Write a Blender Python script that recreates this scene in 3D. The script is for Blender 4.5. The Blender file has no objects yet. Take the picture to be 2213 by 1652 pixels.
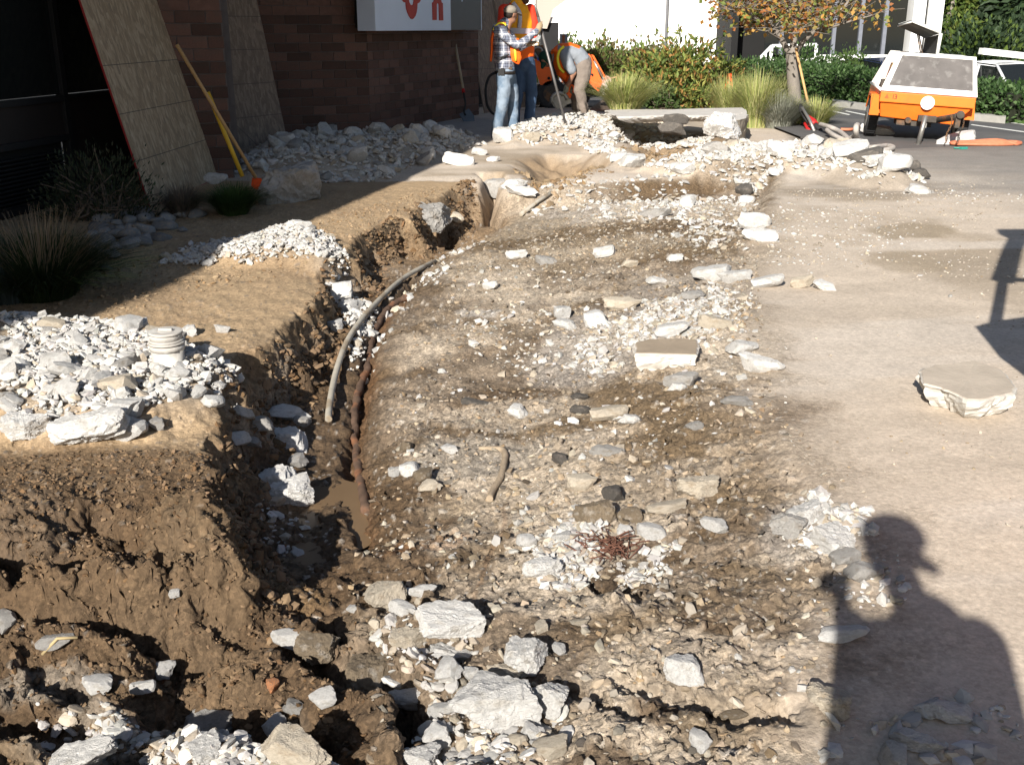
import bpy, bmesh, math, random
import numpy as np
from mathutils import Vector, Matrix, Euler, noise as mnoise

random.seed(7)
RNG = np.random.default_rng(7)
PI = math.pi
sc = bpy.context.scene
COL = sc.collection

# ---------------------------------------------------------------- camera, sky, sun, exposure
CAMH = 1.5
FPX = 1053.0
PITCH = math.atan(355 / FPX)
cam_d = bpy.data.cameras.new('camera')
cam = bpy.data.objects.new('camera', cam_d)
COL.objects.link(cam)
cam.location = (0, 0, CAMH)
cam.rotation_euler = (PI / 2 - PITCH, 0, 0)
cam_d.sensor_width = 36.0
cam_d.lens = 36.0 * FPX / 1024.0
cam_d.clip_start = 0.05
cam_d.clip_end = 1500
sc.camera = cam

SUN_EL = math.radians(28.0)
SUN_AZ = math.radians(18.8)            # direction the light travels, right of +Y
SX, SY = math.sin(SUN_AZ), math.cos(SUN_AZ)
world = bpy.data.worlds.new('World')
sc.world = world
world.use_nodes = True
wn = world.node_tree
wn.nodes.clear()
sky = wn.nodes.new('ShaderNodeTexSky')
sky.sky_type = 'NISHITA'
sky.sun_disc = False
sky.sun_elevation = SUN_EL
sky.sun_rotation = SUN_AZ + PI        # the sun stands behind the camera, to its left
bg = wn.nodes.new('ShaderNodeBackground')
bg.inputs['Strength'].default_value = 0.052
wo = wn.nodes.new('ShaderNodeOutputWorld')
wn.links.new(sky.outputs[0], bg.inputs[0])
wn.links.new(bg.outputs[0], wo.inputs[0])
sun_d = bpy.data.lights.new('sun', 'SUN')
sun_d.energy = 4.8
sun_d.angle = math.radians(0.55)
sun_d.color = (1.0, 0.95, 0.87)
sun = bpy.data.objects.new('sun', sun_d)
COL.objects.link(sun)
trav = Vector((SX * math.cos(SUN_EL), SY * math.cos(SUN_EL), -math.sin(SUN_EL)))
sun.rotation_euler = trav.to_track_quat('-Z', 'Y').to_euler()
sc.view_settings.view_transform = 'Standard'
sc.view_settings.look = 'None'
sc.view_settings.exposure = 0.94
sc.view_settings.gamma = 1
sc.view_settings.use_curve_mapping = False

# ---------------------------------------------------------------- plan coordinates
# The site plan was surveyed from the photograph at 2213 px width: (px, py) <-> ground metres.
K = 1024 / 2213.0
CP, SP = math.cos(PITCH), math.sin(PITCH)

def ray(px, py):
    u = (px * K - 512) / FPX
    v = (382 - py * K) / FPX
    return (u, CP + v * SP, -SP + v * CP)

def G(px, py, z=0.0):
    r = ray(px, py)
    t = (z - CAMH) / r[2]
    return (r[0] * t, r[1] * t)

def at(px, py, Y):
    r = ray(px, py)
    t = Y / r[1]
    return Vector((r[0] * t, Y, CAMH + r[2] * t))

def plan(x, y, z=0.0):
    dz = z - CAMH
    dep = y * CP - dz * SP
    up = y * SP + dz * CP
    return (512 + FPX * x / dep) / K, (382 - FPX * up / dep) / K

# ---------------------------------------------------------------- noise
def _h(i, j, s):
    n = (i.astype(np.int64) * 374761393 + j.astype(np.int64) * 668265263 + s * 1442695041) & 0xFFFFFFFF
    n = ((n ^ (n >> 13)) * 1274126177) & 0xFFFFFFFF
    n = n ^ (n >> 16)
    return (n & 0xFFFFFF).astype(np.float64) / 0xFFFFFF

def vn(x, y, s=0):
    xi = np.floor(x); yi = np.floor(y)
    fx = x - xi; fy = y - yi
    fx = fx * fx * fx * (fx * (fx * 6 - 15) + 10); fy = fy * fy * fy * (fy * (fy * 6 - 15) + 10)
    a = _h(xi, yi, s); b = _h(xi + 1, yi, s); c = _h(xi, yi + 1, s); d = _h(xi + 1, yi + 1, s)
    return (a + (b - a) * fx) * (1 - fy) + (c + (d - c) * fx) * fy

def fbm(x, y, f, o=4, s=0, g=0.5):
    r = 0; a = 1; t = 0
    ca, sa = math.cos(0.6), math.sin(0.6)
    for k in range(o):
        r = r + a * (vn(x * f, y * f, s + k * 17) * 2 - 1); t += a
        x, y = x * ca - y * sa + 3.1, x * sa + y * ca + 1.7
        f *= 2.03; a *= g
    return r / t

def domes(x, y, cell, dens, rmin, rmax, s):
    """pebbles and clods: height of rounded lumps scattered one per cell, plus an id"""
    gx = x / cell; gy = y / cell
    xi = np.floor(gx); yi = np.floor(gy)
    hh = np.zeros_like(x); idn = np.zeros_like(x)
    for di in (-1, 0, 1):
        for dj in (-1, 0, 1):
            a = xi + di; b = yi + dj
            px = a + _h(a, b, s) ; py = b + _h(a, b, s + 1)
            rr = rmin + (rmax - rmin) * _h(a, b, s + 2) ** 2
            el = 0.65 + 0.35 * _h(a, b, s + 4)
            th = _h(a, b, s + 5) * 3.14
            dx = gx - px; dy = gy - py
            u = dx * np.cos(th) + dy * np.sin(th); v = (-dx * np.sin(th) + dy * np.cos(th)) / el
            q = 1 - (u * u + v * v) / (rr * rr)
            on = (_h(a, b, s + 3) < dens) & (q > 0)
            d = np.where(on, np.sqrt(np.maximum(q, 0)) * rr * cell, 0)
            m = d > hh
            hh = np.where(m, d, hh); idn = np.where(m, _h(a, b, s + 6), idn)
    return hh, idn

def ss(a, b, x):
    t = np.clip((x - a) / (b - a), 0, 1)
    return t * t * (3 - 2 * t)

def sdf(poly, x, y):
    """signed distance to a closed polygon, positive inside"""
    d = np.full(x.shape, 1e9); ins = np.zeros(x.shape, bool)
    n = len(poly)
    for i in range(n):
        x0, y0 = poly[i]; x1, y1 = poly[(i + 1) % n]
        ex, ey = x1 - x0, y1 - y0
        t = np.clip(((x - x0) * ex + (y - y0) * ey) / (ex * ex + ey * ey + 1e-12), 0, 1)
        d = np.minimum(d, (x - x0 - t * ex) ** 2 + (y - y0 - t * ey) ** 2)
        c = ((y0 <= y) & (y1 > y)) | ((y1 <= y) & (y0 > y))
        if ey != 0:
            ins ^= c & (x < x0 + (y - y0) * ex / ey)
    d = np.sqrt(d)
    return np.where(ins, d, -d)

def dline(pts, x, y):
    d = np.full(x.shape, 1e9)
    for (x0, y0), (x1, y1) in zip(pts, pts[1:]):
        ex, ey = x1 - x0, y1 - y0
        t = np.clip(((x - x0) * ex + (y - y0) * ey) / (ex * ex + ey * ey + 1e-12), 0, 1)
        d = np.minimum(d, (x - x0 - t * ex) ** 2 + (y - y0 - t * ey) ** 2)
    return np.sqrt(d)

def GP(pts, z=0.0):
    return [G(a, b, z) for a, b in pts]

# ---------------------------------------------------------------- materials
def mat(name, base, rough=0.8, metal=0.0, var=0.12, scale=8.0, bump=0.0, bscale=60.0, attr=None, spec=0.3,
        objvar=0.0, tint2=None, t2scale=3.0, t2lo=0.5, t2hi=0.6, alpha=None, trans=0.0, coat=0.0, stretch=None, bdist=0.01):
    m = bpy.data.materials.new(name)
    m.use_nodes = True
    nt = m.node_tree; N = nt.nodes; L = nt.links
    b = N['Principled BSDF']
    tc = N.new('ShaderNodeTexCoord')
    src = tc.outputs['Object']
    if stretch:
        mp = N.new('ShaderNodeMapping'); mp.inputs['Scale'].default_value = stretch
        L.new(src, mp.inputs[0]); src = mp.outputs[0]
    nz = N.new('ShaderNodeTexNoise'); nz.inputs['Scale'].default_value = scale; nz.inputs['Detail'].default_value = 6
    L.new(src, nz.inputs['Vector'])
    rgb = N.new('ShaderNodeRGB'); rgb.outputs[0].default_value = (*base, 1)
    col = rgb.outputs[0]
    if attr:
        at_ = N.new('ShaderNodeAttribute'); at_.attribute_name = attr
        mx = N.new('ShaderNodeMix'); mx.data_type = 'RGBA'; mx.blend_type = 'MULTIPLY'; mx.inputs[0].default_value = 1
        L.new(col, mx.inputs[6]); L.new(at_.outputs['Color'], mx.inputs[7]); col = mx.outputs[2]
    if tint2:
        n2 = N.new('ShaderNodeTexNoise'); n2.inputs['Scale'].default_value = t2scale; n2.inputs['Detail'].default_value = 5
        L.new(src, n2.inputs['Vector'])
        mr = N.new('ShaderNodeMapRange'); mr.inputs[1].default_value = t2lo; mr.inputs[2].default_value = t2hi
        L.new(n2.outputs[0], mr.inputs[0])
        mx = N.new('ShaderNodeMix'); mx.data_type = 'RGBA'
        L.new(mr.outputs[0], mx.inputs[0]); L.new(col, mx.inputs[6]); mx.inputs[7].default_value = (*tint2, 1); col = mx.outputs[2]
    mr = N.new('ShaderNodeMapRange'); mr.inputs[1].default_value = 0.25; mr.inputs[2].default_value = 0.75
    mr.inputs[3].default_value = 1 - var; mr.inputs[4].default_value = 1 + var
    L.new(nz.outputs[0], mr.inputs[0])
    val = mr.outputs[0]
    if objvar:
        oi = N.new('ShaderNodeObjectInfo')
        m2 = N.new('ShaderNodeMapRange'); m2.inputs[3].default_value = 1 - objvar; m2.inputs[4].default_value = 1 + objvar * 0.6
        L.new(oi.outputs['Random'], m2.inputs[0])
        mm = N.new('ShaderNodeMath'); mm.operation = 'MULTIPLY'; L.new(val, mm.inputs[0]); L.new(m2.outputs[0], mm.inputs[1]); val = mm.outputs[0]
    vm = N.new('ShaderNodeVectorMath'); vm.operation = 'SCALE'
    L.new(col, vm.inputs[0]); L.new(val, vm.inputs['Scale'])
    L.new(vm.outputs[0], b.inputs['Base Color'])
    b.inputs['Roughness'].default_value = rough
    b.inputs['Metallic'].default_value = metal
    b.inputs['Specular IOR Level'].default_value = spec
    if coat: b.inputs['Coat Weight'].default_value = coat
    if trans: b.inputs['Transmission Weight'].default_value = trans
    if bump:
        bn = N.new('ShaderNodeTexNoise'); bn.inputs['Scale'].default_value = bscale; bn.inputs['Detail'].default_value = 8; bn.inputs['Roughness'].default_value = 0.65
        L.new(src, bn.inputs['Vector'])
        bp = N.new('ShaderNodeBump'); bp.inputs['Strength'].default_value = bump; bp.inputs['Distance'].default_value = bdist
        L.new(bn.outputs[0], bp.inputs['Height']); L.new(bp.outputs[0], b.inputs['Normal'])
    return m

# ---------------------------------------------------------------- object helpers
def mesh_np(name, V, F, smooth=False, tint=None, nper=None):
    """mesh from numpy arrays; F is (n,3) or (n,4)"""
    V = np.asarray(V, np.float32); F = np.asarray(F, np.int32)
    me = bpy.data.meshes.new(name)
    me.vertices.add(len(V)); me.vertices.foreach_set('co', V.ravel())
    k = F.shape[1]
    me.loops.add(F.size); me.loops.foreach_set('vertex_index', F.ravel())
    me.polygons.add(len(F)); me.polygons.foreach_set('loop_start', np.arange(0, F.size, k, dtype=np.int32))
    me.update(calc_edges=True)
    me.polygons.foreach_set('use_smooth', np.full(len(F), smooth, bool))
    if tint is not None:
        tint = np.asarray(tint, np.float32)
        ca = me.color_attributes.new('tint', 'FLOAT_COLOR', 'POINT')
        a = np.ones((len(V), 4), np.float32); a[:, :3] = tint if tint.ndim == 2 else tint[:, None]
        ca.data.foreach_set('color', a.ravel())
    me.validate()
    return me

def obj(name, me, m=None, parent=None, loc=None, rot=None, scale=None):
    if isinstance(me, bmesh.types.BMesh):
        b = me; me = bpy.data.meshes.new(name); b.to_mesh(me); b.free()
    o = bpy.data.objects.new(name, me)
    COL.objects.link(o)
    if m is not None and me is not None and not me.materials: me.materials.append(m)
    if parent is not None: o.parent = parent
    if loc is not None: o.location = loc
    if rot is not None: o.rotation_euler = rot
    if scale is not None: o.scale = scale if hasattr(scale, '__len__') else (scale,) * 3
    return o

def tag(o, label=None, cat=None, group=None, kind=None):
    if label: o['label'] = label
    if cat: o['category'] = cat
    if group: o['group'] = group
    if kind: o['kind'] = kind
    return o

def empty(name, loc, label=None, cat=None, group=None, rz=0.0):
    o = bpy.data.objects.new(name, None)
    COL.objects.link(o); o.location = loc; o.rotation_euler = (0, 0, rz); o.empty_display_size = 0.1
    return tag(o, label, cat, group)

def bx(bm, c, s, rot=None, bev=0.0):
    """box with centre c and size s, optional rotation matrix"""
    r = bmesh.ops.create_cube(bm, size=1.0)
    vs = r['verts']
    M = Matrix.Translation(Vector(c)) @ (rot.to_4x4() if rot is not None else Matrix.Identity(4)) @ Matrix.Diagonal((*s, 1))
    bmesh.ops.transform(bm, matrix=M, verts=vs)
    if bev:
        es = list({e for v in vs for e in v.link_edges})
        bmesh.ops.bevel(bm, geom=es, offset=bev, segments=2, affect='EDGES', profile=0.6)
    return vs

def nb(): return bmesh.new()

def frame_for(d, up=Vector((0, 0, 1))):
    d = d.normalized()
    if abs(d.dot(up)) > 0.97: up = Vector((0, 1, 0)) if abs(d.y) < 0.9 else Vector((1, 0, 0))
    s = d.cross(up).normalized(); u = s.cross(d).normalized()
    return s, u

def tube(bm, pts, rad, seg=10, cap=True, flat=None, up=Vector((0, 0, 1))):
    """tube along pts; rad scalar or list; flat = list of (rx, ry) overrides"""
    pts = [Vector(p) for p in pts]; n = len(pts); rings = []
    prev = None
    for i, p in enumerate(pts):
        d = (pts[min(i + 1, n - 1)] - pts[max(i - 1, 0)])
        if prev is None: s, u = frame_for(d, up)
        else:
            d = d.normalized(); s = (prev - d * prev.dot(d))
            s = s.normalized() if s.length > 1e-6 else frame_for(d)[0]
            u = s.cross(d).normalized()
        prev = s
        rx, ry = flat[i] if flat else ((rad[i],) * 2 if hasattr(rad, '__len__') else (rad, rad))
        rings.append([bm.verts.new(p + s * rx * math.cos(a) + u * ry * math.sin(a)) for a in (2 * PI * k / seg for k in range(seg))])
    for a, b in zip(rings, rings[1:]):
        for k in range(seg):
            f = bm.faces.new((a[k], a[(k + 1) % seg], b[(k + 1) % seg], b[k])); f.smooth = True
    if cap:
        bm.faces.new(rings[0][::-1]); bm.faces.new(rings[-1])
    return rings

def prism(bm, poly, h, M=None):
    """extruded polygon: poly in XY, thickness h along +Z, transformed by M"""
    a = [bm.verts.new((x, y, 0)) for x, y in poly]; b = [bm.verts.new((x, y, h)) for x, y in poly]
    bm.faces.new(a[::-1]); bm.faces.new(b)
    n = len(poly)
    for i in range(n): bm.faces.new((a[i], a[(i + 1) % n], b[(i + 1) % n], b[i]))
    if M is not None: bmesh.ops.transform(bm, matrix=M, verts=a + b)
    return a + b

def cat_rom(pts, n=6):
    pts = [Vector(p) for p in pts]; out = []
    for i in range(len(pts) - 1):
        p0 = pts[max(i - 1, 0)]; p1 = pts[i]; p2 = pts[i + 1]; p3 = pts[min(i + 2, len(pts) - 1)]
        for k in range(n):
            t = k / n
            out.append(0.5 * ((2 * p1) + (p2 - p0) * t + (2 * p0 - 5 * p1 + 4 * p2 - p3) * t * t + (3 * p1 - p0 - 3 * p2 + p3) * t ** 3))
    out.append(pts[-1]); return out
# ---------------------------------------------------------------- terrain
LIP = [(1010, 388), (985, 420), (940, 432), (905, 450), (912, 478), (860, 470), (818, 492), (780, 520), (800, 560),
       (742, 575), (712, 590), (722, 640), (688, 660), (650, 690), (628, 720), (612, 742), (568, 752), (552, 790), (556, 830),
       (500, 848), (486, 880), (500, 930), (484, 985), (500, 1040), (490, 1085), (520, 1120), (545, 1165), (572, 1188)]
RIGHT = [(1060, 400), (1075, 440), (1010, 470), (975, 500), (920, 545), (862, 610), (815, 660), (800, 720), (790, 800), (770, 900),
         (770, 1000), (790, 1100), (770, 1150), (700, 1200), (660, 1210)]
A_ = GP(LIP)
POLY_L = [(-30, A_[0][1] + 0.1)] + A_ + [(A_[-1][0] - 0.05, A_[-1][1] - 0.12), (-30, A_[-1][1] - 0.3)]
B_ = GP(RIGHT, -0.08)
POLY_R = [(40, B_[0][1] + 0.4), (B_[0][0], B_[0][1] + 0.35)] + B_ + [(B_[-1][0], -5), (40, -5)]
TRENCH_END_F = (A_[0][0] + B_[0][0]) / 2, (A_[0][1] + B_[0][1]) / 2
EXC = GP([(1694, 362), (1688, 400), (1668, 450), (1655, 500), (1648, 560), (1625, 640), (1640, 720), (1690, 800), (1670, 880), (1720, 950),
          (1760, 1030), (1850, 1110), (1900, 1200), (1830, 1270), (1800, 1350), (1765, 1450), (1745, 1552), (1700, 1760), (1600, 2100)]) + [(-6, 0.2), (-6, 9.0), (-2.0, 10.2)] + \
      GP([(1010, 400), (1250, 395), (1500, 380)])
# rubble heaps: (outline, height, softness)
HEAPS = [
    (GP([(-300, 720), (0, 700), (130, 706), (330, 728), (470, 760), (520, 790), (560, 840), (500, 870), (470, 905), (300, 945), (110, 965), (0, 945), (-300, 960)]), 0.10, 0.22),
    (GP([(440, 560), (560, 505), (650, 490), (720, 520), (770, 575), (800, 600), (700, 590), (620, 575), (520, 578)]), 0.10, 0.25),
    (GP([(480, 370), (560, 315), (700, 300), (860, 305), (1000, 290), (1050, 315), (900, 355), (700, 390), (560, 385)]), 0.16, 0.5),
    (GP([(1070, 290), (1180, 262), (1300, 258), (1380, 275), (1330, 300), (1200, 312), (1090, 320)]), 0.14, 0.35),
    (GP([(1240, 305), (1320, 320), (1365, 355), (1345, 370), (1290, 345)]), 0.10, 0.25),
    (GP([(1360, 372), (1480, 345), (1620, 318), (1760, 300), (1800, 330), (1960, 352), (2010, 400), (1900, 405), (1700, 372), (1640, 392), (1500, 382)]), 0.15, 0.35),
]
HEAPS.append((GP([(1316, 247), (1600, 243), (1622, 232), (1600, 224), (1330, 228)], .2), .20, .14))
PITS = [  # outline, depth, left-edge softness
    (GP([(1110, 362), (1180, 350), (1290, 356), (1330, 368), (1260, 395), (1180, 412), (1140, 410), (1110, 385)], -0.1), 0.27, 0.5),
    (GP([(1340, 318), (1420, 306), (1520, 318), (1480, 345), (1400, 362), (1372, 352)], -0.1), 0.22, 0.6),
    (GP([(1040, 392), (1085, 390), (1082, 420), (1062, 440), (1045, 430)], -0.1), 0.32, 0.12),
    (GP([(930, 450), (975, 440), (972, 480), (940, 486)], -0.1), 0.30, 0.12),
    (GP([(1330, 262), (1600, 262), (1610, 300), (1340, 290)], .1), 0.22, 0.25),
]
# furrows and ridges pressed by the digger's tracks: (points, depth, width)
FUR = [
    ([(121, 1170), (160, 1190)], .10, .045), ([(194, 1158), (250, 1168), (297, 1190)], .10, .05), ([(215, 1232), (300, 1262), (372, 1288)], .13, .055),
    ([(395, 1296), (443, 1300)], .12, .06), ([(220, 1305), (293, 1322)], .08, .045), ([(330, 1325), (432, 1374)], .11, .05),
    ([(278, 1385), (348, 1404), (422, 1424)], .16, .08), ([(348, 1440), (450, 1450)], .16, .09), ([(700, 1215), (745, 1235)], .20, .055),
    ([(672, 1300), (720, 1320), (760, 1355)], .22, .075), ([(18, 1160), (45, 1194)], .10, .045), ([(95, 1224), (135, 1242)], .08, .04),
    ([(106, 1358), (165, 1382)], .09, .045), ([(0, 1450), (70, 1462), (131, 1470)], .10, .05), ([(134, 1500), (200, 1512), (266, 1535)], .13, .06),
    ([(600, 1462), (650, 1490)], .15, .05), ([(312, 1545), (370, 1560), (420, 1600)], .14, .06), ([(300, 1270), (370, 1330)], .05, .03),
    ([(345, 1165), (375, 1190)], .12, .045), ([(440, 1240), (520, 1262)], .05, .03), ([(50, 1580), (60, 1650)], .10, .05),
    ([(848, 1380), (858, 1440), (850, 1500), (842, 1525)], .20, .028), ([(500, 1480), (600, 1510), (680, 1530)], .07, .05), ([(230, 1640), (280, 1700)], .08, .04),
    ([(560, 1275), (640, 1290)], .05, .04), ([(200, 1100), (330, 1150)], .06, .035), ([(380, 1075), (450, 1100)], .06, .04),
    ([(1270, 1160), (1310, 1210), (1350, 1250)], .05, .02), ([(900, 1290), (1010, 1320)], .05, .04), ([(1380, 1420), (1500, 1500), (1700, 1540)], .05, .05),
    ([(1270, 1440), (1330, 1490), (1450, 1520)], .04, .04),
]
# the groove the pipes lie in
GROOVE1 = [(912, 590), (850, 640), (812, 680), (792, 730), (776, 790), (760, 870), (748, 930), (748, 1000), (765, 1060), (786, 1110)]
PIPE_R = [(876, 640), (835, 672), (806, 722), (797, 780), (780, 830), (768, 880), (766, 930), (772, 990), (780, 1040), (792, 1105)]
PIPE_G = [(944, 562), (888, 590), (850, 618), (812, 655), (778, 694), (750, 738), (730, 790), (718, 840), (711, 885), (710, 905)]

BOXC = GP([(1180, 460)], 0)[0]

CACHE = {}

def H(x, y, fine=True):
    x = np.asarray(x, float); y = np.asarray(y, float)
    wx = x + 0.06 * fbm(x, y, 3.0, 3, 11) + 0.030 * ss(8, 5, y) * fbm(x, y, 13, 3, 12)
    wy = y + 0.07 * fbm(x, y, 2.5, 3, 21) + 0.025 * fbm(x, y, 12, 2, 22)
    h = 0.02 * fbm(x, y, 0.5, 3, 5) * ss(14, 6, y)
    sdE = sdf(EXC, wx, wy)
    exc = ss(-0.04, 0.16, sdE)
    leftb = ss(-0.02, 0.10, sdf(POLY_L, wx, wy))           # 1 on the left bank
    far_e = ss(7.5, 9.5, y)
    ramp = ss(-0.1, 1.5, sdE) * (1 - far_e) + ss(-.03, .25, sdE) * far_e
    h = h + exc * (1 - leftb) * (-0.015 - 0.125 * ramp + 0.022 * fbm(x, y, 0.9, 3, 31) + 0.022 * fbm(x, y, 3.5, 4, 32))
    # trench
    dl = -sdf(POLY_L, wx, wy); dr = -sdf(POLY_R, wx, wy)
    rag = 0.035 * fbm(x, y, 9, 3, 44)
    steep = .75 * ss(-0.015, 0.10, dl + rag) + .25 * ss(.0, .30, dl); slope = .50 * ss(-1.7, .0, dr) + .50 * ss(-.30, .20, dr); slope = slope * ss(2.74, 2.93, wy + 0.12 * (x + .8)) * ss(11.4, 10.2, wy)
    depth = (0.32 - 0.14 * ss(4.6, 6.6, y)) * (.55 + .45 * ss(2.95, 3.65, wy))
    base_r = 0.14 * exc * (1 - leftb) * ss(-.1, 1.5, sdE) * (1 - far_e)
    h = h - (depth - base_r) * steep * slope
    edge = np.exp(-((dl - .03) / .10) ** 2) * slope
    h = h + edge * (.045 * fbm(x, y, 17, 3, 46, .6) + .035 * fbm(x, y, 7, 2, 47))
    # soft shoulder of the left bank
    h = h - 0.06 * np.exp(-np.abs(np.minimum(dl, 0)) / 0.10) * slope * (0.6 + 0.6 * vn(x * 5, y * 5, 3))
    for P, d, w in PITS:
        sp_ = ss(-0.05, w, sdf(P, wx + .12 * fbm(x, y, 1.8, 3, 55), wy + .2 * fbm(x, y, 1.5, 3, 56)))
        h = h - d * sp_ * (1 + .5 * fbm(x, y, 3.5, 4, 57, .6)) + .05 * sp_ * fbm(x, y, 9, 3, 58)
    for P, d, w in HEAPS:
        s_ = ss(-0.08, w, sdf(P, wx, wy))
        h = h + d * s_ * (0.75 + 0.5 * vn(x * 2.2, y * 2.2, 51))
    # muddy bank in front: hummocky
    mud = ss(3.45, 3.0, y) * ss(0.25, -0.35, x + 0.12 * (y - 2))
    h = h + mud * (0.07 * fbm(x, y, 3.0, 4, 61) - 0.02)
    ridge = 1 - np.abs(fbm(x + 0.3 * y, y, 4.0, 3, 64))
    h = h + mud * 0.05 * (ridge ** 3 - 0.5)
    sel = y < 3.7
    if sel.any():
        ax, ay = wx[sel], wy[sel]; add = np.zeros_like(ax)
        for P, d, w in FUR:
            pts = GP(P)
            mx_ = sum(p[0] for p in pts) / len(pts); my_ = sum(p[1] for p in pts) / len(pts)
            s2 = (ax - mx_) ** 2 + (ay - my_) ** 2 < 0.36
            bx_, by_ = ax[s2], ay[s2]
            if not len(bx_): continue
            p2 = [(a - SX * 0.10, b - SY * 0.10) for a, b in pts]
            add[s2] += -d * np.exp(-(dline(pts, bx_, by_) / w) ** 2 * 0.8) + 0.35 * d * np.exp(-(dline(p2, bx_, by_) / (w * 1.1)) ** 2)
        h[sel] = h[sel] + add
    # pipe grooves
    g1 = dline(GP(GROOVE1, -0.2), x, y)
    h = h - 0.05 * np.exp(-(g1 / 0.028) ** 2)
    g2 = dline(GP(PIPE_R, -0.2), x, y)
    h = h - 0.045 * np.exp(-(g2 / 0.045) ** 2)
    # broad mounds in the dug area
    for px, py, r, a in ((1300, 500, .9, .08), (1450, 440, .9, .06), (1190, 740, .5, -.03), (1500, 700, .5, .03), (1230, 1110, .20, .045),
                          (1300, 1180, .10, -.03), (420, 1115, .12, .07), (460, 1170, .12, .08), (60, 1090, .15, .05)):
        cx, cy = G(px, py)
        h = h + a * np.exp(-(((x - cx) / r) ** 2 + ((y - cy) / (r * 1.3)) ** 2))
    if fine:
        rough = np.clip(exc + 0.0, 0, 1)
        onpave = 1 - exc
        tan = leftb * (1 - mud)
        h = h + (0.020 * rough * (1 - 0.7 * tan) + 0.006 * tan + 0.0015 * onpave) * fbm(x, y, 11, 4, 71, 0.6) + .010 * rough * (1 - tan) * fbm(x, y, 26, 3, 75, .6)
        h = h + mud * 0.018 * fbm(x, y, 22, 4, 73, 0.65)
        d1, id1 = domes(x, y, 0.05, 0.55, 0.15, 0.42, 81)
        d2, id2 = domes(x, y, 0.022, 0.6, 0.2, 0.5, 91)
        if len(x) > 10000: CACHE['d'] = (d1, id1, d2, id2)
        h = h + (d1 * 0.75 + d2 * 0.7) * np.clip(rough * (1 - 0.75 * tan) + 0.25 * tan + 0.6 * mud * leftb, 0, 1) * ss(0.25, 0.6, vn(x * 1.6, y * 1.6, 95) + 0.35 * mud + .1)
        h = h + d2 * 0.15 * onpave * ss(0.45, 0.7, vn(x * 0.9, y * 0.9, 97))
    # asphalt takes over far away on the right, and the sheet dives under it at its rim
    out = ss(13.3, 14.6, y - 0.35 * (x - 4)) * ss(2.0, 3.2, x)
    rim = np.maximum(ss(21.0, 22.5, y), out)
    h = h * (1 - rim) - 0.05 * rim
    return h

def H1(x, y, fine=True):
    return float(H(np.array([x]), np.array([y]), fine)[0])

def onT(px, py):
    """where the plan ray meets the terrain"""
    r = ray(px, py)
    if r[2] > -0.02: t0, t1 = 5, 25
    else:
        t0 = (0.25 - CAMH) / r[2]; t1 = (-0.75 - CAMH) / r[2]
    t = np.linspace(t0, t1, 220)
    z = CAMH + r[2] * t; hh = H(r[0] * t, r[1] * t, False)
    k = np.argmax(z < hh)
    return Vector((r[0] * t[k], r[1] * t[k], hh[k]))

# grid: fan of lines, denser near the viewer
rows = [1.15]
while rows[-1] < 7.0: rows.append(rows[-1] + 1.25 * (rows[-1] ** 2 + 2.25) / 1580)
while rows[-1] < 22.6: rows.append(rows[-1] + min(0.032 * (1 + (rows[-1] - 7) * .05), 0.06))
rows = np.array([0.3, 0.5, .7, .9, 1.05] + rows)
us = np.concatenate([np.linspace(-0.95, -0.60, 40)[:-1], np.linspace(-0.60, 0.60, 820), np.linspace(0.60, 0.95, 40)[1:]])
YY, UU = np.meshgrid(rows, us, indexing='ij')
XX = UU * (YY + 0.45)
NR, NC = XX.shape
ZZ = H(XX.ravel(), YY.ravel()).reshape(NR, NC)
fx = XX.ravel(); fy = YY.ravel()
ids = np.arange(NR * NC).reshape(NR, NC)
F = np.stack([ids[:-1, :-1], ids[:-1, 1:], ids[1:, 1:], ids[1:, :-1]], -1).reshape(-1, 4)
gy_, gx_ = np.gradient(ZZ); dyr = np.gradient(rows)[:, None]; dxr = np.abs(np.gradient(XX, axis=1))
slp = np.hypot(gy_ / dyr, gx_ / dxr).ravel(); zr_ = ZZ.ravel(); stp = ss(.35, 1.0, slp) * ss(9.5, 7, fy)
jx = stp * (.030 * fbm(fy * 1.0 + fx * .5, zr_, 14, 4, 161, .65) + .020 * fbm(fy, zr_ * 1.3 + fx, 34, 3, 162))
jy = stp * (.030 * fbm(fx + zr_, fy + zr_, 15, 4, 163, .65)); jz = stp * .016 * fbm(fx * 1.3, fy, 40, 3, 164)
me = mesh_np('excavated_ground', np.stack([fx + jx, fy + jy, zr_ + jz], 1), F, smooth=True)

# colours of the soils, laid over the plan
PX, PY = plan(fx, fy)
n1 = fbm(fx, fy, 1.3, 4, 101); n2 = fbm(fx, fy, 6, 4, 102); n3 = fbm(fx, fy, 0.6, 3, 103); n4 = fbm(fx, fy, 30, 3, 104)
wx = fx + 0.10 * fbm(fx, fy, 2.5, 4, 111, .6); wy = fy + 0.14 * fbm(fx, fy, 2.5, 4, 112, .6)
WPX, WPY = plan(wx, wy)
def C(*c): return np.array(c)[None, :]
def blend(a, b, m): m = np.clip(m, 0, 1)[:, None]; return a * (1 - m) + b * m
SOIL = C(.165, .117, .07); MUD = C(.098, .062, .034); DUST = C(.46, .385, .30); PAVE = C(.49, .412, .33); WHITE = C(.52, .49, .455); GREY = C(.30, .26, .212)
RUST = C(.27, .115, .038); ASPH = C(.075, .073, .072); DMUD = C(.075, .05, .03); OLD = C(.30, .24, .17)
c = np.repeat(SOIL, len(fx), 0)
sde_ = sdf(EXC, wx, wy); exm = ss(-0.30, 0.28, sde_ + .22 * n2 + .12 * n1) * ss(10, 8, fy) + ss(-.08, .1, sde_) * ss(8, 10, fy)
lb = ss(-0.03, 0.06, sdf(POLY_L, wx, wy))
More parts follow.
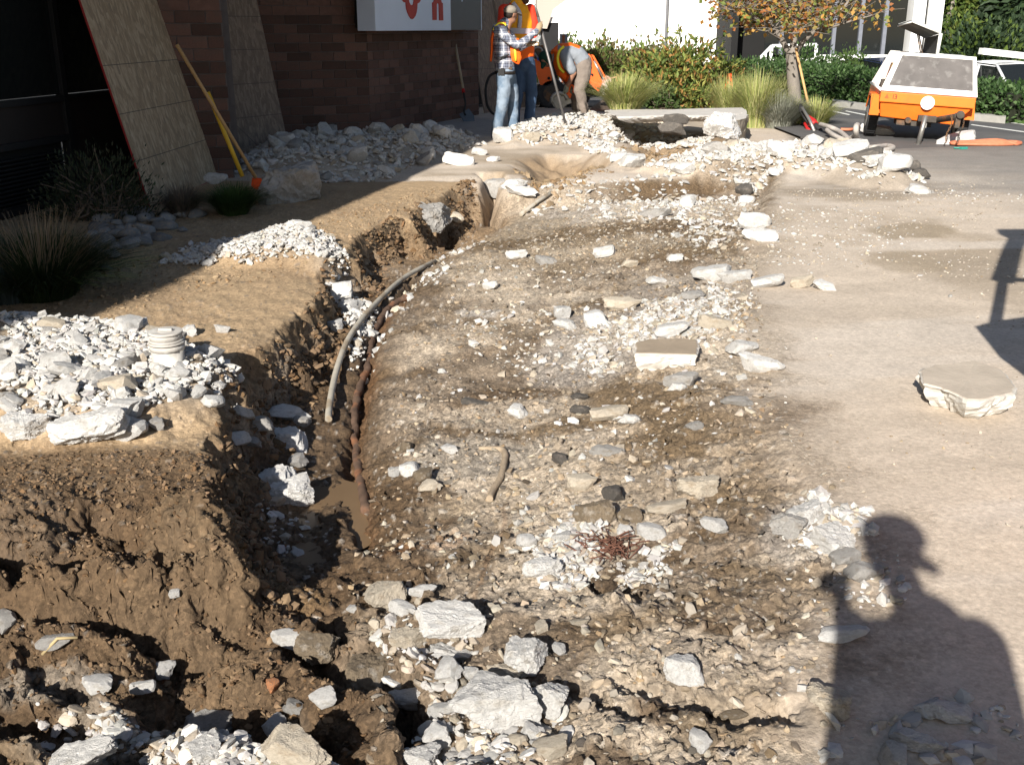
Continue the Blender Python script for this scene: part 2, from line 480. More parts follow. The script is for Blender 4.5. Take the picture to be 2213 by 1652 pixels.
c = blend(np.repeat(PAVE, len(fx), 0), c, exm)
onpave = (1 - exm)
c = blend(c, C(.38, .325, .265), onpave * ss(-0.1, 0.5, n1) * .35)
c = blend(c, C(.27, .21, .145), onpave * ss(0.15, .55, n3 + .5 * n1) * .7 * ss(900, 500, PY))
swp = fbm(fx * .35 + fy * .10, fy * 1.6 - fx * .25, 2.2, 4, 151)
c = blend(c, C(.52, .455, .385), onpave * ss(.05, .5, swp) * .7); c = blend(c, C(.36, .30, .235), onpave * ss(.1, .5, -swp) * .35)
# dug area: mix of soil, grey dust and brown patches
dug = exm * (1 - lb)
c = blend(c, DUST, dug * ss(-0.25, 0.35, n1 + 0.5 * n2) * 0.8)
c = blend(c, MUD, dug * ss(0.15, 0.5, fbm(fx * 1.0, fy * .8, 1.6, 5, 121, .6) + .35 * n2) * 0.55)
def ell(px, py, rx, ry, e=0.35):
    q = ((WPX - px) / rx) ** 2 + ((WPY - py) / ry) ** 2
    return ss(1 + e, 1 - e, q + 0.35 * n2)
for px, py, rx, ry, colr, k in (
    (1120, 730, 300, 60, MUD, .75), (980, 620, 130, 40, MUD, .5), (950, 850, 170, 50, MUD, .6), (870, 960, 120, 70, MUD, .8), (1330, 560, 200, 30, MUD, .4), (1300, 650, 260, 22, MUD, .4),
    (1020, 880, 160, 40, GREY, .8), (1100, 800, 180, 25, DUST, .6), (640, 1000, 110, 130, GREY, .7), (720, 960, 45, 140, GREY, .8),
    (860, 1110, 90, 60, MUD, .9), (850, 1055, 45, 22, RUST, .6), (960, 1050, 60, 22, RUST, .3), (1090, 1030, 90, 40, MUD, .6), (1020, 960, 130, 14, OLD, .5),
    (1440, 1180, 130, 70, MUD, .7), (1640, 1140, 110, 55, MUD, .75), (1520, 1320, 70, 40, MUD, .8), (1420, 1450, 60, 60, MUD, .8), (1210, 1440, 90, 50, MUD, .2),
    (1280, 1600, 110, 60, MUD, .8), (1000, 1180, 150, 90, MUD, .5), (1000, 1400, 260, 160, MUD, .65), (1310, 1180, 48, 40, DMUD, .9),
    (1450, 390, 190, 22, MUD, .7), (1500, 1390, 260, 60, DUST, .7), (1300, 1000, 300, 60, DUST, .5), (1230, 1090, 130, 90, DUST, .7), (1150, 1150, 90, 60, DUST, .6),
    (1300, 700, 150, 70, WHITE, .35), (1480, 620, 160, 40, WHITE, .3), (1550, 760, 120, 60, DUST, .8), (1300, 430, 250, 22, WHITE, .3), (1180, 520, 300, 30, OLD, .5),
    (1980, 500, 110, 14, OLD, .9), (1960, 565, 90, 22, OLD, .6), (1120, 440, 110, 30, OLD, .8), (1030, 620, 60, 8, WHITE, .5), (1260, 600, 70, 10, DUST, .8),
    (1750, 1150, 120, 90, WHITE, .35), (1560, 1480, 120, 60, OLD, .5)):
    c = blend(c, colr, ell(px, py, rx, ry) * k * (.75 if colr is MUD and py < 1400 and px > 900 else 1) * exm if px < 1900 else ell(px, py, rx, ry) * k)
# left bank
tanm = lb * ss(1010, 940, WPY) * ss(3.35, 3.55, fy)
c = blend(c, C(.37, .265, .16), lb * ss(3.2, 3.5, wy))
c = blend(c, C(.29, .20, .12), lb * ss(0.0, .5, n1 + .4 * n2) * .6 * ss(3.2, 3.5, wy))
# wet dark soil: trench walls and floor, and the muddy bank in front
dl = -sdf(POLY_L, wx, wy); dr = -sdf(POLY_R, wx, wy)
intr = ss(-0.02, 0.10, dl) * ss(-0.30, 0.10, dr) * ss(2.7, 2.9, wy) * ss(11.4, 10.2, wy)
near = ss(9.5, 6.5, fy)
c = blend(c, MUD, intr * .95 * near)
c = blend(c, C(.25, .17, .10), intr * (1 - near))
c = blend(c, DMUD, intr * ss(-.1, .4, n2) * .35 * near)
mudm = ss(1000, 1060, WPY + 40 * n1) * ss(900, 700, WPX - .4 * np.maximum(WPY - 1250, 0) + 60 * n1)
mudm = np.maximum(mudm, lb * ss(945, 990, WPY) * ss(3.9, 3.6, fy))
c = blend(c, MUD * 1.0, mudm * .97)
c = blend(c, C(.16, .108, .063), mudm * ss(0.05, .45, fbm(fx, fy, 2.2, 4, 131)) * .8)
c = blend(c, C(.14, .098, .058), ell(420, 1115, 90, 60) * .7); c = blend(c, C(.155, .11, .067), ell(430, 1180, 110, 50) * .8); c = blend(c, C(.125, .09, .06), ell(60, 1130, 90, 60) * .8)
c = blend(c, C(.165, .117, .07), ell(160, 1590, 260, 130) * .85); c = blend(c, C(.11, .077, .048), ell(300, 1230, 200, 40) * .5)
c = blend(c, GREY * 1.1, ell(330, 1500, 330, 70) * .6); c = blend(c, GREY, ell(90, 1360, 120, 50) * .6)
c = blend(c, RUST, ell(740, 1600, 60, 50) * .5); c = blend(c, C(.22, .14, .07), ell(600, 1130, 100, 40) * .8)
c = blend(c, RUST * .6, np.exp(-(dline(GP(PIPE_R, -.2), fx, fy) / .04) ** 2) * .45)
c = blend(c, C(.24, .12, .05), ss(8, 3, dline([(1085, 975), (1092, 1010), (1060, 1080), (1010, 1230)], PX, PY)) * .25)
for P, d, w in HEAPS:
    c = blend(c, DUST * .78, ss(-0.02, 0.2, sdf(P, wx, wy)) * (.7 + .3 * n2))
for P, d, w in PITS:
    c = blend(c, C(.235, .165, .10), ss(-0.15, 0.25, sdf(P, wx, wy) + .1 * n2) * .9)
c = blend(c, C(.30, .29, .28), ell(880, 275, 260, 26) * .8)                      # concrete slab by the brick wall
# asphalt towards the car park
asp = ss(-40, 60, 380 - WPY + (WPX - 1800) * .10 + 30 * n1) * ss(1690, 1760, WPX)
c = blend(c, C(.17, .16, .15), asp * .8); c = blend(c, ASPH, ss(330, 290, WPY + 10 * n1) * ss(1690, 1760, WPX))
# pebbles in the soil take lighter and darker stone colours
d1, i1, d2, i2 = CACHE['d']
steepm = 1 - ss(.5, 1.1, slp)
st = steepm * np.maximum(ss(.002, .005, d1) * (i1 > .80), ss(.001, .003, d2) * (i2 > .78)) * exm * (1 - .7 * lb) * ss(.3, .6, vn(fx * 1.6, fy * 1.6, 95) + .1)
c = blend(c, C(.48, .43, .37), st * .75)
st2 = steepm * np.maximum(ss(.002, .005, d1) * (i1 < .06), ss(.001, .003, d2) * (i2 < .06)) * exm
c = blend(c, C(.13, .12, .11), st2 * .6)
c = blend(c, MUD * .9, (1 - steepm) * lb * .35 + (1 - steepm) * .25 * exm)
c = c * (1 + (0.06 + 0.08 * exm) * n4 + 0.10 * n2)[:, None]
wet = np.clip(mudm * .8 * ss(-.2, .4, fbm(fx, fy, 2.6, 3, 141)) + intr * near * .8, 0, 1)
ca = me.color_attributes.new('soil', 'FLOAT_COLOR', 'POINT')
a = np.ones((len(fx), 4), np.float32); a[:, :3] = np.clip(c, .01, .9); a[:, 3] = wet
ca.data.foreach_set('color', a.ravel())
ga = me.attributes.new('grain', 'FLOAT', 'POINT')
ga.data.foreach_set('value', np.clip(.22 + .78 * exm * (1 - .45 * lb), 0, 1).astype(np.float32))

def soil_mat():
    m = bpy.data.materials.new('soil'); m.use_nodes = True
    nt = m.node_tree; N = nt.nodes; L = nt.links; b = N['Principled BSDF']
    at_ = N.new('ShaderNodeAttribute'); at_.attribute_name = 'soil'
    tc = N.new('ShaderNodeTexCoord')
    n = N.new('ShaderNodeTexNoise'); n.inputs['Scale'].default_value = 55; n.inputs['Detail'].default_value = 8; n.inputs['Roughness'].default_value = .7
    L.new(tc.outputs['Object'], n.inputs['Vector'])
    mr = N.new('ShaderNodeMapRange'); mr.inputs[1].default_value = .3; mr.inputs[2].default_value = .7; mr.inputs[3].default_value = .80; mr.inputs[4].default_value = 1.2
    L.new(n.outputs[0], mr.inputs[0])
    vm = N.new('ShaderNodeVectorMath'); vm.operation = 'SCALE'; L.new(at_.outputs['Color'], vm.inputs[0]); L.new(mr.outputs[0], vm.inputs['Scale'])
    last = vm.outputs[0]
    gr_ = N.new('ShaderNodeAttribute'); gr_.attribute_name = 'grain'
    for sc_, lo, hi, sd in ((62, .72, 1.30, .0), (130, .80, 1.22, 3.0)):      # single grains and tiny stones
        vo = N.new('ShaderNodeTexVoronoi'); vo.inputs['Scale'].default_value = sc_; L.new(tc.outputs['Object'], vo.inputs['Vector'])
        se = N.new('ShaderNodeSeparateColor'); L.new(vo.outputs['Color'], se.inputs[0])
        m3 = N.new('ShaderNodeMapRange'); m3.inputs[3].default_value = lo; m3.inputs[4].default_value = hi; L.new(se.outputs[0], m3.inputs[0])
        fm = N.new('ShaderNodeMix'); fm.data_type = 'FLOAT'; L.new(gr_.outputs['Fac'], fm.inputs[0]); fm.inputs[2].default_value = 1.0; L.new(m3.outputs[0], fm.inputs[3])
        v2 = N.new('ShaderNodeVectorMath'); v2.operation = 'SCALE'; L.new(last, v2.inputs[0]); L.new(fm.outputs[0], v2.inputs['Scale']); last = v2.outputs[0]
    L.new(last, b.inputs['Base Color'])
    r = N.new('ShaderNodeMapRange'); r.inputs[3].default_value = .95; r.inputs[4].default_value = .55; L.new(at_.outputs['Alpha'], r.inputs[0]); L.new(r.outputs[0], b.inputs['Roughness'])
    b.inputs['Specular IOR Level'].default_value = .25
    bp = N.new('ShaderNodeBump'); L.new(gr_.outputs['Fac'], bp.inputs['Strength']); bp.inputs['Distance'].default_value = .014
    L.new(n.outputs[0], bp.inputs['Height']); L.new(bp.outputs[0], b.inputs['Normal'])
    return m
tag(obj('excavated_ground', me, soil_mat()), kind='structure')

# ground beyond, down to the horizon
M_asph = mat('asphalt', (.085, .084, .085), .9, var=.18, scale=1.2, bump=.4, bscale=90, tint2=(.12, .115, .11), t2scale=.5)
bm = nb()
bm.faces.new([bm.verts.new((x, y, -0.012)) for x, y in [(3.7, -60), (57, -60), (8.95, 18.1), (6.25, 28.8), (5.6, 31.5), (-400, 31.5), (-400, 22.0), (4.2, 22.0), (4.2, 13.9), (11.2, 13.9), (3.7, 3.7)]])
tag(obj('asphalt_ground', bm, M_asph), kind='structure')
bm = nb(); bm.faces.new([bm.verts.new(v) for v in ((-500, -100, -.92), (500, -100, -.92), (500, 1200, -.92), (-500, 1200, -.92))])
tag(obj('lower_car_park_ground', bm, M_asph), kind='structure')
bm = nb(); q_ = [(57, -60), (8.95, 18.1), (6.25, 28.8), (5.6, 31.5), (-400, 31.5)]
for a_, c_ in zip(q_, q_[1:]): bm.faces.new([bm.verts.new(v) for v in ((*a_, -.012), (*c_, -.012), (c_[0] + .25, c_[1] + .5, -.95), (a_[0] + .25, a_[1] + .5, -.95))])
tag(obj('slope_ground', bm, mat('bank_soil', (.12, .10, .05), .95)), kind='structure')
M_dirt = mat('far_soil', (.26, .19, .125), .95, var=.2, scale=2, bump=.4, bscale=40)
bm = nb()
for q in ([(-400, -60), (0, -60), (-.5, .31), (-21.2, 22), (-400, 22)], [(0, -60), (4.6, -60), (4.6, 4.45), (.5, .31)], [(-.6, .4), (0, -60), (.6, .4)]):
    bm.faces.new([bm.verts.new((x, y, -.06)) for x, y in q])
tag(obj('subsoil_ground', bm, M_dirt), kind='structure')
# ---------------------------------------------------------------- broken concrete
def ico(sub):
    b = nb(); bmesh.ops.create_icosphere(b, subdivisions=sub, radius=1.0)
    V = np.array([v.co[:] for v in b.verts]); F = np.array([[v.index for v in f.verts] for f in b.faces]); b.free()
    return V / np.linalg.norm(V, axis=1)[:, None], F
ICO = {k: ico(k) for k in (1, 2, 3, 4, 5)}

def rock(seed, sub, planes=11, flat=0.75, rough=0.05, pillow=0.0):
    """a chunk bounded by random break planes, corners worn by noise"""
    r = np.random.default_rng(seed)
    V, F = ICO[sub]
    n = r.normal(size=(planes, 3)); n /= np.linalg.norm(n, axis=1)[:, None]
    n = np.concatenate([n, [[0, 0, 1], [0, 0, -1]]]); d = r.uniform(.62, 1.0, planes + 2); d[-2:] = flat
    q = V @ n.T
    rad = np.where(q > 0.06, d[None, :] / np.maximum(q, 0.06), 9).min(1)
    rad = np.minimum(rad, 1.25)
    P = V * rad[:, None]
    if rough:
        for f, a in ((1.8, 1.0), (4.5, .7), (9.0, .5), (18.0, .3 if sub > 2 else 0)):
            k = fbm(P[:, 0] * 1.3 + seed, P[:, 1] + P[:, 2] * 1.7, f, 2, seed)
            P = P * (1 + rough * a * k)[:, None]
    return P, F

ROCKS_S = [rock(100 + i, 1, 9, .7, .05)[0:2] for i in range(10)]
ROCKS_M = [rock(200 + i, 2, 9, .65, .08) for i in range(14)]
ROCKS_L = [rock(300 + i, 3, 11, .68, .085) for i in range(16)]
ROCKS_XL = [rock(300 + i, 5, 11, .68, .095) for i in range(16)]
PEB = [rock(400 + i, 1, 14, .85, .02) for i in range(6)]

def conc_mat(name, base, dark, var=.16):
    m = mat(name, base, .92, var=var, scale=7, bump=.9, bscale=22, tint2=dark, t2scale=2.2, t2lo=.52, t2hi=.75, objvar=.16, bdist=.010)
    nt = m.node_tree; N = nt.nodes; L = nt.links; b = N['Principled BSDF']      # aggregate specks
    tc = [n for n in N if n.type == 'TEX_COORD'][0]
    v = N.new('ShaderNodeTexVoronoi'); v.inputs['Scale'].default_value = 9; L.new(tc.outputs['Object'], v.inputs['Vector'])
    mr = N.new('ShaderNodeMapRange'); mr.inputs[1].default_value = .10; mr.inputs[2].default_value = .22; mr.inputs[3].default_value = .80; mr.inputs[4].default_value = 1.0
    L.new(v.outputs['Distance'], mr.inputs[0])
    lk = b.inputs['Base Color'].links[0]; src = lk.from_socket
    vm = N.new('ShaderNodeVectorMath'); vm.operation = 'SCALE'; L.new(src, vm.inputs[0]); L.new(mr.outputs[0], vm.inputs['Scale']); L.new(vm.outputs[0], b.inputs['Base Color'])
    return m
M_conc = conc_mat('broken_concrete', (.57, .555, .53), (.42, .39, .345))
M_cream = conc_mat('cream_concrete', (.48, .42, .335), (.37, .30, .22))
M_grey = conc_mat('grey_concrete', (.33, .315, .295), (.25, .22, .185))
M_muddy = conc_mat('muddy_concrete', (.20, .155, .105), (.36, .32, .27))
M_black = conc_mat('asphalt_lump', (.10, .09, .08), (.19, .165, .14))
M_clay = mat('clay_brick', (.36, .15, .065), .9, var=.25, scale=20, bump=.5, bscale=60, tint2=(.2, .13, .08), t2scale=8)
M_cob = mat('river_stone', (.20, .20, .20), .75, var=.2, scale=9, bump=.2, bscale=40, objvar=.35, tint2=(.27, .24, .2))
MATS = dict(w=M_conc, c=M_cream, g=M_grey, m=M_muddy, b=M_black, k=M_clay)
CH_MESH = {}
def chunk_mesh(kind, i, lod):
    key = (kind, i, lod)
    if key not in CH_MESH:
        P, F = {2: ROCKS_M, 3: ROCKS_L, 4: ROCKS_XL}[lod][i % (14 if lod == 2 else 16)]
        me = mesh_np('concrete_chunk', P, F, smooth=(lod >= 3))
        me.materials.append(MATS[kind])
        if lod >= 3:
            me.set_sharp_from_angle(angle=math.radians(24))
        CH_MESH[key] = me
    return CH_MESH[key]

def put_chunk(px, py, w, h, kind='w', label=None, group=None, cat='concrete chunk', rz=None, tilt=.25, i=None, name='concrete_chunk', sink=.25, lod=3, loc=None, deep=1.0):
    """px, py: middle of the chunk in the plan; w, h: its size there in plan px"""
    p = onT(px, py + h * .25) if loc is None else Vector(loc)
    dist = math.sqrt(p.x ** 2 + p.y ** 2 + (CAMH - p.z) ** 2)
    s = w * K * dist / FPX / 2
    # the visible height is part thickness, part depth
    el = math.asin((CAMH - p.z) / dist)
    hh = h * K * dist / FPX / 2
    sy = min(max(hh * 1.05, s * .5), s * 1.3) * deep
    sz = max(min((hh - sy * math.sin(el) * .6) * 1.2 / max(math.cos(el), .3), s * 1.1), s * .38)
    i = random.randrange(16) if i is None else i
    if w * h > 3000 and lod == 3: lod = 4
    o = obj(name, chunk_mesh(kind, i, lod))
    o.location = (p.x, p.y, p.z + sz * (.75 - sink * 1.2))
    flip = random.choice((0, PI))
    # spin only by half turns so that width and depth stay; small tilts
    o.rotation_euler = (random.uniform(-tilt, tilt), random.uniform(-tilt, tilt), (flip if rz is None else rz) + random.uniform(-.15, .15))
    o.scale = (s * 1.12, sy * 1.12, sz * 1.12)
    return tag(o, label, cat, group)

# chunks that stand out one by one: plan position, size, colour, label
HERO = [
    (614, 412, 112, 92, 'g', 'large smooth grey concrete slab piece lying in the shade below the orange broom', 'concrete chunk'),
    (192, 926, 124, 70, 'w', 'biggest pale rounded lump at the lower edge of the left rubble heap'),
    (276, 934, 60, 50, 'w', 'white jagged lump just right of the biggest one on the left heap edge'),
    (52, 925, 80, 66, 'w', 'two-toned white lump at the far left foot of the left rubble heap'),
    (288, 884, 48, 42, 'w', 'roundish white lump above the two big lumps of the left heap edge'),
    (342, 918, 34, 30, 'g', 'small grey stone at the lower right corner of the left heap'),
    (622, 894, 74, 32, 'w', 'flat bright white piece lying uppermost in the trench'),
    (655, 912, 30, 26, 'g', 'small grey stone under the flat white piece in the trench'),
    (620, 955, 86, 60, 'w', 'bright white slab tilted to the sun in the middle of the trench'),
    (645, 990, 32, 56, 'g', 'narrow grey shard standing right of the tilted white slab'),
    (600, 1040, 76, 60, 'w', 'white piece half in the black shade of the trench bank'),
    (638, 1066, 80, 74, 'w', 'blocky white lump sitting at the edge of the muddy puddle'),
    (590, 1085, 40, 28, 'c', 'small cream stone left of the block by the puddle'),
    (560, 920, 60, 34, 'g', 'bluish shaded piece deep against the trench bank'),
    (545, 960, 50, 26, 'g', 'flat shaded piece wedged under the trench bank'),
    (935, 470, 62, 66, 'g', 'tall grey chunk embedded in the soil lip of the trench', 'concrete chunk'),
    (940, 488, 60, 24, 'w', 'low white crumbs caught below the tall embedded chunk'),
    (985, 478, 30, 20, 'c', 'small pale stone beside the embedded chunk'),
    (1072, 412, 54, 44, 'g', 'dark grey chunk stuck in the soil beside the far pit'),
    (1110, 400, 52, 24, 'w', 'white sliver leaning into the far pit', ),
    (1128, 420, 70, 20, 'w', 'long white splinter lying along the pit edge'),
    (986, 348, 56, 30, 'w', 'pale chunk just at the line where the sunlight begins'),
    (1038, 330, 26, 18, 'w', 'small pale chunk right of the one on the sunlight line'),
    (1068, 345, 24, 14, 'w', 'lower of the small pale chips near the workers feet'),
    (1362, 352, 46, 34, 'w', 'rounded white chunk ending the rubble tongue between the two pits'),
    (1310, 545, 46, 28, 'w', 'wedge-shaped white chunk high in the dug area, casting a small shadow'),
    (1178, 564, 50, 22, 'g', 'flat grey-white chunk left of the wedge-shaped one in the dug area'),
    (1112, 552, 42, 22, 'w', 'white chunk nearest beyond the end of the grey conduit'),
    (1358, 572, 30, 20, 'c', 'cream stone to the right of the flat grey-white chunk'),
    (1062, 617, 28, 20, 'w', 'single white chip beside the rusty pipe bend'),
    (1216, 680, 38, 40, 'w', 'upright white chunk at the left edge of the scattered white patch'),
    (1222, 702, 52, 26, 'w', 'white chunk directly in front of the upright one'),
    (1290, 690, 44, 40, 'w', 'pale chunk in the middle of the scattered white patch'),
    (1345, 660, 70, 30, 'c', 'flattish cream chunk behind the cut block'),
    (1475, 820, 62, 40, 'g', 'flat grey shard propped against the cut block', ),
    (1463, 838, 34, 26, 'w', 'small white stone in front of the propped grey shard'),
    (1600, 753, 54, 38, 'w', 'grey-white chunk right of the cut block'),
    (1632, 785, 66, 42, 'w', 'flat white chunk below the one right of the cut block'),
    (1672, 792, 36, 26, 'w', 'small jagged chunk at the pavement edge right of the cut block'),
    (1118, 888, 38, 34, 'w', 'lone white chunk in the grey dust of the dug area'),
    (1023, 872, 52, 22, 'b', 'flat black asphalt lump left of the lone white chunk'),
    (1250, 858, 30, 20, 'b', 'upper black lump right of the lone white chunk'),
    (1252, 885, 36, 22, 'b', 'lower black lump right of the lone white chunk'),
    (1310, 895, 70, 38, 'c', 'sandy brown boulder half buried beside the black lumps'),
    (1360, 908, 40, 30, 'w', 'white chunk touching the sandy brown boulder'),
    (1498, 920, 38, 20, 'g', 'flat bluish-grey chip in the open dug soil'),
    (1595, 868, 56, 26, 'g', 'grey-white chip near the pavement edge below the cut block'),
    (972, 970, 38, 24, 'w', 'white stone left of the bent root'),
    (878, 968, 30, 32, 'm', 'brown stone with a dark shadow right of the rusty pipe'),
    (1208, 990, 34, 32, 'b', 'black-faced stone right of the bent root'),
    (1310, 975, 64, 18, 'g', 'long flat pale chip lying level right of the black-faced stone'),
    (888, 1012, 36, 32, 'w', 'white chunk in the rusty soil right of the rusty pipe'),
    (850, 1018, 22, 30, 'w', 'slim white chip left of the chunk in the rusty soil'),
    (912, 1028, 46, 36, 'm', 'mud-smeared chunk beside the white one in the rusty soil'),
    (930, 1050, 40, 26, 'c', 'cream chunk below the mud-smeared one'),
    (1515, 1052, 76, 50, 'c', 'large pale oval stone with a tan top in the dug soil'),
    (1448, 1098, 76, 22, 'c', 'flat tan stone pressed into the soil below the pale oval stone'),
    (1550, 1138, 58, 38, 'w', 'white angular chunk below the pale oval stone'),
    (1258, 1045, 56, 40, 'c', 'large cream chunk topping the gravelly patch'),
    (1280, 1112, 70, 62, 'm', 'large grey-brown chunk embedded in the gravelly patch'),
    (1328, 1068, 44, 44, 'b', 'dark grey lump right of the chunk topping the gravelly patch'),
    (1358, 1118, 42, 40, 'm', 'brown lump below the dark grey one'),
    (1350, 1148, 36, 30, 'w', 'white lump under the brown lump'),
    (1175, 1225, 64, 48, 'w', 'broad white chunk at the lower left of the gravelly patch'),
    (1140, 1168, 34, 36, 'w', 'white chunk at the left border of the gravelly patch'),
    (1218, 1160, 40, 26, 'w', 'white lump in the middle of the gravelly patch'),
    (1415, 1150, 60, 34, 'w', 'pale lumps cluster piece right of the brown nest of roots'),
    (1705, 1135, 60, 60, 'g', 'cracked pale slab piece left of the shadow of the cap'),
    (1745, 1115, 62, 56, 'w', 'white crumbly piece above the shadow of the cap'),
    (1790, 1165, 80, 66, 'w', 'big crumbly white piece the cap shadow falls on'),
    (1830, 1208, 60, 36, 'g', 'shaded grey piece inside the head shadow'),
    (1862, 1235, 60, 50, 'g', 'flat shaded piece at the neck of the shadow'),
    (1818, 1372, 84, 34, 'w', 'white flat stone half inside the shoulder shadow'),
    (1792, 1512, 70, 66, 'c', 'square pale stone cut by the edge of the arm shadow'),
    (1483, 1448, 68, 60, 'w', 'pyramid-like pale chunk in the lower right soil'),
    (1585, 1548, 48, 22, 'm', 'flat reddish-brown stone in the foreground soil'),
    (1510, 1602, 40, 44, 'w', 'narrow white chunk near the bottom edge left of the body shadow'),
    (2042, 1535, 92, 44, 'w', 'shaded cut block inside the body shadow'),
    (1988, 1605, 82, 44, 'w', 'shaded wedge stone below the cut block in the body shadow'),
    (1935, 1640, 50, 56, 'w', 'shaded round stone at the bottom of the body shadow'),
    (824, 1290, 78, 66, 'c', 'squarish cream boulder at the upper end of the foreground boulder group'),
    (918, 1276, 50, 30, 'w', 'oval grey-white stone alone right of the squarish cream boulder'),
    (762, 1315, 24, 22, 'w', 'small white pebble-like chunk left of the squarish cream boulder'),
    (878, 1320, 62, 40, 'w', 'white knobbly chunk touching the squarish cream boulder'),
    (880, 1385, 76, 60, 'c', 'cream boulder above the dark crack'),
    (932, 1332, 56, 44, 'c', 'rounded cream stone behind the long white boulder'),
    (980, 1352, 140, 74, 'w', 'long white boulder slanting across the foreground group', ),
    (958, 1415, 90, 56, 'w', 'rough white piece left below the long white boulder'),
    (970, 1452, 44, 50, 'w', 'upright white stone below the rough white piece'),
    (1016, 1452, 34, 30, 'w', 'small white stone right of the upright white stone'),
    (1140, 1408, 66, 84, 'w', 'bent white boulder at the right of the foreground group'),
    (1096, 1455, 68, 52, 'c', 'rounded triangular cream stone above the biggest boulder'),
    (1078, 1515, 176, 122, 'w', 'biggest white boulder of the foreground'),
    (1188, 1505, 66, 80, 'w', 'split white stone against the right side of the biggest boulder'),
    (895, 1527, 82, 48, 'w', 'white boulder with an orange streak left of the biggest boulder'),
    (960, 1535, 58, 40, 'w', 'white stone between the streaked boulder and the biggest one'),
    (805, 1448, 88, 150, 'm', 'tall mud-covered slab standing beside the dark crack'),
    (620, 1383, 60, 38, 'w', 'white-capped stone in the brown mud'),
    (690, 1395, 70, 60, 'm', 'mud-coated boulder left of the tall muddy slab'),
    (696, 1505, 56, 36, 'w', 'white stone in the mud below the tall muddy slab'),
    (634, 1528, 46, 34, 'g', 'grey round stone left of the white stone in the mud'),
    (592, 1476, 26, 46, 'k', 'orange brick fragment standing in the mud', 'brick fragment'),
    (948, 1590, 58, 50, 'w', 'white angular stone below the streaked boulder'),
    (905, 1640, 84, 60, 'w', 'large pale stone cut by the bottom edge in the middle'),
    (1195, 1615, 62, 44, 'c', 'cream stone with a curved shadow near the bottom edge'),
    (1145, 1580, 36, 32, 'w', 'rounded white stone below the biggest boulder'),
    (1252, 1345, 40, 16, 'c', 'flat thin stone beyond the biggest boulder'),
    (1212, 1402, 30, 30, 'w', 'small pale stone right of the bent white boulder'),
    (1172, 1358, 28, 32, 'c', 'small upright tan stone above the bent white boulder'),
    (470, 1570, 90, 74, 'g', 'grey and white boulder in the shaded hollow at lower left'),
    (446, 1620, 64, 56, 'w', 'white boulder below the grey and white one at lower left'),
    (600, 1570, 50, 50, 'w', 'pointed white stone in the shaded hollow'),
    (630, 1620, 130, 70, 'c', 'long splintered piece slanting in the shaded hollow'),
    (165, 1640, 116, 66, 'w', 'flat grey slab piece at the bottom left edge'),
    (380, 1290, 26, 18, 'w', 'white pebble resting in the tyre furrow'),
    (12, 1340, 36, 60, 'g', 'bluish boulder cut by the left edge of the picture'),
    (120, 1388, 60, 34, 'g', 'grey knobbly stone at the left below the mud bank'),
    (210, 1480, 60, 40, 'w', 'knobbly pale stones beside the thin reed at lower left'),
    (345, 1455, 60, 40, 'w', 'pale flat stone at the upper end of the lower rubble band'),
    (305, 1485, 44, 30, 'w', 'pale stone in the middle of the lower rubble band'),
    (480, 712, 30, 20, 'w', 'small white chunk on the tan bank right of the capped pipe'),
    (412, 716, 34, 28, 'w', 'white chunk right behind the capped pipe'),
    (458, 868, 40, 34, 'w', 'bright white lump at the trench lip below the capped pipe'),
    (655, 488, 40, 22, 'w', 'single lump on top of the middle rubble heap'),
    (742, 632, 50, 44, 'w', 'white block resting where the grey conduit bends'),
    (752, 672, 60, 50, 'w', 'large flat white piece leaning on the grey conduit'),
    (728, 705, 30, 42, 'w', 'upright pale stone at the foot of the trench rubble'),
    (112, 705, 44, 28, 'c', 'tan-topped chunk on the upper edge of the left heap'),
    (265, 700, 30, 18, 'w', 'white chip at the upper border of the left heap'),
    (1150, 300, 36, 24, 'c', 'yellowish lump on the far rubble crest'),
    (1090, 296, 36, 40, 'w', 'pale block beside the boots of the standing workers'),
    (1885, 348, 36, 22, 'w', 'white lump among the asphalt scraps', ),
    (1925, 358, 62, 40, 'w', 'biggest white lump at the right end of the far heap'),
    (1965, 362, 40, 26, 'b', 'dark lump leaning on the biggest white lump of the far heap'),
    (1988, 377, 36, 20, 'b', 'black broken asphalt piece at the far right of the rubble'),
    (1980, 412, 44, 22, 'w', 'last flat white chunk right of the far heap'),
    (1830, 330, 60, 40, 'w', 'pointed white chunk in the far heap near the hose'),
    (1868, 342, 80, 26, 'b', 'curled slab of old asphalt in the far heap'),
    (1762, 308, 66, 18, 'b', 'thin black asphalt slab sticking out of the far heap'),
    (1690, 330, 50, 34, 'w', 'light chunk left of the thin black asphalt slab'),
    (1605, 412, 34, 24, 'b', 'dark round stone at the pavement corner'),
    (1608, 434, 34, 22, 'w', 'white stone under the dark round one at the pavement corner'),
    (1484, 438, 40, 30, 'w', 'grey-white lump left of the dark round stone'),
    (1420, 462, 56, 22, 'g', 'flat whitish stone in the far dug soil'),
    (1635, 480, 60, 40, 'w', 'large pale lump on the broken pavement edge'),
    (1638, 512, 60, 30, 'w', 'layered pale lump under the large one on the pavement edge'),
    (1460, 558, 34, 18, 'w', 'small white stone in the far middle soil'),
    (1540, 592, 70, 38, 'w', 'left and biggest lump of the row leading to the pavement'),
    (1585, 600, 60, 32, 'w', 'second lump of the row leading to the pavement'),
    (1652, 612, 60, 28, 'w', 'third lump of the row leading to the pavement'),
    (1728, 612, 46, 30, 'c', 'peach-coloured lump of the row on the pavement'),
    (1780, 620, 50, 24, 'w', 'last pale lump of the row on the pavement'),
    (1415, 608, 36, 20, 'w', 'white chip left of the row leading to the pavement'),
    (1490, 640, 50, 24, 'g', 'dark-edged grey chunk below the row leading to the pavement'),
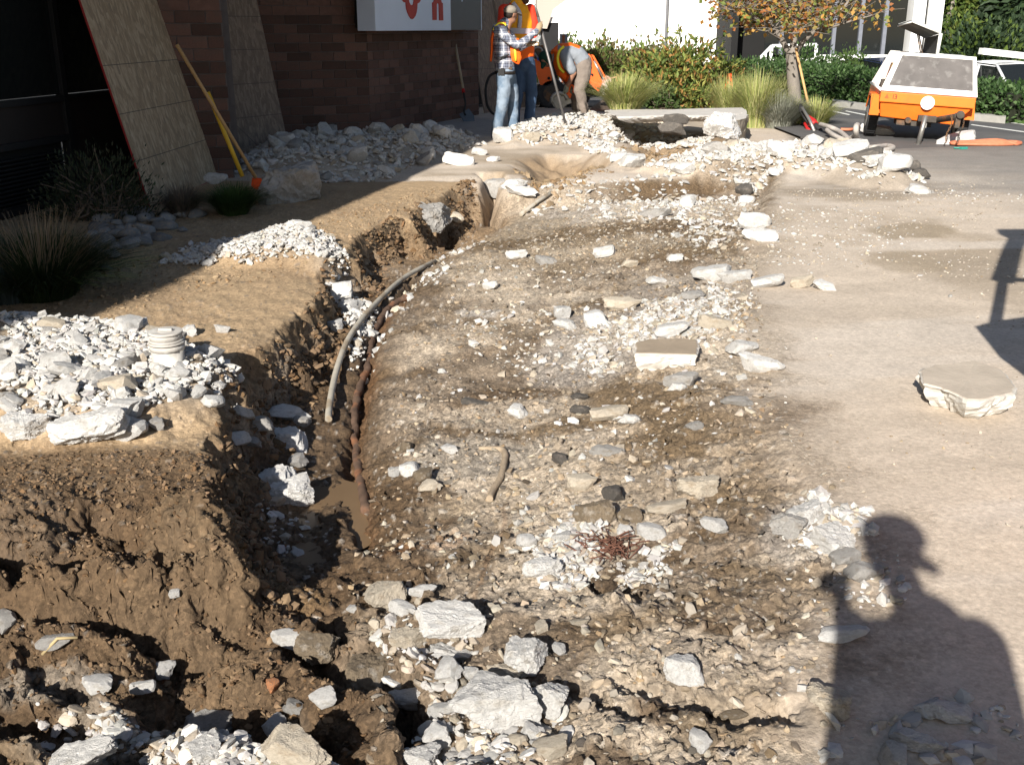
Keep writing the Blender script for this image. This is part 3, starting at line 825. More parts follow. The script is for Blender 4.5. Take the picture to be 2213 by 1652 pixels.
    (1540, 700, 60, 36, 'c', 'flat cream chunk behind the cut block at right'),
    (1450, 715, 60, 30, 'w', 'white chunk just behind the cut block at left'),
]
for hrow in HERO:
    px, py, w, h, k, lab = hrow[:6]
    put_chunk(px, py, w, h, k, lab, cat=hrow[6] if len(hrow) > 6 else ('asphalt lump' if k == 'b' else 'concrete chunk'),
              name='brick_fragment' if k == 'k' else ('asphalt_lump' if k == 'b' else 'concrete_chunk'), sink=.12 if w * h < 3000 else .16)

# fragments of the heaps, each an object while one can tell them apart; the crumbs between them as stuff
def in_poly(poly, px, py):
    return sdf(poly, np.array(px, float), np.array(py, float)) > 0

def sample(poly, n, rng):
    """n random ground points whose plan position lies in poly (even per square metre)"""
    xs = [p[0] for p in poly]; ys = [p[1] for p in poly]
    g = [G(a, b) for a, b in poly]
    x0, x1 = min(p[0] for p in g), max(p[0] for p in g); y0, y1 = min(p[1] for p in g), max(p[1] for p in g)
    X = np.zeros(0); Y = np.zeros(0)
    for _ in range(60):
        a = rng.uniform(x0, x1, n * 3); b = rng.uniform(y0, y1, n * 3)
        u, v = plan(a, b)
        k = in_poly(poly, u, v)
        X = np.concatenate([X, a[k]]); Y = np.concatenate([Y, b[k]])
        if len(X) >= n: break
    return X[:n], Y[:n]

def scatter(name, poly, n, smin, smax, base, m, kind='stuff', soft=0.0, label=None, cat=None, seed=1, lump=0.0, power=2.5, flatz=.7, lift=.25, tint=(.8, 1.05), stack=0.0, prob=None, fine=False, dirt=.28):
    rng = np.random.default_rng(seed)
    X, Y = sample(poly, n, rng)
    if prob is not None:
        k = rng.uniform(0, 1, len(X)) < prob(X, Y); X, Y = X[k], Y[k]
    if soft:
        pr = sdf(GP(poly), X, Y) / soft + .9 * fbm(X, Y, 3.0, 3, seed + 5) + .9 * fbm(X, Y, 9.0, 2, seed + 6)
        k = rng.uniform(0, 1, len(X)) < pr; X, Y = X[k], Y[k]
    n = len(X)
    if n == 0: return None
    S = smin + (smax - smin) * rng.uniform(0, 1, n) ** power
    Z = H(X, Y, fine) + S * (lift - .1) + rng.uniform(0, 1, n) * stack
    Vs = []; Fs = []; Ts = []; off = 0
    sel = rng.integers(0, len(base), n)
    q = rng.uniform(0, 2 * PI, (n, 3)); q[:, :2] = rng.normal(0, .45, (n, 2))
    for j, (P, F) in enumerate(base):
        ii = np.where(sel == j)[0]
        if not len(ii): continue
        sc3 = S[ii, None] * np.stack([rng.uniform(.7, 1.2, len(ii)), rng.uniform(.7, 1.2, len(ii)), rng.uniform(.5, 1, len(ii)) * flatz], 1)
        p = P[None] * sc3[:, None, :]
        a, b, c_ = q[ii, 0], q[ii, 1], q[ii, 2]
        y1 = p[..., 1] * np.cos(a)[:, None] - p[..., 2] * np.sin(a)[:, None]; z1 = p[..., 1] * np.sin(a)[:, None] + p[..., 2] * np.cos(a)[:, None]
        x1 = p[..., 0] * np.cos(b)[:, None] + z1 * np.sin(b)[:, None]; z2 = -p[..., 0] * np.sin(b)[:, None] + z1 * np.cos(b)[:, None]
        x2 = x1 * np.cos(c_)[:, None] - y1 * np.sin(c_)[:, None]; y2 = x1 * np.sin(c_)[:, None] + y1 * np.cos(c_)[:, None]
        x2 += X[ii, None]; y2 += Y[ii, None]; z2 += Z[ii, None]
        k = len(ii); nv = len(P)
        Vs.append(np.stack([x2, y2, z2], -1).reshape(-1, 3))
        Fs.append((F[None] + (np.arange(k) * nv)[:, None, None] + off).reshape(-1, 3))
        t = rng.uniform(tint[0], tint[1], k)[:, None] * (1 + rng.normal(0, .010, (k, 3)))
        t = np.where((rng.uniform(0, 1, k) < dirt)[:, None], t * np.array([[.84, .75, .63]]), t)
        Ts.append(np.repeat(t, nv, 0)); off += k * nv
    me = mesh_np(name, np.concatenate(Vs), np.concatenate(Fs), tint=np.concatenate(Ts))
    o = obj(name, me, m)
    return tag(o, label, cat, kind=kind)

def crumb_mat(name, base):
    return mat(name, base, .93, var=.14, scale=40, attr='tint', bump=.5, bscale=80, bdist=.006)
M_crumb = crumb_mat('concrete_crumbs', (.50, .48, .45))
M_crumbd = crumb_mat('dusty_gravel', (.34, .30, .245))
M_clod = crumb_mat('soil_clods', (.13, .086, .05))
M_clodt = crumb_mat('dry_clods', (.29, .21, .13))

PILES = [  # plan outline, individuals, individual radius range, crumbs count/size, name, label, group
    ([(0, 712), (130, 712), (330, 735), (460, 770), (520, 800), (545, 850), (470, 880), (380, 900), (300, 930), (110, 950), (0, 940)], 60, (.030, .070), 4600, (.006, .032),
     'angular pale concrete fragment in the big sunlit heap around the capped pipe', 'fragments of the big left heap', 'left_heap_crumbs'),
    ([(340, 570), (390, 535), (560, 508), (650, 492), (720, 520), (770, 575), (822, 600), (800, 640), (760, 690), (730, 690), (745, 640), (730, 600), (690, 580), (620, 572), (520, 578)], 30, (.030, .055), 4600, (.008, .032),
     'angular pale concrete fragment in the heap that spills into the trench', 'fragments of the middle heap', 'middle_heap_crumbs'),
    ([(470, 372), (560, 318), (700, 290), (860, 300), (1000, 288), (1060, 312), (930, 350), (860, 385), (700, 395), (560, 388)], 50, (.06, .17), 2700, (.015, .065),
     'bluish concrete fragment in the shaded heap under the brick wall', 'fragments in the shade of the brick wall', 'shaded_heap_crumbs'),
    ([(1075, 296), (1180, 268), (1300, 258), (1545, 282), (1540, 300), (1400, 296), (1330, 304), (1365, 350), (1345, 368), (1290, 340), (1240, 312), (1100, 318)], 22, (.06, .13), 2600, (.02, .06),
     'white concrete fragment on the far crest near the workers', 'fragments of the far crest', 'far_crest_crumbs'),
    ([(1365, 372), (1480, 345), (1620, 312), (1760, 290), (1830, 320), (1960, 352), (2000, 395), (1900, 402), (1700, 372), (1640, 392), (1500, 382)], 25, (.06, .15), 3400, (.02, .06),
     'white concrete fragment in the far heap below the tree', 'fragments of the far heap', 'far_heap_crumbs'),
]
seed = 10
for poly, n, (s0, s1), nc, (c0, c1), lab, grp, nm in PILES:
    rng = np.random.default_rng(seed); seed += 1
    X, Y = sample(poly, n, rng); Z = H(X, Y, False)
    for i in range(len(X)):
        s = s0 + (s1 - s0) * rng.uniform() ** 1.5
        o = obj('concrete_chunk', chunk_mesh('wwwwwwwwcg'[int(rng.integers(10))], int(rng.integers(14)), 2))
        o.location = (X[i], Y[i], Z[i] + s * rng.uniform(.1, .6)); o.rotation_euler = (rng.uniform(-.6, .6), rng.uniform(-.6, .6), rng.uniform(0, 6.28))
        o.scale = (s * rng.uniform(.8, 1.35), s * rng.uniform(.7, 1.1), s * rng.uniform(.6, .95))
        tag(o, lab, 'concrete chunk', grp)
    scatter(nm, poly, nc, c0, c1, ROCKS_S, M_crumb, label='loose crumbs and dust-white chips filling the rubble heap', seed=seed * 3, stack=.02, soft=.12, dirt=.10)

# loose crumbs and pebbles strewn over the dug ground
scatter('loose_gravel', [(700, 1250), (900, 700), (1000, 520), (1300, 440), (1640, 400), (1640, 640), (1680, 900), (1860, 1120), (1850, 1250), (1780, 1400), (1700, 1652), (850, 1652), (760, 1300)], 9000, .004, .022, PEB, M_crumbd,
        label='small gravel scattered over the dug soil', seed=71, power=3.2, tint=(.55, 1.25), fine=True, prob=lambda x, y: np.clip(.15 + 1.1 * fbm(x, y, 1.4, 3, 201) + .35, 0, 1))
scatter('white_chips', [(800, 1250), (900, 720), (1000, 520), (1300, 440), (1640, 400), (1800, 600), (1690, 900), (1860, 1120), (1850, 1250), (1780, 1400), (1700, 1652), (850, 1652), (760, 1300)], 3000, .005, .030, ROCKS_S, M_crumb,
        label='white concrete chips scattered over the dug soil', seed=72, power=4.2, tint=(.55, 1.0), fine=True, prob=lambda x, y: np.clip(1.8 * fbm(x, y, 1.1, 4, 202) + .12, 0, 1))
for k, (poly, n, s0, s1) in enumerate([
        ([(1230, 730), (1280, 640), (1420, 620), (1540, 600), (1640, 640), (1640, 720), (1560, 760), (1380, 740), (1300, 770)], 4200, .004, .030),
        ([(1110, 1080), (1200, 1040), (1300, 1050), (1320, 1100), (1280, 1190), (1160, 1210), (1110, 1150)], 2600, .004, .026),
        ([(1340, 1130), (1480, 1110), (1440, 1200), (1340, 1200)], 900, .005, .024),
        ([(1660, 1120), (1760, 1060), (1880, 1100), (1890, 1180), (1800, 1240), (1740, 1200)], 1500, .005, .032),
        ([(1240, 400), (1640, 385), (1640, 560), (1560, 560), (1400, 480), (1240, 430)], 1300, .012, .045),
        ([(1120, 395), (1240, 385), (1500, 375), (1500, 392), (1240, 410), (1120, 420)], 500, .012, .05),
        ([(780, 1250), (1000, 1290), (1220, 1400), (1250, 1652), (820, 1652), (860, 1500), (800, 1380)], 1500, .005, .028),
        ([(0, 1340), (250, 1430), (420, 1460), (520, 1530), (760, 1560), (760, 1652), (440, 1652), (330, 1560), (200, 1520), (0, 1440)], 3600, .005, .024),
        ([(520, 880), (660, 880), (640, 1010), (620, 1050), (530, 1000)], 260, .008, .035),
        ([(1780, 1480), (2200, 1480), (2213, 1652), (1760, 1652)], 420, .006, .030),
        ([(1780, 1180), (1960, 1180), (1980, 1300), (1830, 1330)], 200, .006, .028),
        ([(940, 600), (1100, 600), (1300, 700), (1280, 760), (960, 700)], 250, .008, .03)]):
    scatter('rubble_chips', poly, n, s0, s1, ROCKS_M if k in (6, 7) else ROCKS_S, M_crumb, label='pale concrete chips strewn in a patch on the soil', seed=300 + k, power=3.0, tint=(.6, 1.05), fine=True, soft=.25)
scatter('soil_clods', [(0, 980), (480, 960), (560, 1180), (760, 1200), (820, 1400), (760, 1652), (0, 1652)], 6500, .003, .012, ROCKS_S, M_clod, label='crumbly wet clods on the muddy bank', seed=81, power=3, tint=(.7, 1.6), fine=True)
scatter('dry_clods', [(140, 710), (700, 570), (860, 470), (1000, 390), (700, 470), (300, 560), (0, 690)], 2200, .004, .02, ROCKS_S, M_clodt, label='dry clods lying on the tan soil bank', seed=82, power=3.5, tint=(.8, 1.15), fine=True)
scatter('dark_crumbs', [(900, 700), (1300, 440), (1640, 400), (1680, 900), (1850, 1250), (1700, 1652), (850, 1652)], 900, .004, .016, ROCKS_S, crumb_mat('dark_crumb', (.10, .085, .07)), label='dark asphalt crumbs in the dug soil', seed=83, fine=True)
scatter('pavement_grit', [(1700, 400), (2213, 380), (2213, 1652), (2000, 1652), (1700, 900), (1680, 700)], 6000, .002, .012, PEB, M_crumbd, label='fine grit scattered on the dusty pavement', seed=84, power=3, tint=(.6, 1.3), prob=lambda x, y: np.clip(2.2 * fbm(x, y, .9, 3, 203) + .25, 0.03, 1), fine=True)

def face_prob(x, y):
    dl_ = -sdf(POLY_L, x, y); return np.exp(-((dl_ - .03) / .09) ** 2)
scatter('bank_clods', [(480, 1190), (470, 850), (560, 740), (640, 690), (700, 570), (800, 480), (920, 420), (1020, 380), (1060, 430), (980, 520), (860, 600), (760, 700), (700, 860), (640, 1190)], 16000, .005, .030, ROCKS_S, M_clod,
        label='clods of wet earth crumbling from the trench bank', seed=91, power=2.6, tint=(.7, 1.7), fine=True, prob=face_prob, lift=.3)
scatter('trench_rubble', [(800, 600), (930, 490), (1060, 440), (1060, 460), (960, 540), (880, 600), (800, 690), (740, 720), (760, 640)], 500, .008, .04, ROCKS_S, M_crumb, label='pale rubble bits in the shallow far part of the trench', seed=92, power=2.6, tint=(.6, 1.0), fine=True, soft=.2)

for k, (P, n_) in enumerate((([(1110, 362), (1180, 350), (1290, 352), (1335, 368), (1260, 398), (1180, 415), (1110, 392)], 1500), ([(1335, 316), (1420, 302), (1520, 316), (1480, 345), (1400, 365), (1365, 352)], 900))):
    scatter('pit_clods', P, n_, .008, .05, ROCKS_S, M_clodt, label='dry clods on the walls of the far hollow', seed=95 + k, power=3.4, tint=(.55, 1.15), soft=.3)

M_soilc = crumb_mat('soil_lumps', (.31, .245, .175))
scatter('soil_lumps', [(700, 1250), (860, 700), (960, 540), (1100, 430), (1640, 400), (1640, 640), (1700, 900), (1880, 1120), (1850, 1250), (1780, 1400), (1720, 1652), (800, 1652), (740, 1300)], 7500, .004, .019, ROCKS_S, M_soilc,
        label='lumps of dry soil crumbled over the dug ground', seed=98, power=3.2, tint=(.5, 1.25), fine=True, lift=.15, prob=lambda x, y: np.clip(1.0 * fbm(x, y, 1.7, 3, 205) + .6, 0, 1))

scatter('pavement_chips', [(1690, 400), (1950, 395), (2213, 420), (2213, 640), (1900, 660), (1640, 640), (1660, 500)], 4200, .003, .020, ROCKS_S, M_crumb, label='pale crushed chips strewn over the far pavement', seed=99, power=3.5, tint=(.5, 1.0), prob=lambda x, y: np.clip(2.0 * fbm(x, y, .8, 3, 206) + .35, 0.03, 1), fine=True)
# ---------------------------------------------------------------- brick building on the left
def wmap(P, Q):
    """frame of a wall from P to Q (ground points): returns origin, unit s, unit outward n (to the right of P->Q)"""
    P = Vector((*P, 0)); Q = Vector((*Q, 0)); s = (Q - P); L_ = s.length; s.normalize()
    return P, s, Vector((s.y, -s.x, 0)), L_
def wall_box(bm, fr, s0, s1, z0, z1, n0, n1, bev=0):
    P, s, n, _ = fr
    R = Matrix((s, n, Vector((0, 0, 1)))).transposed()
    c = P + s * (s0 + s1) / 2 + n * (n0 + n1) / 2 + Vector((0, 0, (z0 + z1) / 2))
    bx(bm, c, (s1 - s0, n1 - n0, z1 - z0), R, bev)
def on_wall(fr, s, z, n=0): return fr[0] + fr[1] * s + fr[2] * n + Vector((0, 0, z))

Q0 = (-6.05, -6.0)
W_A = wmap((-7.0, -6.0), (-3.72, 10.9))                 # dark window wall
Q1 = (-3.50, 11.05); Q2 = (-2.93, 11.25)
W_B = wmap(Q1, Q2)                                       # brick pier facing the viewer
Q3 = (-4.15, 14.75); Q4 = (-2.06, 15.76)
W_C = wmap(Q3, Q4)
W_D = wmap(Q4, (-0.60, 19.65))
WALLTOP = 3.6

M_mortar = mat('mortar', (.13, .112, .106), .95, var=.15, scale=12, bump=.4, bscale=60)
M_brick = mat('red_brick', (.125, .068, .052), .85, var=.2, scale=14, bump=.4, bscale=60, objvar=.45, bdist=.004, tint2=(.11, .068, .054), t2scale=2)
M_dark = mat('dark_bronze_metal', (.012, .012, .013), .6, var=.15, scale=5, bump=.1, bscale=30, spec=.3)
M_pan = mat('dark_spandrel_panel', (.022, .017, .016), .6, var=.2, scale=3)
M_void = mat('interior_shade_black', (.012, .012, .012), .9, var=.2, scale=1)  # near-black colour standing in for the shade inside openings
M_glass = bpy.data.materials.new('window_glass'); M_glass.use_nodes = True
b_ = M_glass.node_tree.nodes['Principled BSDF']; b_.inputs['Base Color'].default_value = (.012, .014, .014, 1); b_.inputs['Roughness'].default_value = .06; b_.inputs['Specular IOR Level'].default_value = .45
M_white = mat('white_paint', (.82, .82, .80), .7, var=.03, scale=2, bump=.05, bscale=20)
M_soffit = mat('beige_soffit', (.42, .36, .31), .8, var=.05, scale=2)

bld = empty('brick_building', (-3.3, 10.6, 0), 'dark brick office building with tall windows along the left, rubble at its foot', 'building')
def part(name, bm, m, par=bld, lab=None):
    o = obj(name, bm, m); o.parent = par
    # children keep world coordinates
    o.matrix_parent_inverse = Matrix.Translation(par.location).inverted() if par.rotation_euler.z == 0 else par.matrix_world.inverted()
    if lab: o['label'] = lab
    return o

# backing masonry (mortar), one piece per wall face
for fr in (W_B, W_C, W_D):
    bm = nb(); wall_box(bm, fr, 0, fr[3], -.3, WALLTOP, -.32, -.012); part('wall', bm, M_mortar)
bm = nb()   # return between pier and the set-back wall, in plain masonry
fr = wmap((Q2[0] - .02, Q2[1] + .33), (Q3[0] + .15, Q3[1] + .1)); wall_box(bm, fr, 0, fr[3], -.3, WALLTOP, -.1, 0)
part('return_wall', bm, M_mortar)

BL, BH, BD, MJ = .19, .0667, .05, .010
def brick_bm():
    b = nb(); bx(b, (0, 0, 0), (BL, BD, BH), bev=0.0); return b
bm_full = bpy.data.meshes.new('brick'); t_ = nb(); bx(t_, (0, 0, 0), (1, 1, 1)); bmesh.ops.bevel(t_, geom=list(t_.edges), offset=.02, segments=1, affect='EDGES'); t_.to_mesh(bm_full); t_.free(); bm_full.materials.append(M_brick)
rb = random.Random(5)
def lay(fr, zlo, zhi, bl, bh, far_stuff_z, s0=0.0, s1=None):
    P, s, n, L_ = fr
    s1 = L_ if s1 is None else s1
    ang = math.atan2(s.y, s.x)
    z = zlo; k = 0
    up = nb()
    while z < zhi:
        x = s0 - (bl / 2 if k % 2 else 0)
        while x < s1 - .02:
            a, b2 = max(x, s0), min(x + bl - MJ, s1)
            if b2 - a > .02:
                j = rb.uniform(-.0015, .0015)
                if z < far_stuff_z:
                    o = bpy.data.objects.new('brick', bm_full); COL.objects.link(o); o.parent = bld
                    o.matrix_parent_inverse = Matrix.Translation(bld.location).inverted()
                    o.location = P + s * (a + b2) / 2 + n * (-.025 + j) + Vector((0, 0, z + bh / 2))
                    o.rotation_euler = (0, 0, ang); o.scale = (b2 - a, .05, bh - MJ)
                else:
                    wall_box(up, fr, a, b2, z, z + bh - MJ, -.05 + j, j)
            x += bl
        z += bh; k += 1
    if len(up.verts):
        o = part('upper_bricks', up, M_brick); o['kind'] = 'stuff'
    else: up.free()
lay(W_B, -.05, WALLTOP, .30, .122, 1.60)
lay(W_C, -.05, WALLTOP, .33, .122, 1.60)
lay(W_D, -.05, WALLTOP, .33, .122, 1.58)
# bottom courses keep going below the rubble

# window wall
bm = nb()
LA = W_A[3]
wall_box(bm, W_A, 0, LA, -.3, .02, -.25, .0)
part('plinth', bm, M_pan)
bm = nb(); wall_box(bm, W_A, 0, LA + .5, -.3, WALLTOP, -3.0, -2.9); wall_box(bm, W_A, 0, LA + .5, .0, .04, -3, -.1)
part('interior', bm, M_void)
def s_at(px, py):
    """distance along the window wall where the plan ray hits it"""
    r = Vector(ray(px, py)); P, s, n, _ = W_A
    t = (P.dot(n)) / Vector((r.x, r.y, 0)).dot(n)
    h = Vector((r.x * t, r.y * t, 0)); return (h - P).dot(s), CAMH + r.z * t
sv, _ = s_at(127, 200)
_, zsill = s_at(60, 208)
_, zl = s_at(60, 318)
mull = sv + .04
fr_ = nb()
for a in (mull, mull + 1.25, mull + 2.3, mull - 2.4, mull - 4.8, mull - 7.2, LA - .05):
    if a < LA: wall_box(fr_, W_A, a, a + .07, .02, WALLTOP, -.06, .02, .004)
for z in (zsill - .07, zl, .02):
    wall_box(fr_, W_A, mull - 9, mull, z, z + .055, -.06, .018, .003)
wall_box(fr_, W_A, mull + .07, LA, zsill - .05, zsill - .015, -.06, .012, .003)
part('window_frame', fr_, M_dark)
gl = nb(); wall_box(gl, W_A, mull - 9, mull, zsill - .01, WALLTOP, -.03, -.02); part('pane', gl, M_glass)
gl = nb(); wall_box(gl, W_A, mull + .07, mull + 1.25, zsill - .01, WALLTOP, -.034, -.024); wall_box(gl, W_A, mull + 1.32, LA - .05, zsill - .01, WALLTOP, -.034, -.024); part('pane', gl, M_glass)
pn = nb(); wall_box(pn, W_A, mull - 9, mull, zl + .055, zsill - .07, -.05, -.01); wall_box(pn, W_A, mull + .07, LA, .02, zsill - .05, -.06, -.03); part('spandrel_panel', pn, M_pan)
vent = part('louvre_vent', (lambda b: (wall_box(b, W_A, mull - 9, mull, .05, zl, -.09, -.07), b)[1])(nb()), M_void)
sl = nb(); wall_box(sl, W_A, mull - 3.2, mull - .09, 0, .012, -.05, .01); sm = bpy.data.meshes.new('slat'); sl.to_mesh(sm); sl.free(); sm.materials.append(M_dark)
nz_ = int((zl - .10) / .034)
for i in range(nz_):
    o = bpy.data.objects.new('slat', sm); COL.objects.link(o); o.parent = vent; o.location = (0, 0, .08 + i * .034)
    o.matrix_parent_inverse = Matrix.Identity(4)
# roof slab that throws the long shadow
zr = 3.55
off = (SX / math.tan(SUN_EL) * zr, SY / math.tan(SUN_EL) * zr)
S1 = G(140, 700); S2 = G(1062, 300)
R1 = (S1[0] - off[0], S1[1] - off[1]); R2 = (S2[0] - off[0], S2[1] - off[1])
dx, dy = R2[0] - R1[0], R2[1] - R1[1]
A1 = (R1[0] - dx * 1.0, R1[1] - dy * 1.0); A2 = (R2[0] + dx * .60, R2[1] + dy * .60)
def _s(px, py): g = G(px, py); return (g[0] - off[0], g[1] - off[1])
E1, E2 = _s(1092, 292), _s(1285, 246); E3 = (E2[0] + .25, E2[1] + 3.5)  # unseen edge bulges outward, shaped so its shadow reaches the workers
bm = nb(); prism(bm, [A1, R2, E1, E2, E3, (E3[0] - 7, E3[1] + 1), (A1[0] - 8, A1[1])], .3, Matrix.Translation((0, 0, zr)))
part('roof', bm, M_dark)

# far wing of the building, beyond the workers: boards against a dark recess and a white-trimmed soffit
bm = nb()
p0 = at(1128, 200, 21.5); p1 = at(1178, 200, 22.5)
fr = wmap((-.6, 20.6), (p1.x, p1.y)); wall_box(bm, fr, -.3, fr[3], -.2, WALLTOP, -1.6, -1.1)
part('rear_wall', bm, M_pan)
bm = nb(); a = at(1168, 75, 22.0); wall_box(bm, wmap((a.x, a.y), (a.x + 1, a.y + .1)), 0, .36, -.05, CAMH + .1, -.3, 0)
part('entrance_post', bm, M_dark)
bm = nb(); wall_box(bm, wmap((a.x, a.y), (a.x + 1, a.y + .1)), -.04, .42, CAMH + .08, CAMH + .19, -.32, .03)
part('post_capital', bm, M_white)
bm = nb()
v0 = at(1166, 70, 21.9); q = [at(1160, 60, 21.9), at(1182, 62, 21.9), at(1196, 20, 21.9), at(1226, -2, 21.9), at(1226, -60, 21.9), at(1160, -60, 21.9)]
vs = [bm.verts.new(p) for p in q]; f = bm.faces.new(vs); r = bmesh.ops.extrude_face_region(bm, geom=[f]); bmesh.ops.translate(bm, vec=(0, 1.4, 0), verts=[v for v in r['geom'] if isinstance(v, bmesh.types.BMVert)])
part('soffit', bm, M_soffit)

# ---------------------------------------------------------------- sheets of strand board
def osb_mat(name, base, warm):
    m = bpy.data.materials.new(name); m.use_nodes = True
    nt = m.node_tree; N = nt.nodes; L = nt.links; b = N['Principled BSDF']
    tc = N.new('ShaderNodeTexCoord'); cols = None
    mp = N.new('ShaderNodeMapping'); mp.inputs['Scale'].default_value = (34, 34, 13); mp.inputs['Rotation'].default_value = (0, .35, 0); L.new(tc.outputs['Object'], mp.inputs[0])
    v = N.new('ShaderNodeTexVoronoi'); v.inputs['Scale'].default_value = 1.0; L.new(mp.outputs[0], v.inputs['Vector'])
    nz = N.new('ShaderNodeTexNoise'); nz.inputs['Scale'].default_value = 1.1; nz.inputs['Detail'].default_value = 8; nz.inputs['Roughness'].default_value = .75; nz.inputs['Distortion'].default_value = .8; L.new(mp.outputs[0], nz.inputs['Vector'])
    sep = N.new('ShaderNodeSeparateColor'); L.new(v.outputs['Color'], sep.inputs[0])
    ad = N.new('ShaderNodeMath'); ad.operation = 'MULTIPLY_ADD'; ad.inputs[1].default_value = .40; L.new(sep.outputs[0], ad.inputs[0]); L.new(nz.outputs[0], ad.inputs[2])
    cr = N.new('ShaderNodeValToRGB'); cr.color_ramp.elements[0].position = .35; cr.color_ramp.elements[1].position = .98
    cr.color_ramp.elements[0].color = (*[x * .45 for x in base], 1); cr.color_ramp.elements[1].color = (*base, 1)
    e = cr.color_ramp.elements.new(.66); e.color = (*warm, 1)
    L.new(ad.outputs[0], cr.inputs[0]); L.new(cr.outputs[0], b.inputs['Base Color']); b.inputs['Roughness'].default_value = .8
    bp = N.new('ShaderNodeBump'); bp.inputs['Strength'].default_value = .3; bp.inputs['Distance'].default_value = .003; L.new(v.outputs['Distance'], bp.inputs['Height']); L.new(bp.outputs[0], b.inputs['Normal'])
    return m
M_osb = osb_mat('strand_board', (.44, .35, .24), (.28, .205, .125))
M_osb2 = osb_mat('brown_strand_board', (.27, .205, .155), (.18, .13, .095))
M_rededge = mat('red_sealed_edge', (.30, .02, .02), .6)
M_ink = mat('ink_line', (.07, .06, .055), .8)
def board(name, fl, fr_, tl, tr, m, label, edge=True, lines=(), th=.014, group=None):
    """a sheet from its four corners (foot left, foot right, top left, top right)"""
    fl, fr_, tl, tr = map(Vector, (fl, fr_, tl, tr))
    xs = (fr_ - fl); ys = (tl - fl); n = xs.cross(ys).normalized()
    root = empty(name, fl, label, 'board', group)
    X = xs.normalized(); Z = (ys - X * ys.dot(X)).normalized(); Y = Z.cross(X)
    root.rotation_mode = 'QUATERNION'; root.rotation_quaternion = Matrix((X, Y, Z)).transposed().to_quaternion()
    Wd, Ht = xs.length, ys.length
    b = nb(); prism(b, [(0, 0), (Wd, 0), (Wd, Ht), (0, Ht)], th)
    bmesh.ops.transform(b, matrix=Matrix.Rotation(PI / 2, 4, 'X'), verts=b.verts)      # x right, z up, thickness towards -y
    sh = obj('sheet', b, m, root)
    if edge:
        b = nb(); bx(b, (-.0025, -th / 2, Ht / 2), (.005, th + .002, Ht)); bx(b, (Wd / 2, -th / 2, -.0025), (Wd, th + .002, .005))
        obj('sealed_edge', b, M_rededge, root)
    if lines:
        b = nb()
        for l in lines:
            if len(l) == 2: bx(b, (Wd / 2, -th - .0006, l[0]), (Wd * l[1], .001, .006))
            else:
                a, c_ = Vector((l[0], -th - .0006, l[1])), Vector((l[2], -th - .0006, l[3])); d = c_ - a
                bx(b, (a + c_) / 2, (d.length, .001, .007), Matrix.Rotation(-math.atan2(d.z, d.x), 3, 'Y'))
        obj('pencil_line', b, M_ink, root)
    return root
def xy(px, py, Y): return at(px, py, Y)
# A: nearest, leaning on the window wall
fa = Vector((*G(322, 447), 0)); fb = Vector((*G(468, 384), 0.0))
LEAN = Vector((-.62, .10, 2.55))
def on_ray_plane(px, py, p, n):
    r = Vector(ray(px, py)); o_ = Vector((0, 0, CAMH)); t = (p - o_).dot(n) / r.dot(n); return o_ + r * t
xd = (fb - fa).normalized()
pn_ = xd.cross((at(181, 0, fa.y + .12) - fa).normalized()).normalized()
ta = on_ray_plane(181, 0, fa, pn_); tb = on_ray_plane(357, 0, fa, pn_)
da = (ta - fa); db = (tb - fb)
board('strand_board', fa, fb, fa + da.normalized() * 2.44, fb + da.normalized() * 2.44, M_osb, 'nearest strand board sheet with a red left edge, leaning on the dark windows', lines=[(.40, 1), (.81, 1), (1.22, 1), (1.9, 1)])
# C: narrow brownish sheet behind B ; B: leaning on the recess
yB = 13.2
fB0 = Vector((*G(487, 334), 0)); fB1 = Vector((*G(622, 315), 0)); tB0 = at(457, 0, fB0.y + .5); tB1 = at(578, 0, 14.3)
board('strand_board', fB0, fB1, fB0 + (tB0 - fB0) * 1.25, fB1 + (at(588, 0, fB1.y + .5) - fB1) * 1.25, M_osb2, 'brown strand board sheet leaning right of the brick pier, with crossing pencil lines', lines=[(.42, 1), (.83, 1), (1.25, 1), (.62, .02, .10, .52), (1.66, 1)])
fC0 = at(447, 340, fB0.y + .25); fC1 = at(500, 337, fB0.y + .55); tC0 = at(424, 0, fB0.y + .85)
board('strand_board', fC0, fC1, fC0 + (tC0 - fC0) * 1.25, fC1 + (tC0 - fC0) * 1.25, M_osb2, 'narrow reddish strand board strip half behind the brown sheet by the pier', edge=False)
# D: beyond the brick corner, and E behind the workers
fD0 = at(1046, 246, 19.9); fD1 = at(1100, 240, 20.9); tD0 = at(1018, -10, 20.35)
board('strand_board', fD0, fD1, fD0 + (tD0 - fD0) * 1.1, fD1 + (tD0 - fD0) * 1.1, M_osb2, 'strand board sheet beyond the brick corner, left of the plaid worker', edge=False, lines=[(.8, 1)])
fE0 = at(1118, 232, 21.2); fE1 = at(1166, 226, 21.8); tE0 = at(1082, -10, 21.7)
board('strand_board', fE0, fE1, fE0 + (tE0 - fE0) * 1.1, fE1 + (tE0 - fE0) * 1.1, M_osb2, 'farthest strand board sheet, seen behind the two standing workers', edge=False)

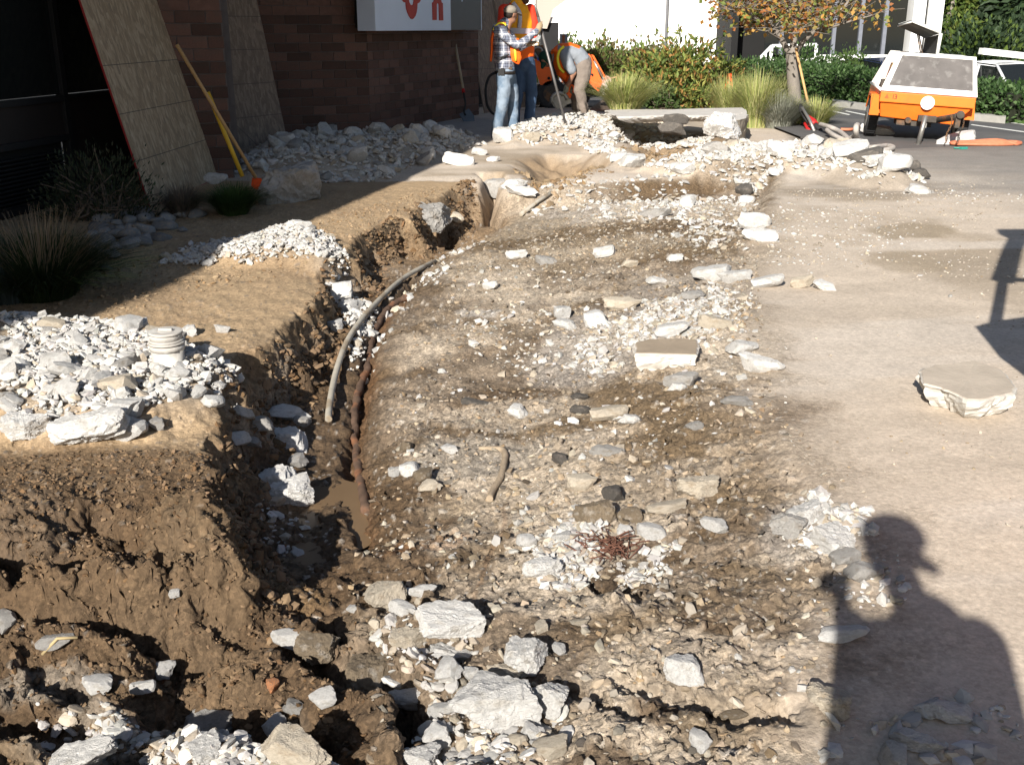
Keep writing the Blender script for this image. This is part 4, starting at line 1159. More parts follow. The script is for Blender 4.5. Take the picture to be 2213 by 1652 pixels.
# ---------------------------------------------------------------- shop sign hanging on the brick face
M_signw = mat('sign_white', (.66, .73, .86), .4, var=.03, scale=3)
M_signg = mat('sign_grey', (.11, .115, .12), .5, var=.06, scale=3)
M_signr = mat('sign_red', (.42, .035, .03), .5)
sg = empty('wall_sign', (-1.9, 15.8, 1.3), 'boxy white shop sign with dark red letters and a grey end on the brick face', 'sign')
P, s, n, L_ = W_D
n0 = .10
def sg_s(px, py, off):
    r = Vector(ray(px, py)); q0 = P + n * off; t = (q0 - Vector((0, 0, CAMH))).dot(n) / r.dot(n); h = Vector((0, 0, CAMH)) + r * t
    return (h - P).dot(s), h.z
fo = .34
sA, zA = sg_s(812, 66, fo); sB, _ = sg_s(975, 66, fo); sC, _ = sg_s(1040, 68, fo); _, zB = sg_s(975, 66, fo)
zb = (zA + zB) / 2
def spart(name, m, *a, bev=0, lab=None):
    b = nb(); wall_box(b, W_D, *a, bev); o = part(name, b, m, sg, lab); return o
spart('sign_box', M_signw, sA, sB, zb, zb + 1.1, .06, fo, bev=.006)
spart('grey_panel', M_signg, sB + .004, sC, zb + .004, zb + 1.1, .06, fo, bev=.006)
spart('mounting_frame', M_dark, sA + .05, sC - .05, zb + .03, zb + 1.05, 0.0, .058)
spart('edge_trim', M_signw, sC + .002, sC + .02, zb, zb + 1.1, .05, fo + .004)
def glyph(name, polys, m):
    """flat raised letter; coordinates are plan pixels on the sign's face"""
    b = nb()
    for poly in polys:
        v = []
        for px, py in poly:
            a_, z_ = sg_s(px, py, fo + .004); v.append((a_, z_))
        lo = [b.verts.new(on_wall(W_D, a_, z_, fo + .002)) for a_, z_ in v]; hi = [b.verts.new(on_wall(W_D, a_, z_, fo + .012)) for a_, z_ in v]
        try:
            b.faces.new(lo); b.faces.new(hi)
        except ValueError: pass
        for i in range(len(v)): b.faces.new((lo[i], lo[(i + 1) % len(v)], hi[(i + 1) % len(v)], hi[i]))
    bmesh.ops.recalc_face_normals(b, faces=b.faces)
    return part(name, b, m, sg)
k_ = .1302     # region zoom to plan
def zz(pts): return [(778.1 + x * k_, y * k_) for x, y in pts]
# lower end of an ampersand-like letter: an oval ring narrowing to a drop, with two shoulders
el_o = [(755, 60), (762, 130), (780, 200), (805, 260), (835, 305), (860, 318), (885, 305), (915, 262), (935, 200), (944, 130), (946, 60)]
glyph('letter', [zz([(690, -40), (700, 5), (725, 35), (755, 42), (757, 80), (862, 90)] + [(832, 78), (812, 35), (803, -10), (800, -40)]),
                 zz([(862, 90), (946, 80), (948, 55), (975, 45), (998, 10), (1000, -40), (885, -40), (886, 20), (878, 70)]),
                 zz([(757, 80), (762, 130), (780, 200), (805, 260), (835, 305), (860, 318), (885, 305), (915, 262), (935, 200), (944, 130), (946, 80), (862, 90)])], M_signr)
glyph('letter', [zz([(1196, 40), (1214, 38), (1226, -5), (1226, -40), (1338, -40), (1338, 5), (1352, 45), (1368, 52), (1376, 338), (1312, 338), (1304, 70), (1282, 42), (1268, 70), (1268, 332), (1204, 332)])], M_signr)
glyph('small_logo', [zz([(1680, 20), (1690, 32), (1698, 10), (1698, -20), (1690, -20)])], M_signw)

# ---------------------------------------------------------------- far white building, car park side
def quad_bm(pts):
    b = nb(); b.faces.new([b.verts.new(p) for p in pts]); return b
wb = empty('office_building', (8, 36, 0), 'bright white office building with tall dark glazing behind the hedge', 'building')
def box2(b, x0, x1, y0, y1, z0, z1, bev=0): bx(b, ((x0 + x1) / 2, (y0 + y1) / 2, (z0 + z1) / 2), (x1 - x0, y1 - y0, z1 - z0), None, bev)
YB = 36.0
xw0 = at(1180, 60, YB).x; xw1 = at(1640, 60, YB).x; xj = at(1440, 60, YB).x
b = nb(); box2(b, xw0 - 12, xj - .02, YB, YB + 10, -1, 7.5); box2(b, xj + .02, xw1, YB, YB + 10, -1, 7.5); part('wall', b, M_white, wb)
b = nb(); tube(b, [(xj, YB - .04, -.1), (xj, YB - .04, 7.5)], .05, 8); part('downpipe', b, mat('grey_metal', (.2, .2, .21), .6), wb)
# glazed wing comes nearer to the right
YG = 33.5
xg0 = at(1668, 60, YG).x; xg1 = at(1964, 60, YG).x; xg2 = at(2032, 60, YG).x
zs0 = at(1700, 155, YG).z; 
b = nb(); box2(b, xg0 - .9, xg1, YG + 1.2, YG + 1.3, -.2, 7.5); box2(b, xg0 - 1.2, xg0 - 1.0, YG, YG + 3, -.2, 7.5); part('dark_interior', b, M_void, wb)
zb0 = at(1850, 118, YG).z
b = nb(); box2(b, at(1770, 60, YG).x, xg1 + .3, YG - .08, YG + .3, -1, zb0); part('sill_wall', b, M_white, wb)
cols_ = [1690, 1803, 1860, 1912]
b = nb()
for px in cols_:
    x = at(px, 60, YG).x; box2(b, x - .055, x + .055, YG - .05, YG + .12, zb0, 7.5)
part('mullion', b, mat('mullion_grey', (.16, .17, .2), .5), wb)
xs_ = [at(c_, 60, YG).x for c_ in [1650] + cols_ + [1962]]
for a_, c_ in zip(xs_, xs_[1:]):
    b = nb(); box2(b, a_ + .07, c_ - .07, YG + .02, YG + .05, zb0 if a_ > 5 else -.2, 7.5); part('pane', b, M_glass, wb)
b = nb(); box2(b, xg1, xg1 + .36, YG - .25, YG + .3, -1, 7.5); box2(b, xg1 + .5, xg2, YG - .1, YG + 3, -1, 7.5); part('corner_column', b, M_white, wb)
b = nb(); box2(b, xg1 + .36, xg1 + .5, YG, YG + .1, -.2, 7.5); part('joint_strip', b, M_dark, wb)
# stair railing
rl = empty('stair_railing', (at(1670, 125, 32.5).x, 32.5, 0), 'white stair railing beside the tree, in front of the glazed wing', 'railing')
def rod(b, p, q, r=.05): tube(b, [p, q], r, 6)
a0, a1, a2 = at(1640, 128, 32.5), at(1668, 99, 32.5), at(1765, 96, 32.5)
for nm, dz in (('top_rail', 0), ('mid_rail', -.42)):
    b = nb(); rod(b, a0 + Vector((0, 0, dz)), a1 + Vector((0, 0, dz))); rod(b, a1 + Vector((0, 0, dz)), a2 + Vector((0, 0, dz))); part(nm, b, M_white, rl)
for t in (0, .5, 1):
    p = a0.lerp(a1, t); b = nb(); rod(b, p + Vector((0, 0, -.9)), p); part('post', b, M_white, rl)
p = a2; b = nb(); rod(b, p + Vector((0, 0, -1.1)), p); part('post', b, M_white, rl)
# ---------------------------------------------------------------- slabs, pipes, rubble things with a shape of their own
M_slab = mat('slab_concrete', (1, 1, 1), .92, var=.12, scale=9, attr='tint', bump=.8, bscale=45, bdist=.004)
def slab(name, top, z, th, label, topcol=(.33, .27, .20), side=(.56, .53, .485), rough=.012, seed=1, cat='concrete slab', under=.03, tiltv=(0, 0), flatfaces=()):
    """a broken plate: plan outline of its top at height z, rough broken sides"""
    rs = np.random.default_rng(seed)
    pts = [np.array(G(a, b, z)) for a, b in top]
    ring = []
    n = len(pts)
    for i in range(n):
        p, q = pts[i], pts[(i + 1) % n]; m = max(2, int(np.linalg.norm(q - p) / .02))
        m = min(m, 26)
        for k in range(m): ring.append(p + (q - p) * k / m)
    ring = np.array(ring); cen = ring.mean(0); N_ = len(ring)
    arc = np.concatenate([[0], np.cumsum(np.linalg.norm(np.diff(ring, axis=0), axis=1))])
    d = ring - cen; ln = np.linalg.norm(d, axis=1)[:, None]; dn = d / ln
    lv = int(np.clip(th / .012, 4, 26)); V = []; T = []
    size = ln.mean()
    def addring(scale_in, zz, col, amp):
        az = arc * 0 + zz
        j = amp * (fbm(arc + seed, az, 2.2 / max(size, .15), 3, seed, .55)[:, None] * 2.4 + .9 * fbm(arc, az, 9 / max(size, .15), 3, seed)[:, None] + .35 * fbm(arc, az, 30 / max(size, .15), 2, seed + 1)[:, None])
        j2 = amp * rs.normal(0, .05, (N_, 1))
        P = ring - dn * (scale_in + j + j2)
        r = P - cen
        zt = zz + r[:, 0] * tiltv[0] + r[:, 1] * tiltv[1]
        V.append(np.stack([P[:, 0], P[:, 1], zt], 1)); T.append(np.repeat(np.array(col)[None], N_, 0) * (1 + rs.normal(0, .03, (N_, 1))))
    addring(size * .5, z, topcol, 0); addring(.012, z + .0005, topcol, rough * .3); addring(.0, z - .006, side, rough * .5)
    for k in range(1, lv + 1):
        t = k / lv
        addring(under * t * t + .004, z - .006 - (th - .006) * t, side, rough)
    V = np.concatenate(V); T = np.concatenate(T)
    V = np.concatenate([V, [[cen[0], cen[1], z], [cen[0], cen[1], z - th]]]); T = np.concatenate([T, [topcol, side]])
    F = []
    R = lv + 3
    for r in range(R - 1):
        for i in range(N_):
            a, b_ = r * N_ + i, r * N_ + (i + 1) % N_
            F += [(a, b_, b_ + N_), (a, b_ + N_, a + N_)]
    ct = R * N_
    for i in range(N_): F += [(ct, (i + 1) % N_, i), (ct + 1, (R - 1) * N_ + i, (R - 1) * N_ + (i + 1) % N_)]
    me = mesh_np(name, V, np.array(F), tint=T)
    bm_ = nb(); bm_.from_mesh(me); bmesh.ops.recalc_face_normals(bm_, faces=bm_.faces); bm_.to_mesh(me); bm_.free()
    o = obj(name, me, M_slab)
    return tag(o, label, cat)
zc = H1(*G(1440, 790)) 
slab('concrete_block', [(1371, 738), (1400, 731), (1470, 729), (1508, 733), (1512, 748), (1508, 766), (1440, 764), (1373, 762)], zc + .085, .10, 'rectangular broken-out concrete block with a muddy flat top in the middle of the dug area', (.30, .24, .175), rough=.010, seed=3)
slab('concrete_slab', [(1985, 800), (2020, 786), (2110, 777), (2150, 790), (2180, 812), (2196, 835), (2190, 848), (2130, 862), (2090, 862), (2030, 838), (1990, 828)], .105, .105, 'single thick broken pavement slab lying alone on the dusty pavement at right', (.43, .37, .30), (.50, .48, .44), rough=.015, seed=4, under=.06)
slab('pavement_slab', [(1308, 238), (1350, 236), (1450, 236), (1540, 233), (1606, 232), (1613, 238), (1600, 246), (1540, 250), (1440, 249), (1330, 252)], .30, .10, 'long undermined pavement slab jutting out over the dark hollow below the shrubs', (.50, .47, .43), (.50, .475, .44), rough=.06, seed=5, under=.25)
slab('concrete_footing', [(1568, 254), (1572, 244), (1584, 237), (1612, 236), (1615, 243), (1613, 254), (1600, 258), (1580, 260)], .295, .62, 'massive squared concrete footing hanging at the right end of the undermined slab', (.52, .49, .45), (.27, .235, .185), rough=.02, seed=6, under=.10)
put_chunk(1560, 270, 60, 62, 'w', 'rough white broken lump at the left of the hanging footing', loc=at(1562, 286, 13.6), i=5)
put_chunk(1462, 258, 46, 24, 'b', 'upper black asphalt lump propping the undermined slab', cat='asphalt lump', name='asphalt_lump', loc=at(1465, 264, 13.9))
put_chunk(1455, 280, 52, 28, 'b', 'lower dark block propping the undermined slab', cat='asphalt lump', name='asphalt_lump', loc=at(1457, 285, 13.75))
# steel bars poking out under the footing
b = nb()
for dx in (0, 6, 11): tube(b, [at(1588 + dx, 322, 13.4), at(1592 + dx * 1.3, 304, 13.4)], .012, 5)
tag(obj('marker_rods', b, mat('red_paint', (.6, .05, .03), .6)), 'thin red and pale rods poking up under the hanging footing', 'rods')

# pipes
M_cond = mat('weathered_conduit', (.36, .33, .275), .7, var=.15, scale=18, bump=.35, bscale=60, bdist=.003, tint2=(.26, .21, .15), t2scale=9)
M_rust = mat('rusted_iron', (.10, .062, .042), .9, var=.35, scale=22, bump=1, bscale=45, bdist=.006, tint2=(.22, .10, .05), t2scale=9, t2lo=.52, t2hi=.66)
def onTz(px, py, dz): p = onT(px, py); p.z += dz; return p
def laid(pts, n, r, smooth=4, up=0.0):
    d = cat_rom([(a, c_, 0) for a, c_ in pts], n)
    q = [onTz(p.x, p.y, 0) for p in d]
    g = [H1(p.x, p.y) for p in q]; z = [v + r for v in g]
    for _ in range(smooth * 6): z = [z[0]] + [max((z[i - 1] + 2 * z[i] + z[i + 1]) / 4, g[i] + r * .2) for i in range(1, len(z) - 1)] + [z[-1]]
    out = []
    for p, zz0 in zip(d, z):
        x, y = G(p.x, p.y, zz0 + up); out.append(Vector((x, y, zz0 + up)))
    return out
P_ = laid(PIPE_G, 8, .022, up=.012)
P_[0].z -= .03
b = nb(); tube(b, P_, .0175, 12)
tag(obj('conduit_pipe', b, M_cond), 'long pale grey conduit curving along the trench, open lower end', 'pipe')
pc = laid(PIPE_R, 8, .012); rr_ = [.021 * (1 + .5 * mnoise.noise(Vector((i * .7, 0, 3)))) for i in range(len(pc))]
pc = [p + Vector((.014 * mnoise.noise(Vector((i * .35, 5, 0))), 0, .006 * mnoise.noise(Vector((i * .4, 9, 0))))) for i, p in enumerate(pc)]
b = nb(); tube(b, pc, rr_, 12)
tag(obj('rusty_pipe', b, M_rust), 'lumpy rusted iron pipe lying in its groove right of the conduit', 'pipe')
b = nb(); tube(b, [onTz(1126, 470, .03), onTz(1160, 450, .05), onTz(1189, 433, .04)], [.022, .02, .02], 8)
tag(obj('short_rod', b, M_cond), 'short straight pale rod lying on the soil near the far pits', 'rod')
b = nb(); tube(b, cat_rom([onTz(a, c_, .008) for a, c_ in ((1035, 972), (1060, 974), (1084, 976), (1092, 985), (1090, 1005), (1082, 1035), (1066, 1062), (1058, 1082))], 5), [.008 + .006 * math.sin(min(i / 10, 1) * 1.6) for i in range(36)], 8)
tag(obj('bent_root', b, mat('dusty_root', (.30, .235, .165), .9, var=.2, scale=30, bump=.5)), 'bent root or buried line forming a corner in the dug soil', 'root')
b = nb(); p = onTz(230, 1500, .02); tube(b, [onTz(155, 1640 - 5 - 0, .0) if 0 else onTz(165, 1628, .01), onTz(215, 1605, .05), onTz(270, 1585, .03)] if 0 else [onTz(95, 1432, .02), onTz(130, 1416, .05), onTz(172, 1402, .03)], .005, 5)
tag(obj('dry_reed', b, mat('dry_stalk', (.36, .28, .15), .8)), 'thin dry stalk lying over the rubble at lower left', 'stalk')
p = onT(1310, 1185); rn = random.Random(8); b = nb()
for k in range(70):
    a = rn.uniform(0, 6.28); q0 = p + Vector((rn.uniform(-.07, .07), rn.uniform(-.07, .07), .0)); q1 = q0 + Vector((math.cos(a) * .05, math.sin(a) * .05, rn.uniform(.01, .035))); q2 = q1 + Vector((rn.uniform(-.04, .04), rn.uniform(-.04, .04), rn.uniform(-.02, .01)))
    tube(b, [q0, q1, q2], .0022, 4, cap=False)
tag(obj('root_nest', b, mat('reddish_roots', (.13, .06, .04), .9, var=.4, scale=40)), 'tangled nest of reddish brown roots in the gravelly patch', 'roots')
# capped pipe standing in the left heap
pp = onT(366, 790)
cp = empty('capped_pipe', pp, 'concrete-dusted plastic standpipe with a ribbed collar and a cap in the left heap', 'standpipe')
M_pvc = mat('dusty_grey_plastic', (.42, .395, .36), .75, var=.18, scale=14, bump=.2, bscale=60, tint2=(.54, .52, .48), t2scale=11)
R_ = .070
def ring(bm, r, z0, z1, seg=28): tube(bm, [(0, 0, z0), (0, 0, z1)], r, seg)
b = nb(); ring(b, R_, -.08, .09); obj('pipe', b, M_pvc, cp)
b = nb(); ring(b, R_ * 1.08, .075, .098); ring(b, R_ * 1.12, .102, .112); ring(b, R_ * 1.05, .112, .122); o = obj('collar', b, M_pvc, cp)
b = nb(); ring(b, R_ * .98, .120, .150); ring(b, R_ * 1.03, .146, .158); ring(b, R_ * .5, .156, .160, 20); bx(b, (0, 0, .163), (.06, .018, .012), None, .003); obj('cap', b, M_pvc, cp)

# muddy puddle at the end of the trench
pz = H1(*G(600, 1125, -.38)) 
bm = nb()
ctr = G(610, 1118, -.36); pl = []
ctr = onT(608, 1112); gx0, gy0 = np.meshgrid(np.linspace(ctr.x - .2, ctr.x + .2, 16), np.linspace(ctr.y - .3, ctr.y + .3, 16)); zz_ = float(np.percentile(H(gx0.ravel(), gy0.ravel(), False), 9)) + .004
for k in range(28):
    a = 2 * PI * k / 28; w_ = 1 + .08 * math.sin(3 * a + 1); pl.append(bm.verts.new((ctr[0] + .42 * w_ * math.cos(a), ctr[1] + .50 * w_ * math.sin(a), zz_)))
bm.faces.new(pl)
M_pud = mat('muddy_water', (.16, .105, .058), .35, var=.12, scale=4, bump=.05, bscale=14, spec=.35)
tag(obj('puddle', bm, M_pud), kind='structure')

# river stones in the planting strip, shaded
rs = random.Random(3)
for k, (px, py) in enumerate([(x + rs.uniform(-9, 9), y + rs.uniform(-5, 5)) for y, xs in ((468, range(240, 440, 30)), (482, range(225, 390, 28)), (498, range(205, 370, 27)), (514, range(195, 350, 30)), (532, range(190, 300, 27)), (552, range(186, 250, 26))) for x in xs]):
    p = onT(px, py); s = rs.uniform(.055, .10)
    key = ('cob', k % 6)
    if key not in CH_MESH:
        P, F_ = rock(700 + k % 6, 3, 22, .9, .015); m_ = mesh_np('river_stone', P, F_, smooth=True); m_.materials.append(M_cob); CH_MESH[key] = m_
    o = obj('river_stone', CH_MESH[key], None, None, (p.x, p.y, p.z + s * .25), (rs.uniform(-.2, .2), rs.uniform(-.2, .2), rs.uniform(0, 6.28)), (s * rs.uniform(1, 1.35), s * rs.uniform(.8, 1), s * .62))
    tag(o, 'smooth rounded stone in the shaded strip of river stones beside the grass clump', 'river stone', 'river stones in the planting strip')
for px, py, lab in ((228, 588 - 5, 'single smooth stone on the shaded soil in front of the river stones'), (395, 500, 'pale small pebble on the shaded soil below the dry grass')):
    p = onT(px, py); o = obj('river_stone', CH_MESH[('cob', 2)], None, None, (p.x, p.y, p.z + .01), (0, 0, 1), (.055, .045, .03)); tag(o, lab, 'river stone')

# ---------------------------------------------------------------- vegetation
def leaf_mat(name, base, rough=.6, trans=.35):
    m = bpy.data.materials.new(name); m.use_nodes = True
    nt = m.node_tree; N = nt.nodes; L = nt.links; b = N['Principled BSDF']
    at_ = N.new('ShaderNodeAttribute'); at_.attribute_name = 'tint'
    tc = N.new('ShaderNodeTexCoord'); n = N.new('ShaderNodeTexNoise'); n.inputs['Scale'].default_value = 30; L.new(tc.outputs['Object'], n.inputs['Vector'])
    mr = N.new('ShaderNodeMapRange'); mr.inputs[3].default_value = .8; mr.inputs[4].default_value = 1.2; L.new(n.outputs[0], mr.inputs[0])
    mx = N.new('ShaderNodeMix'); mx.data_type = 'RGBA'; mx.blend_type = 'MULTIPLY'; mx.inputs[0].default_value = 1; mx.inputs[6].default_value = (*base, 1); L.new(at_.outputs['Color'], mx.inputs[7])
    vm = N.new('ShaderNodeVectorMath'); vm.operation = 'SCALE'; L.new(mx.outputs[2], vm.inputs[0]); L.new(mr.outputs[0], vm.inputs['Scale'])
    L.new(vm.outputs[0], b.inputs['Base Color']); b.inputs['Roughness'].default_value = rough; b.inputs['Specular IOR Level'].default_value = .3
    tr = N.new('ShaderNodeBsdfTranslucent'); L.new(vm.outputs[0], tr.inputs['Color'])
    ms = N.new('ShaderNodeMixShader'); ms.inputs[0].default_value = trans
    L.new(b.outputs[0], ms.inputs[1]); L.new(tr.outputs[0], ms.inputs[2]); L.new(ms.outputs[0], N['Material Output'].inputs[0])
    return m
M_leaf = leaf_mat('leaves', (1, 1, 1))
M_bark = mat('grey_bark', (.20, .175, .15), .9, var=.25, scale=12, bump=.6, bscale=30, bdist=.01, stretch=(1, 1, .3))
M_stem = mat('twigs', (.17, .13, .10), .9)

def leaves(name, P, D, size, wid, cols, rng, parent=None, m=None, fold=.25):
    """pointed leaves at P pointing along D"""
    n = len(P)
    D = D / (np.linalg.norm(D, axis=1)[:, None] + 1e-9)
    R = rng.normal(size=(n, 3)); S = np.cross(D, R); S /= (np.linalg.norm(S, axis=1)[:, None] + 1e-9)
    U = np.cross(S, D)
    L_ = size * rng.uniform(.7, 1.25, n)[:, None]; W = L_ * wid
    v0 = P; v1 = P + D * L_ * .45 + S * W + U * W * fold; v2 = P + D * L_; v3 = P + D * L_ * .45 - S * W + U * W * fold
    V = np.stack([v0, v1, v2, v3], 1).reshape(-1, 3)
    i = np.arange(n)[:, None] * 4
    F = np.concatenate([i + [[0, 1, 2]], i + [[0, 2, 3]]], 0)
    cols = np.array(cols); t = cols[rng.integers(0, len(cols), n)] * rng.uniform(.75, 1.2, (n, 1))
    me = mesh_np(name, V, F, tint=np.repeat(t, 4, 0))
    o = obj(name, me, m or M_leaf)
    if parent: o.parent = parent; o.matrix_parent_inverse = Matrix.Translation(parent.location).inverted()
    return o

def blades(name, c, rad, h, n, cols, rng, parent, spread=1.0, wid=.006, droop=.6, seg=4):
    """grass blades arching out of one clump"""
    a = rng.uniform(0, 2 * PI, n); r0 = rad * .35 * np.sqrt(rng.uniform(0, 1, n)); lean = rng.uniform(.05, 1, n) * spread
    hh = h * rng.uniform(.6, 1.1, n)
    base = np.stack([c[0] + r0 * np.cos(a), c[1] + r0 * np.sin(a), np.full(n, c[2])], 1)
    out = np.stack([np.cos(a), np.sin(a), np.zeros(n)], 1)
    side = np.stack([-np.sin(a), np.cos(a), np.zeros(n)], 1)
    V = []
    for k in range(seg + 1):
        t = k / seg
        p = base + out * (lean * rad * (t ** 1.5))[:, None] + np.array([0, 0, 1.0]) * (hh * (t - droop * lean * .55 * t ** 2.6))[:, None]
        w = wid * (1 - t) ** .7 * .5 + .0006
        V += [p - side * w, p + side * w]
    V = np.stack(V, 1); nv = V.shape[1]
    F = []
    i = np.arange(n)[:, None] * nv
    for k in range(seg): F.append(i + [[2 * k, 2 * k + 1, 2 * k + 3, 2 * k + 2]])
    cols = np.array(cols); t = cols[rng.integers(0, len(cols), n)] * rng.uniform(.7, 1.2, (n, 1))
    me = mesh_np(name, V.reshape(-1, 3), np.concatenate(F, 0), tint=np.repeat(t, nv, 0))
    o = obj(name, me, M_leaf)
    if parent: o.parent = parent; o.matrix_parent_inverse = Matrix.Translation(parent.location).inverted()
    return o

def tuft(px, py, rad, h, n, cols, label, seed, plumes=0, wid=.006, spread=1.0, droop=.7, pc=((.32, .24, .16),), Y=None, cat='grass clump'):
    p = onT(px, py) if Y is None else at(px, py, Y)
    rng = np.random.default_rng(seed)
    r = empty('grass_clump', p, label, cat)
    blades('blades', p, rad, h, n, cols, rng, r, spread, wid, droop)
    if plumes: blades('seed_stalks', p, rad * .95, h * 1.25, plumes, pc, rng, r, .9, wid * .8, .4)
    return r
GR = [(.045, .085, .025), (.06, .10, .03), (.035, .07, .022)]
tuft(95, 640, .52, .40, 3000, [(.03, .055, .018), (.04, .065, .02), (.025, .045, .015)], 'big dark green grass clump with dry plumes at the left edge in shade', 1, 350, .006, spread=1.15)
tuft(20, 650, .34, .32, 900, [(.10, .13, .12), (.08, .10, .09)], 'bluish grass clump cut by the left edge of the picture', 11, 0, .006)
tuft(395, 468, .26, .28, 1100, [(.20, .155, .12), (.16, .13, .10), (.12, .11, .09)], 'dry brownish grass clump in front of the nearest board', 2, 0, .004)
tuft(505, 462, .34, .27, 1900, [(.06, .11, .03), (.045, .085, .025)], 'dark green grass clump beside the big grey slab piece', 3, 0, .005, droop=.8)
# straggly shrub under the dark windows
def shrub(px, py, w, d, h, n, cols, label, seed, lsize=.05, lw=.22, stems=40, Y=None, name='shrub', shape='dome', upright=.5, cat='shrub', rosette=1, ext=0, open_=.0):
    p = onT(px, py) if Y is None else at(px, py, Y); p.z = max(p.z, -.1) if Y is None else 0.0
    rng = np.random.default_rng(seed); r = empty(name, p, label, cat)
    m = n // rosette
    q = rng.normal(size=(m, 3)); q /= np.linalg.norm(q, axis=1)[:, None]; q[:, 2] = np.abs(q[:, 2])
    rad = rng.uniform(.25, 1, m) ** .45
    lump = 1 + .30 * fbm(q[:, 0] * 2 + seed, q[:, 1] * 2 + q[:, 2] * 1.5, 1.6, 3, seed) + .12 * rng.normal(size=m)
    if shape == 'box':
        q = rng.uniform(-1, 1, (m, 3)); ax = rng.integers(0, 5, m); sgn = np.where(rng.uniform(size=m) < .5, -1, 1)
        inw = rng.uniform(.86, 1.03, m)
        for a_ in range(2): q[:, a_] = np.where(ax == a_, sgn * inw, q[:, a_])
        q[:, 2] = np.where(ax >= 2, inw, q[:, 2]); q[:, 2] = (q[:, 2] + 1) / 2; rad = np.ones(m); lump = 1
    P = np.stack([q[:, 0] * w / 2, q[:, 1] * d / 2, q[:, 2] * h], 1) * (rad * lump)[:, None] if shape != 'box' else np.stack([q[:, 0] * w / 2, q[:, 1] * d / 2, q[:, 2] * h], 1)
    Dn = q * np.array([1, 1, .6]) + np.array([0, 0, upright]) + rng.normal(0, .35, (m, 3))
    P = np.repeat(P, rosette, 0) + rng.normal(0, lsize * .15, (m * rosette, 3)); Dn = np.repeat(Dn, rosette, 0)
    if rosette > 1: Dn = Dn / np.linalg.norm(Dn, axis=1)[:, None] + rng.normal(0, .75, Dn.shape)
    P = P + np.array(p)
    leaves('foliage', P, Dn, lsize, lw, cols, rng, r)
    b = nb()
    for k in range(stems):
        j = rng.integers(0, len(P)); e = Vector(P[j]); s0 = p + Vector((rng.uniform(-.25, .25) * w, rng.uniform(-.25, .25) * d, 0)); mid = s0.lerp(e, .5) + Vector((0, 0, .08 * h))
        tube(b, [s0, mid, e], [.012, .008, .004], 4, cap=False)
    if stems: part('stems', b, M_stem, r)
    else: b.free()
    return r
shrub(215, 470, 1.0, .7, .50, 2600, [(.05, .07, .035), (.075, .075, .045), (.04, .055, .03)], 'straggly dark shrub under the dark windows behind the river stones', 21, .045, .15, 60, upright=.9)
# photinia row and rhododendron in front of the white building
RH = [(.17, .22, .05), (.24, .26, .065), (.12, .17, .04), (.33, .33, .09), (.08, .13, .035), (.36, .19, .06)]
shrub(1470, 214, 2.35, 1.5, 1.14, 8200, RH, 'large loose rhododendron shrub with yellowish leaves behind the undermined slab', 31, .135, .17, 90, Y=21.5, rosette=5, upright=.9)
shrub(1560, 205, 1.0, .9, .72, 1300, RH[:4], 'lower right part shrub beside the big rhododendron, lighter green', 32, .10, .2, 30, Y=22.6, rosette=5)
shrub(1430, 222, .9, .6, .40, 800, [(.06, .10, .03), (.08, .12, .035)], 'low dark green shrub at the foot of the rhododendron', 36, .10, .2, 12, Y=20.7, rosette=5)
PH = [(.14, .18, .05), (.20, .16, .065), (.15, .11, .06), (.11, .16, .04)]
shrub(1290, 190, 2.7, 1.2, 1.02, 9500, PH, 'brownish green hedge shrub left of the rhododendron, behind the bent worker', 33, .11, .32, 50, Y=26.0)
shrub(1390, 185, 2.0, 1.1, 1.0, 6500, PH, 'olive shrub joining the brownish hedge and the rhododendron', 34, .11, .32, 30, Y=26.6)
shrub(1215, 185, 1.4, 1.0, 1.15, 4200, PH[3:] + PH[:1], 'thin green shrub right behind the orange vested workers', 35, .11, .30, 20, Y=27.0)
GY = [(.48, .48, .17), (.38, .42, .13), (.27, .32, .10), (.56, .52, .26)]
k_ = 50
for px, py, r, h, n, c_, lab in ((1350, 240, .72, .60, 1500, GY, 'yellow-green grass clump left behind the undermined slab'), (1440, 236, .75, .60, 1500, GY, 'yellow-green grass clump in the middle behind the undermined slab'), (1400, 228, .6, .5, 900, GY, 'yellow-green grass clump at the rear between two others'),
                            (1575, 258, .60, .85, 1000, GY, 'tall yellow-green grass clump right behind the footing'), (1632, 274, .66, .95, 1500, GY, 'tallest yellow-green grass clump leaning over the footing'), (1682, 276, .62, .60, 1600, [(.32, .33, .27), (.40, .40, .33), (.25, .26, .20)], 'grey-blue arching grass clump between the tall one and the tree'),
                            (1708, 272, .45, .50, 800, GY, 'yellow grass clump at the left foot of the tree'), (1762, 272, .50, .50, 900, GY, 'yellow grass clump at the right foot of the tree'), (1690, 232, .4, .75, 700, GY, 'upright yellow grass clump behind the tree trunk')):
    tuft(px, py, r, h, n, c_, lab, k_, 0, .012, 1.0, .75); k_ += 1

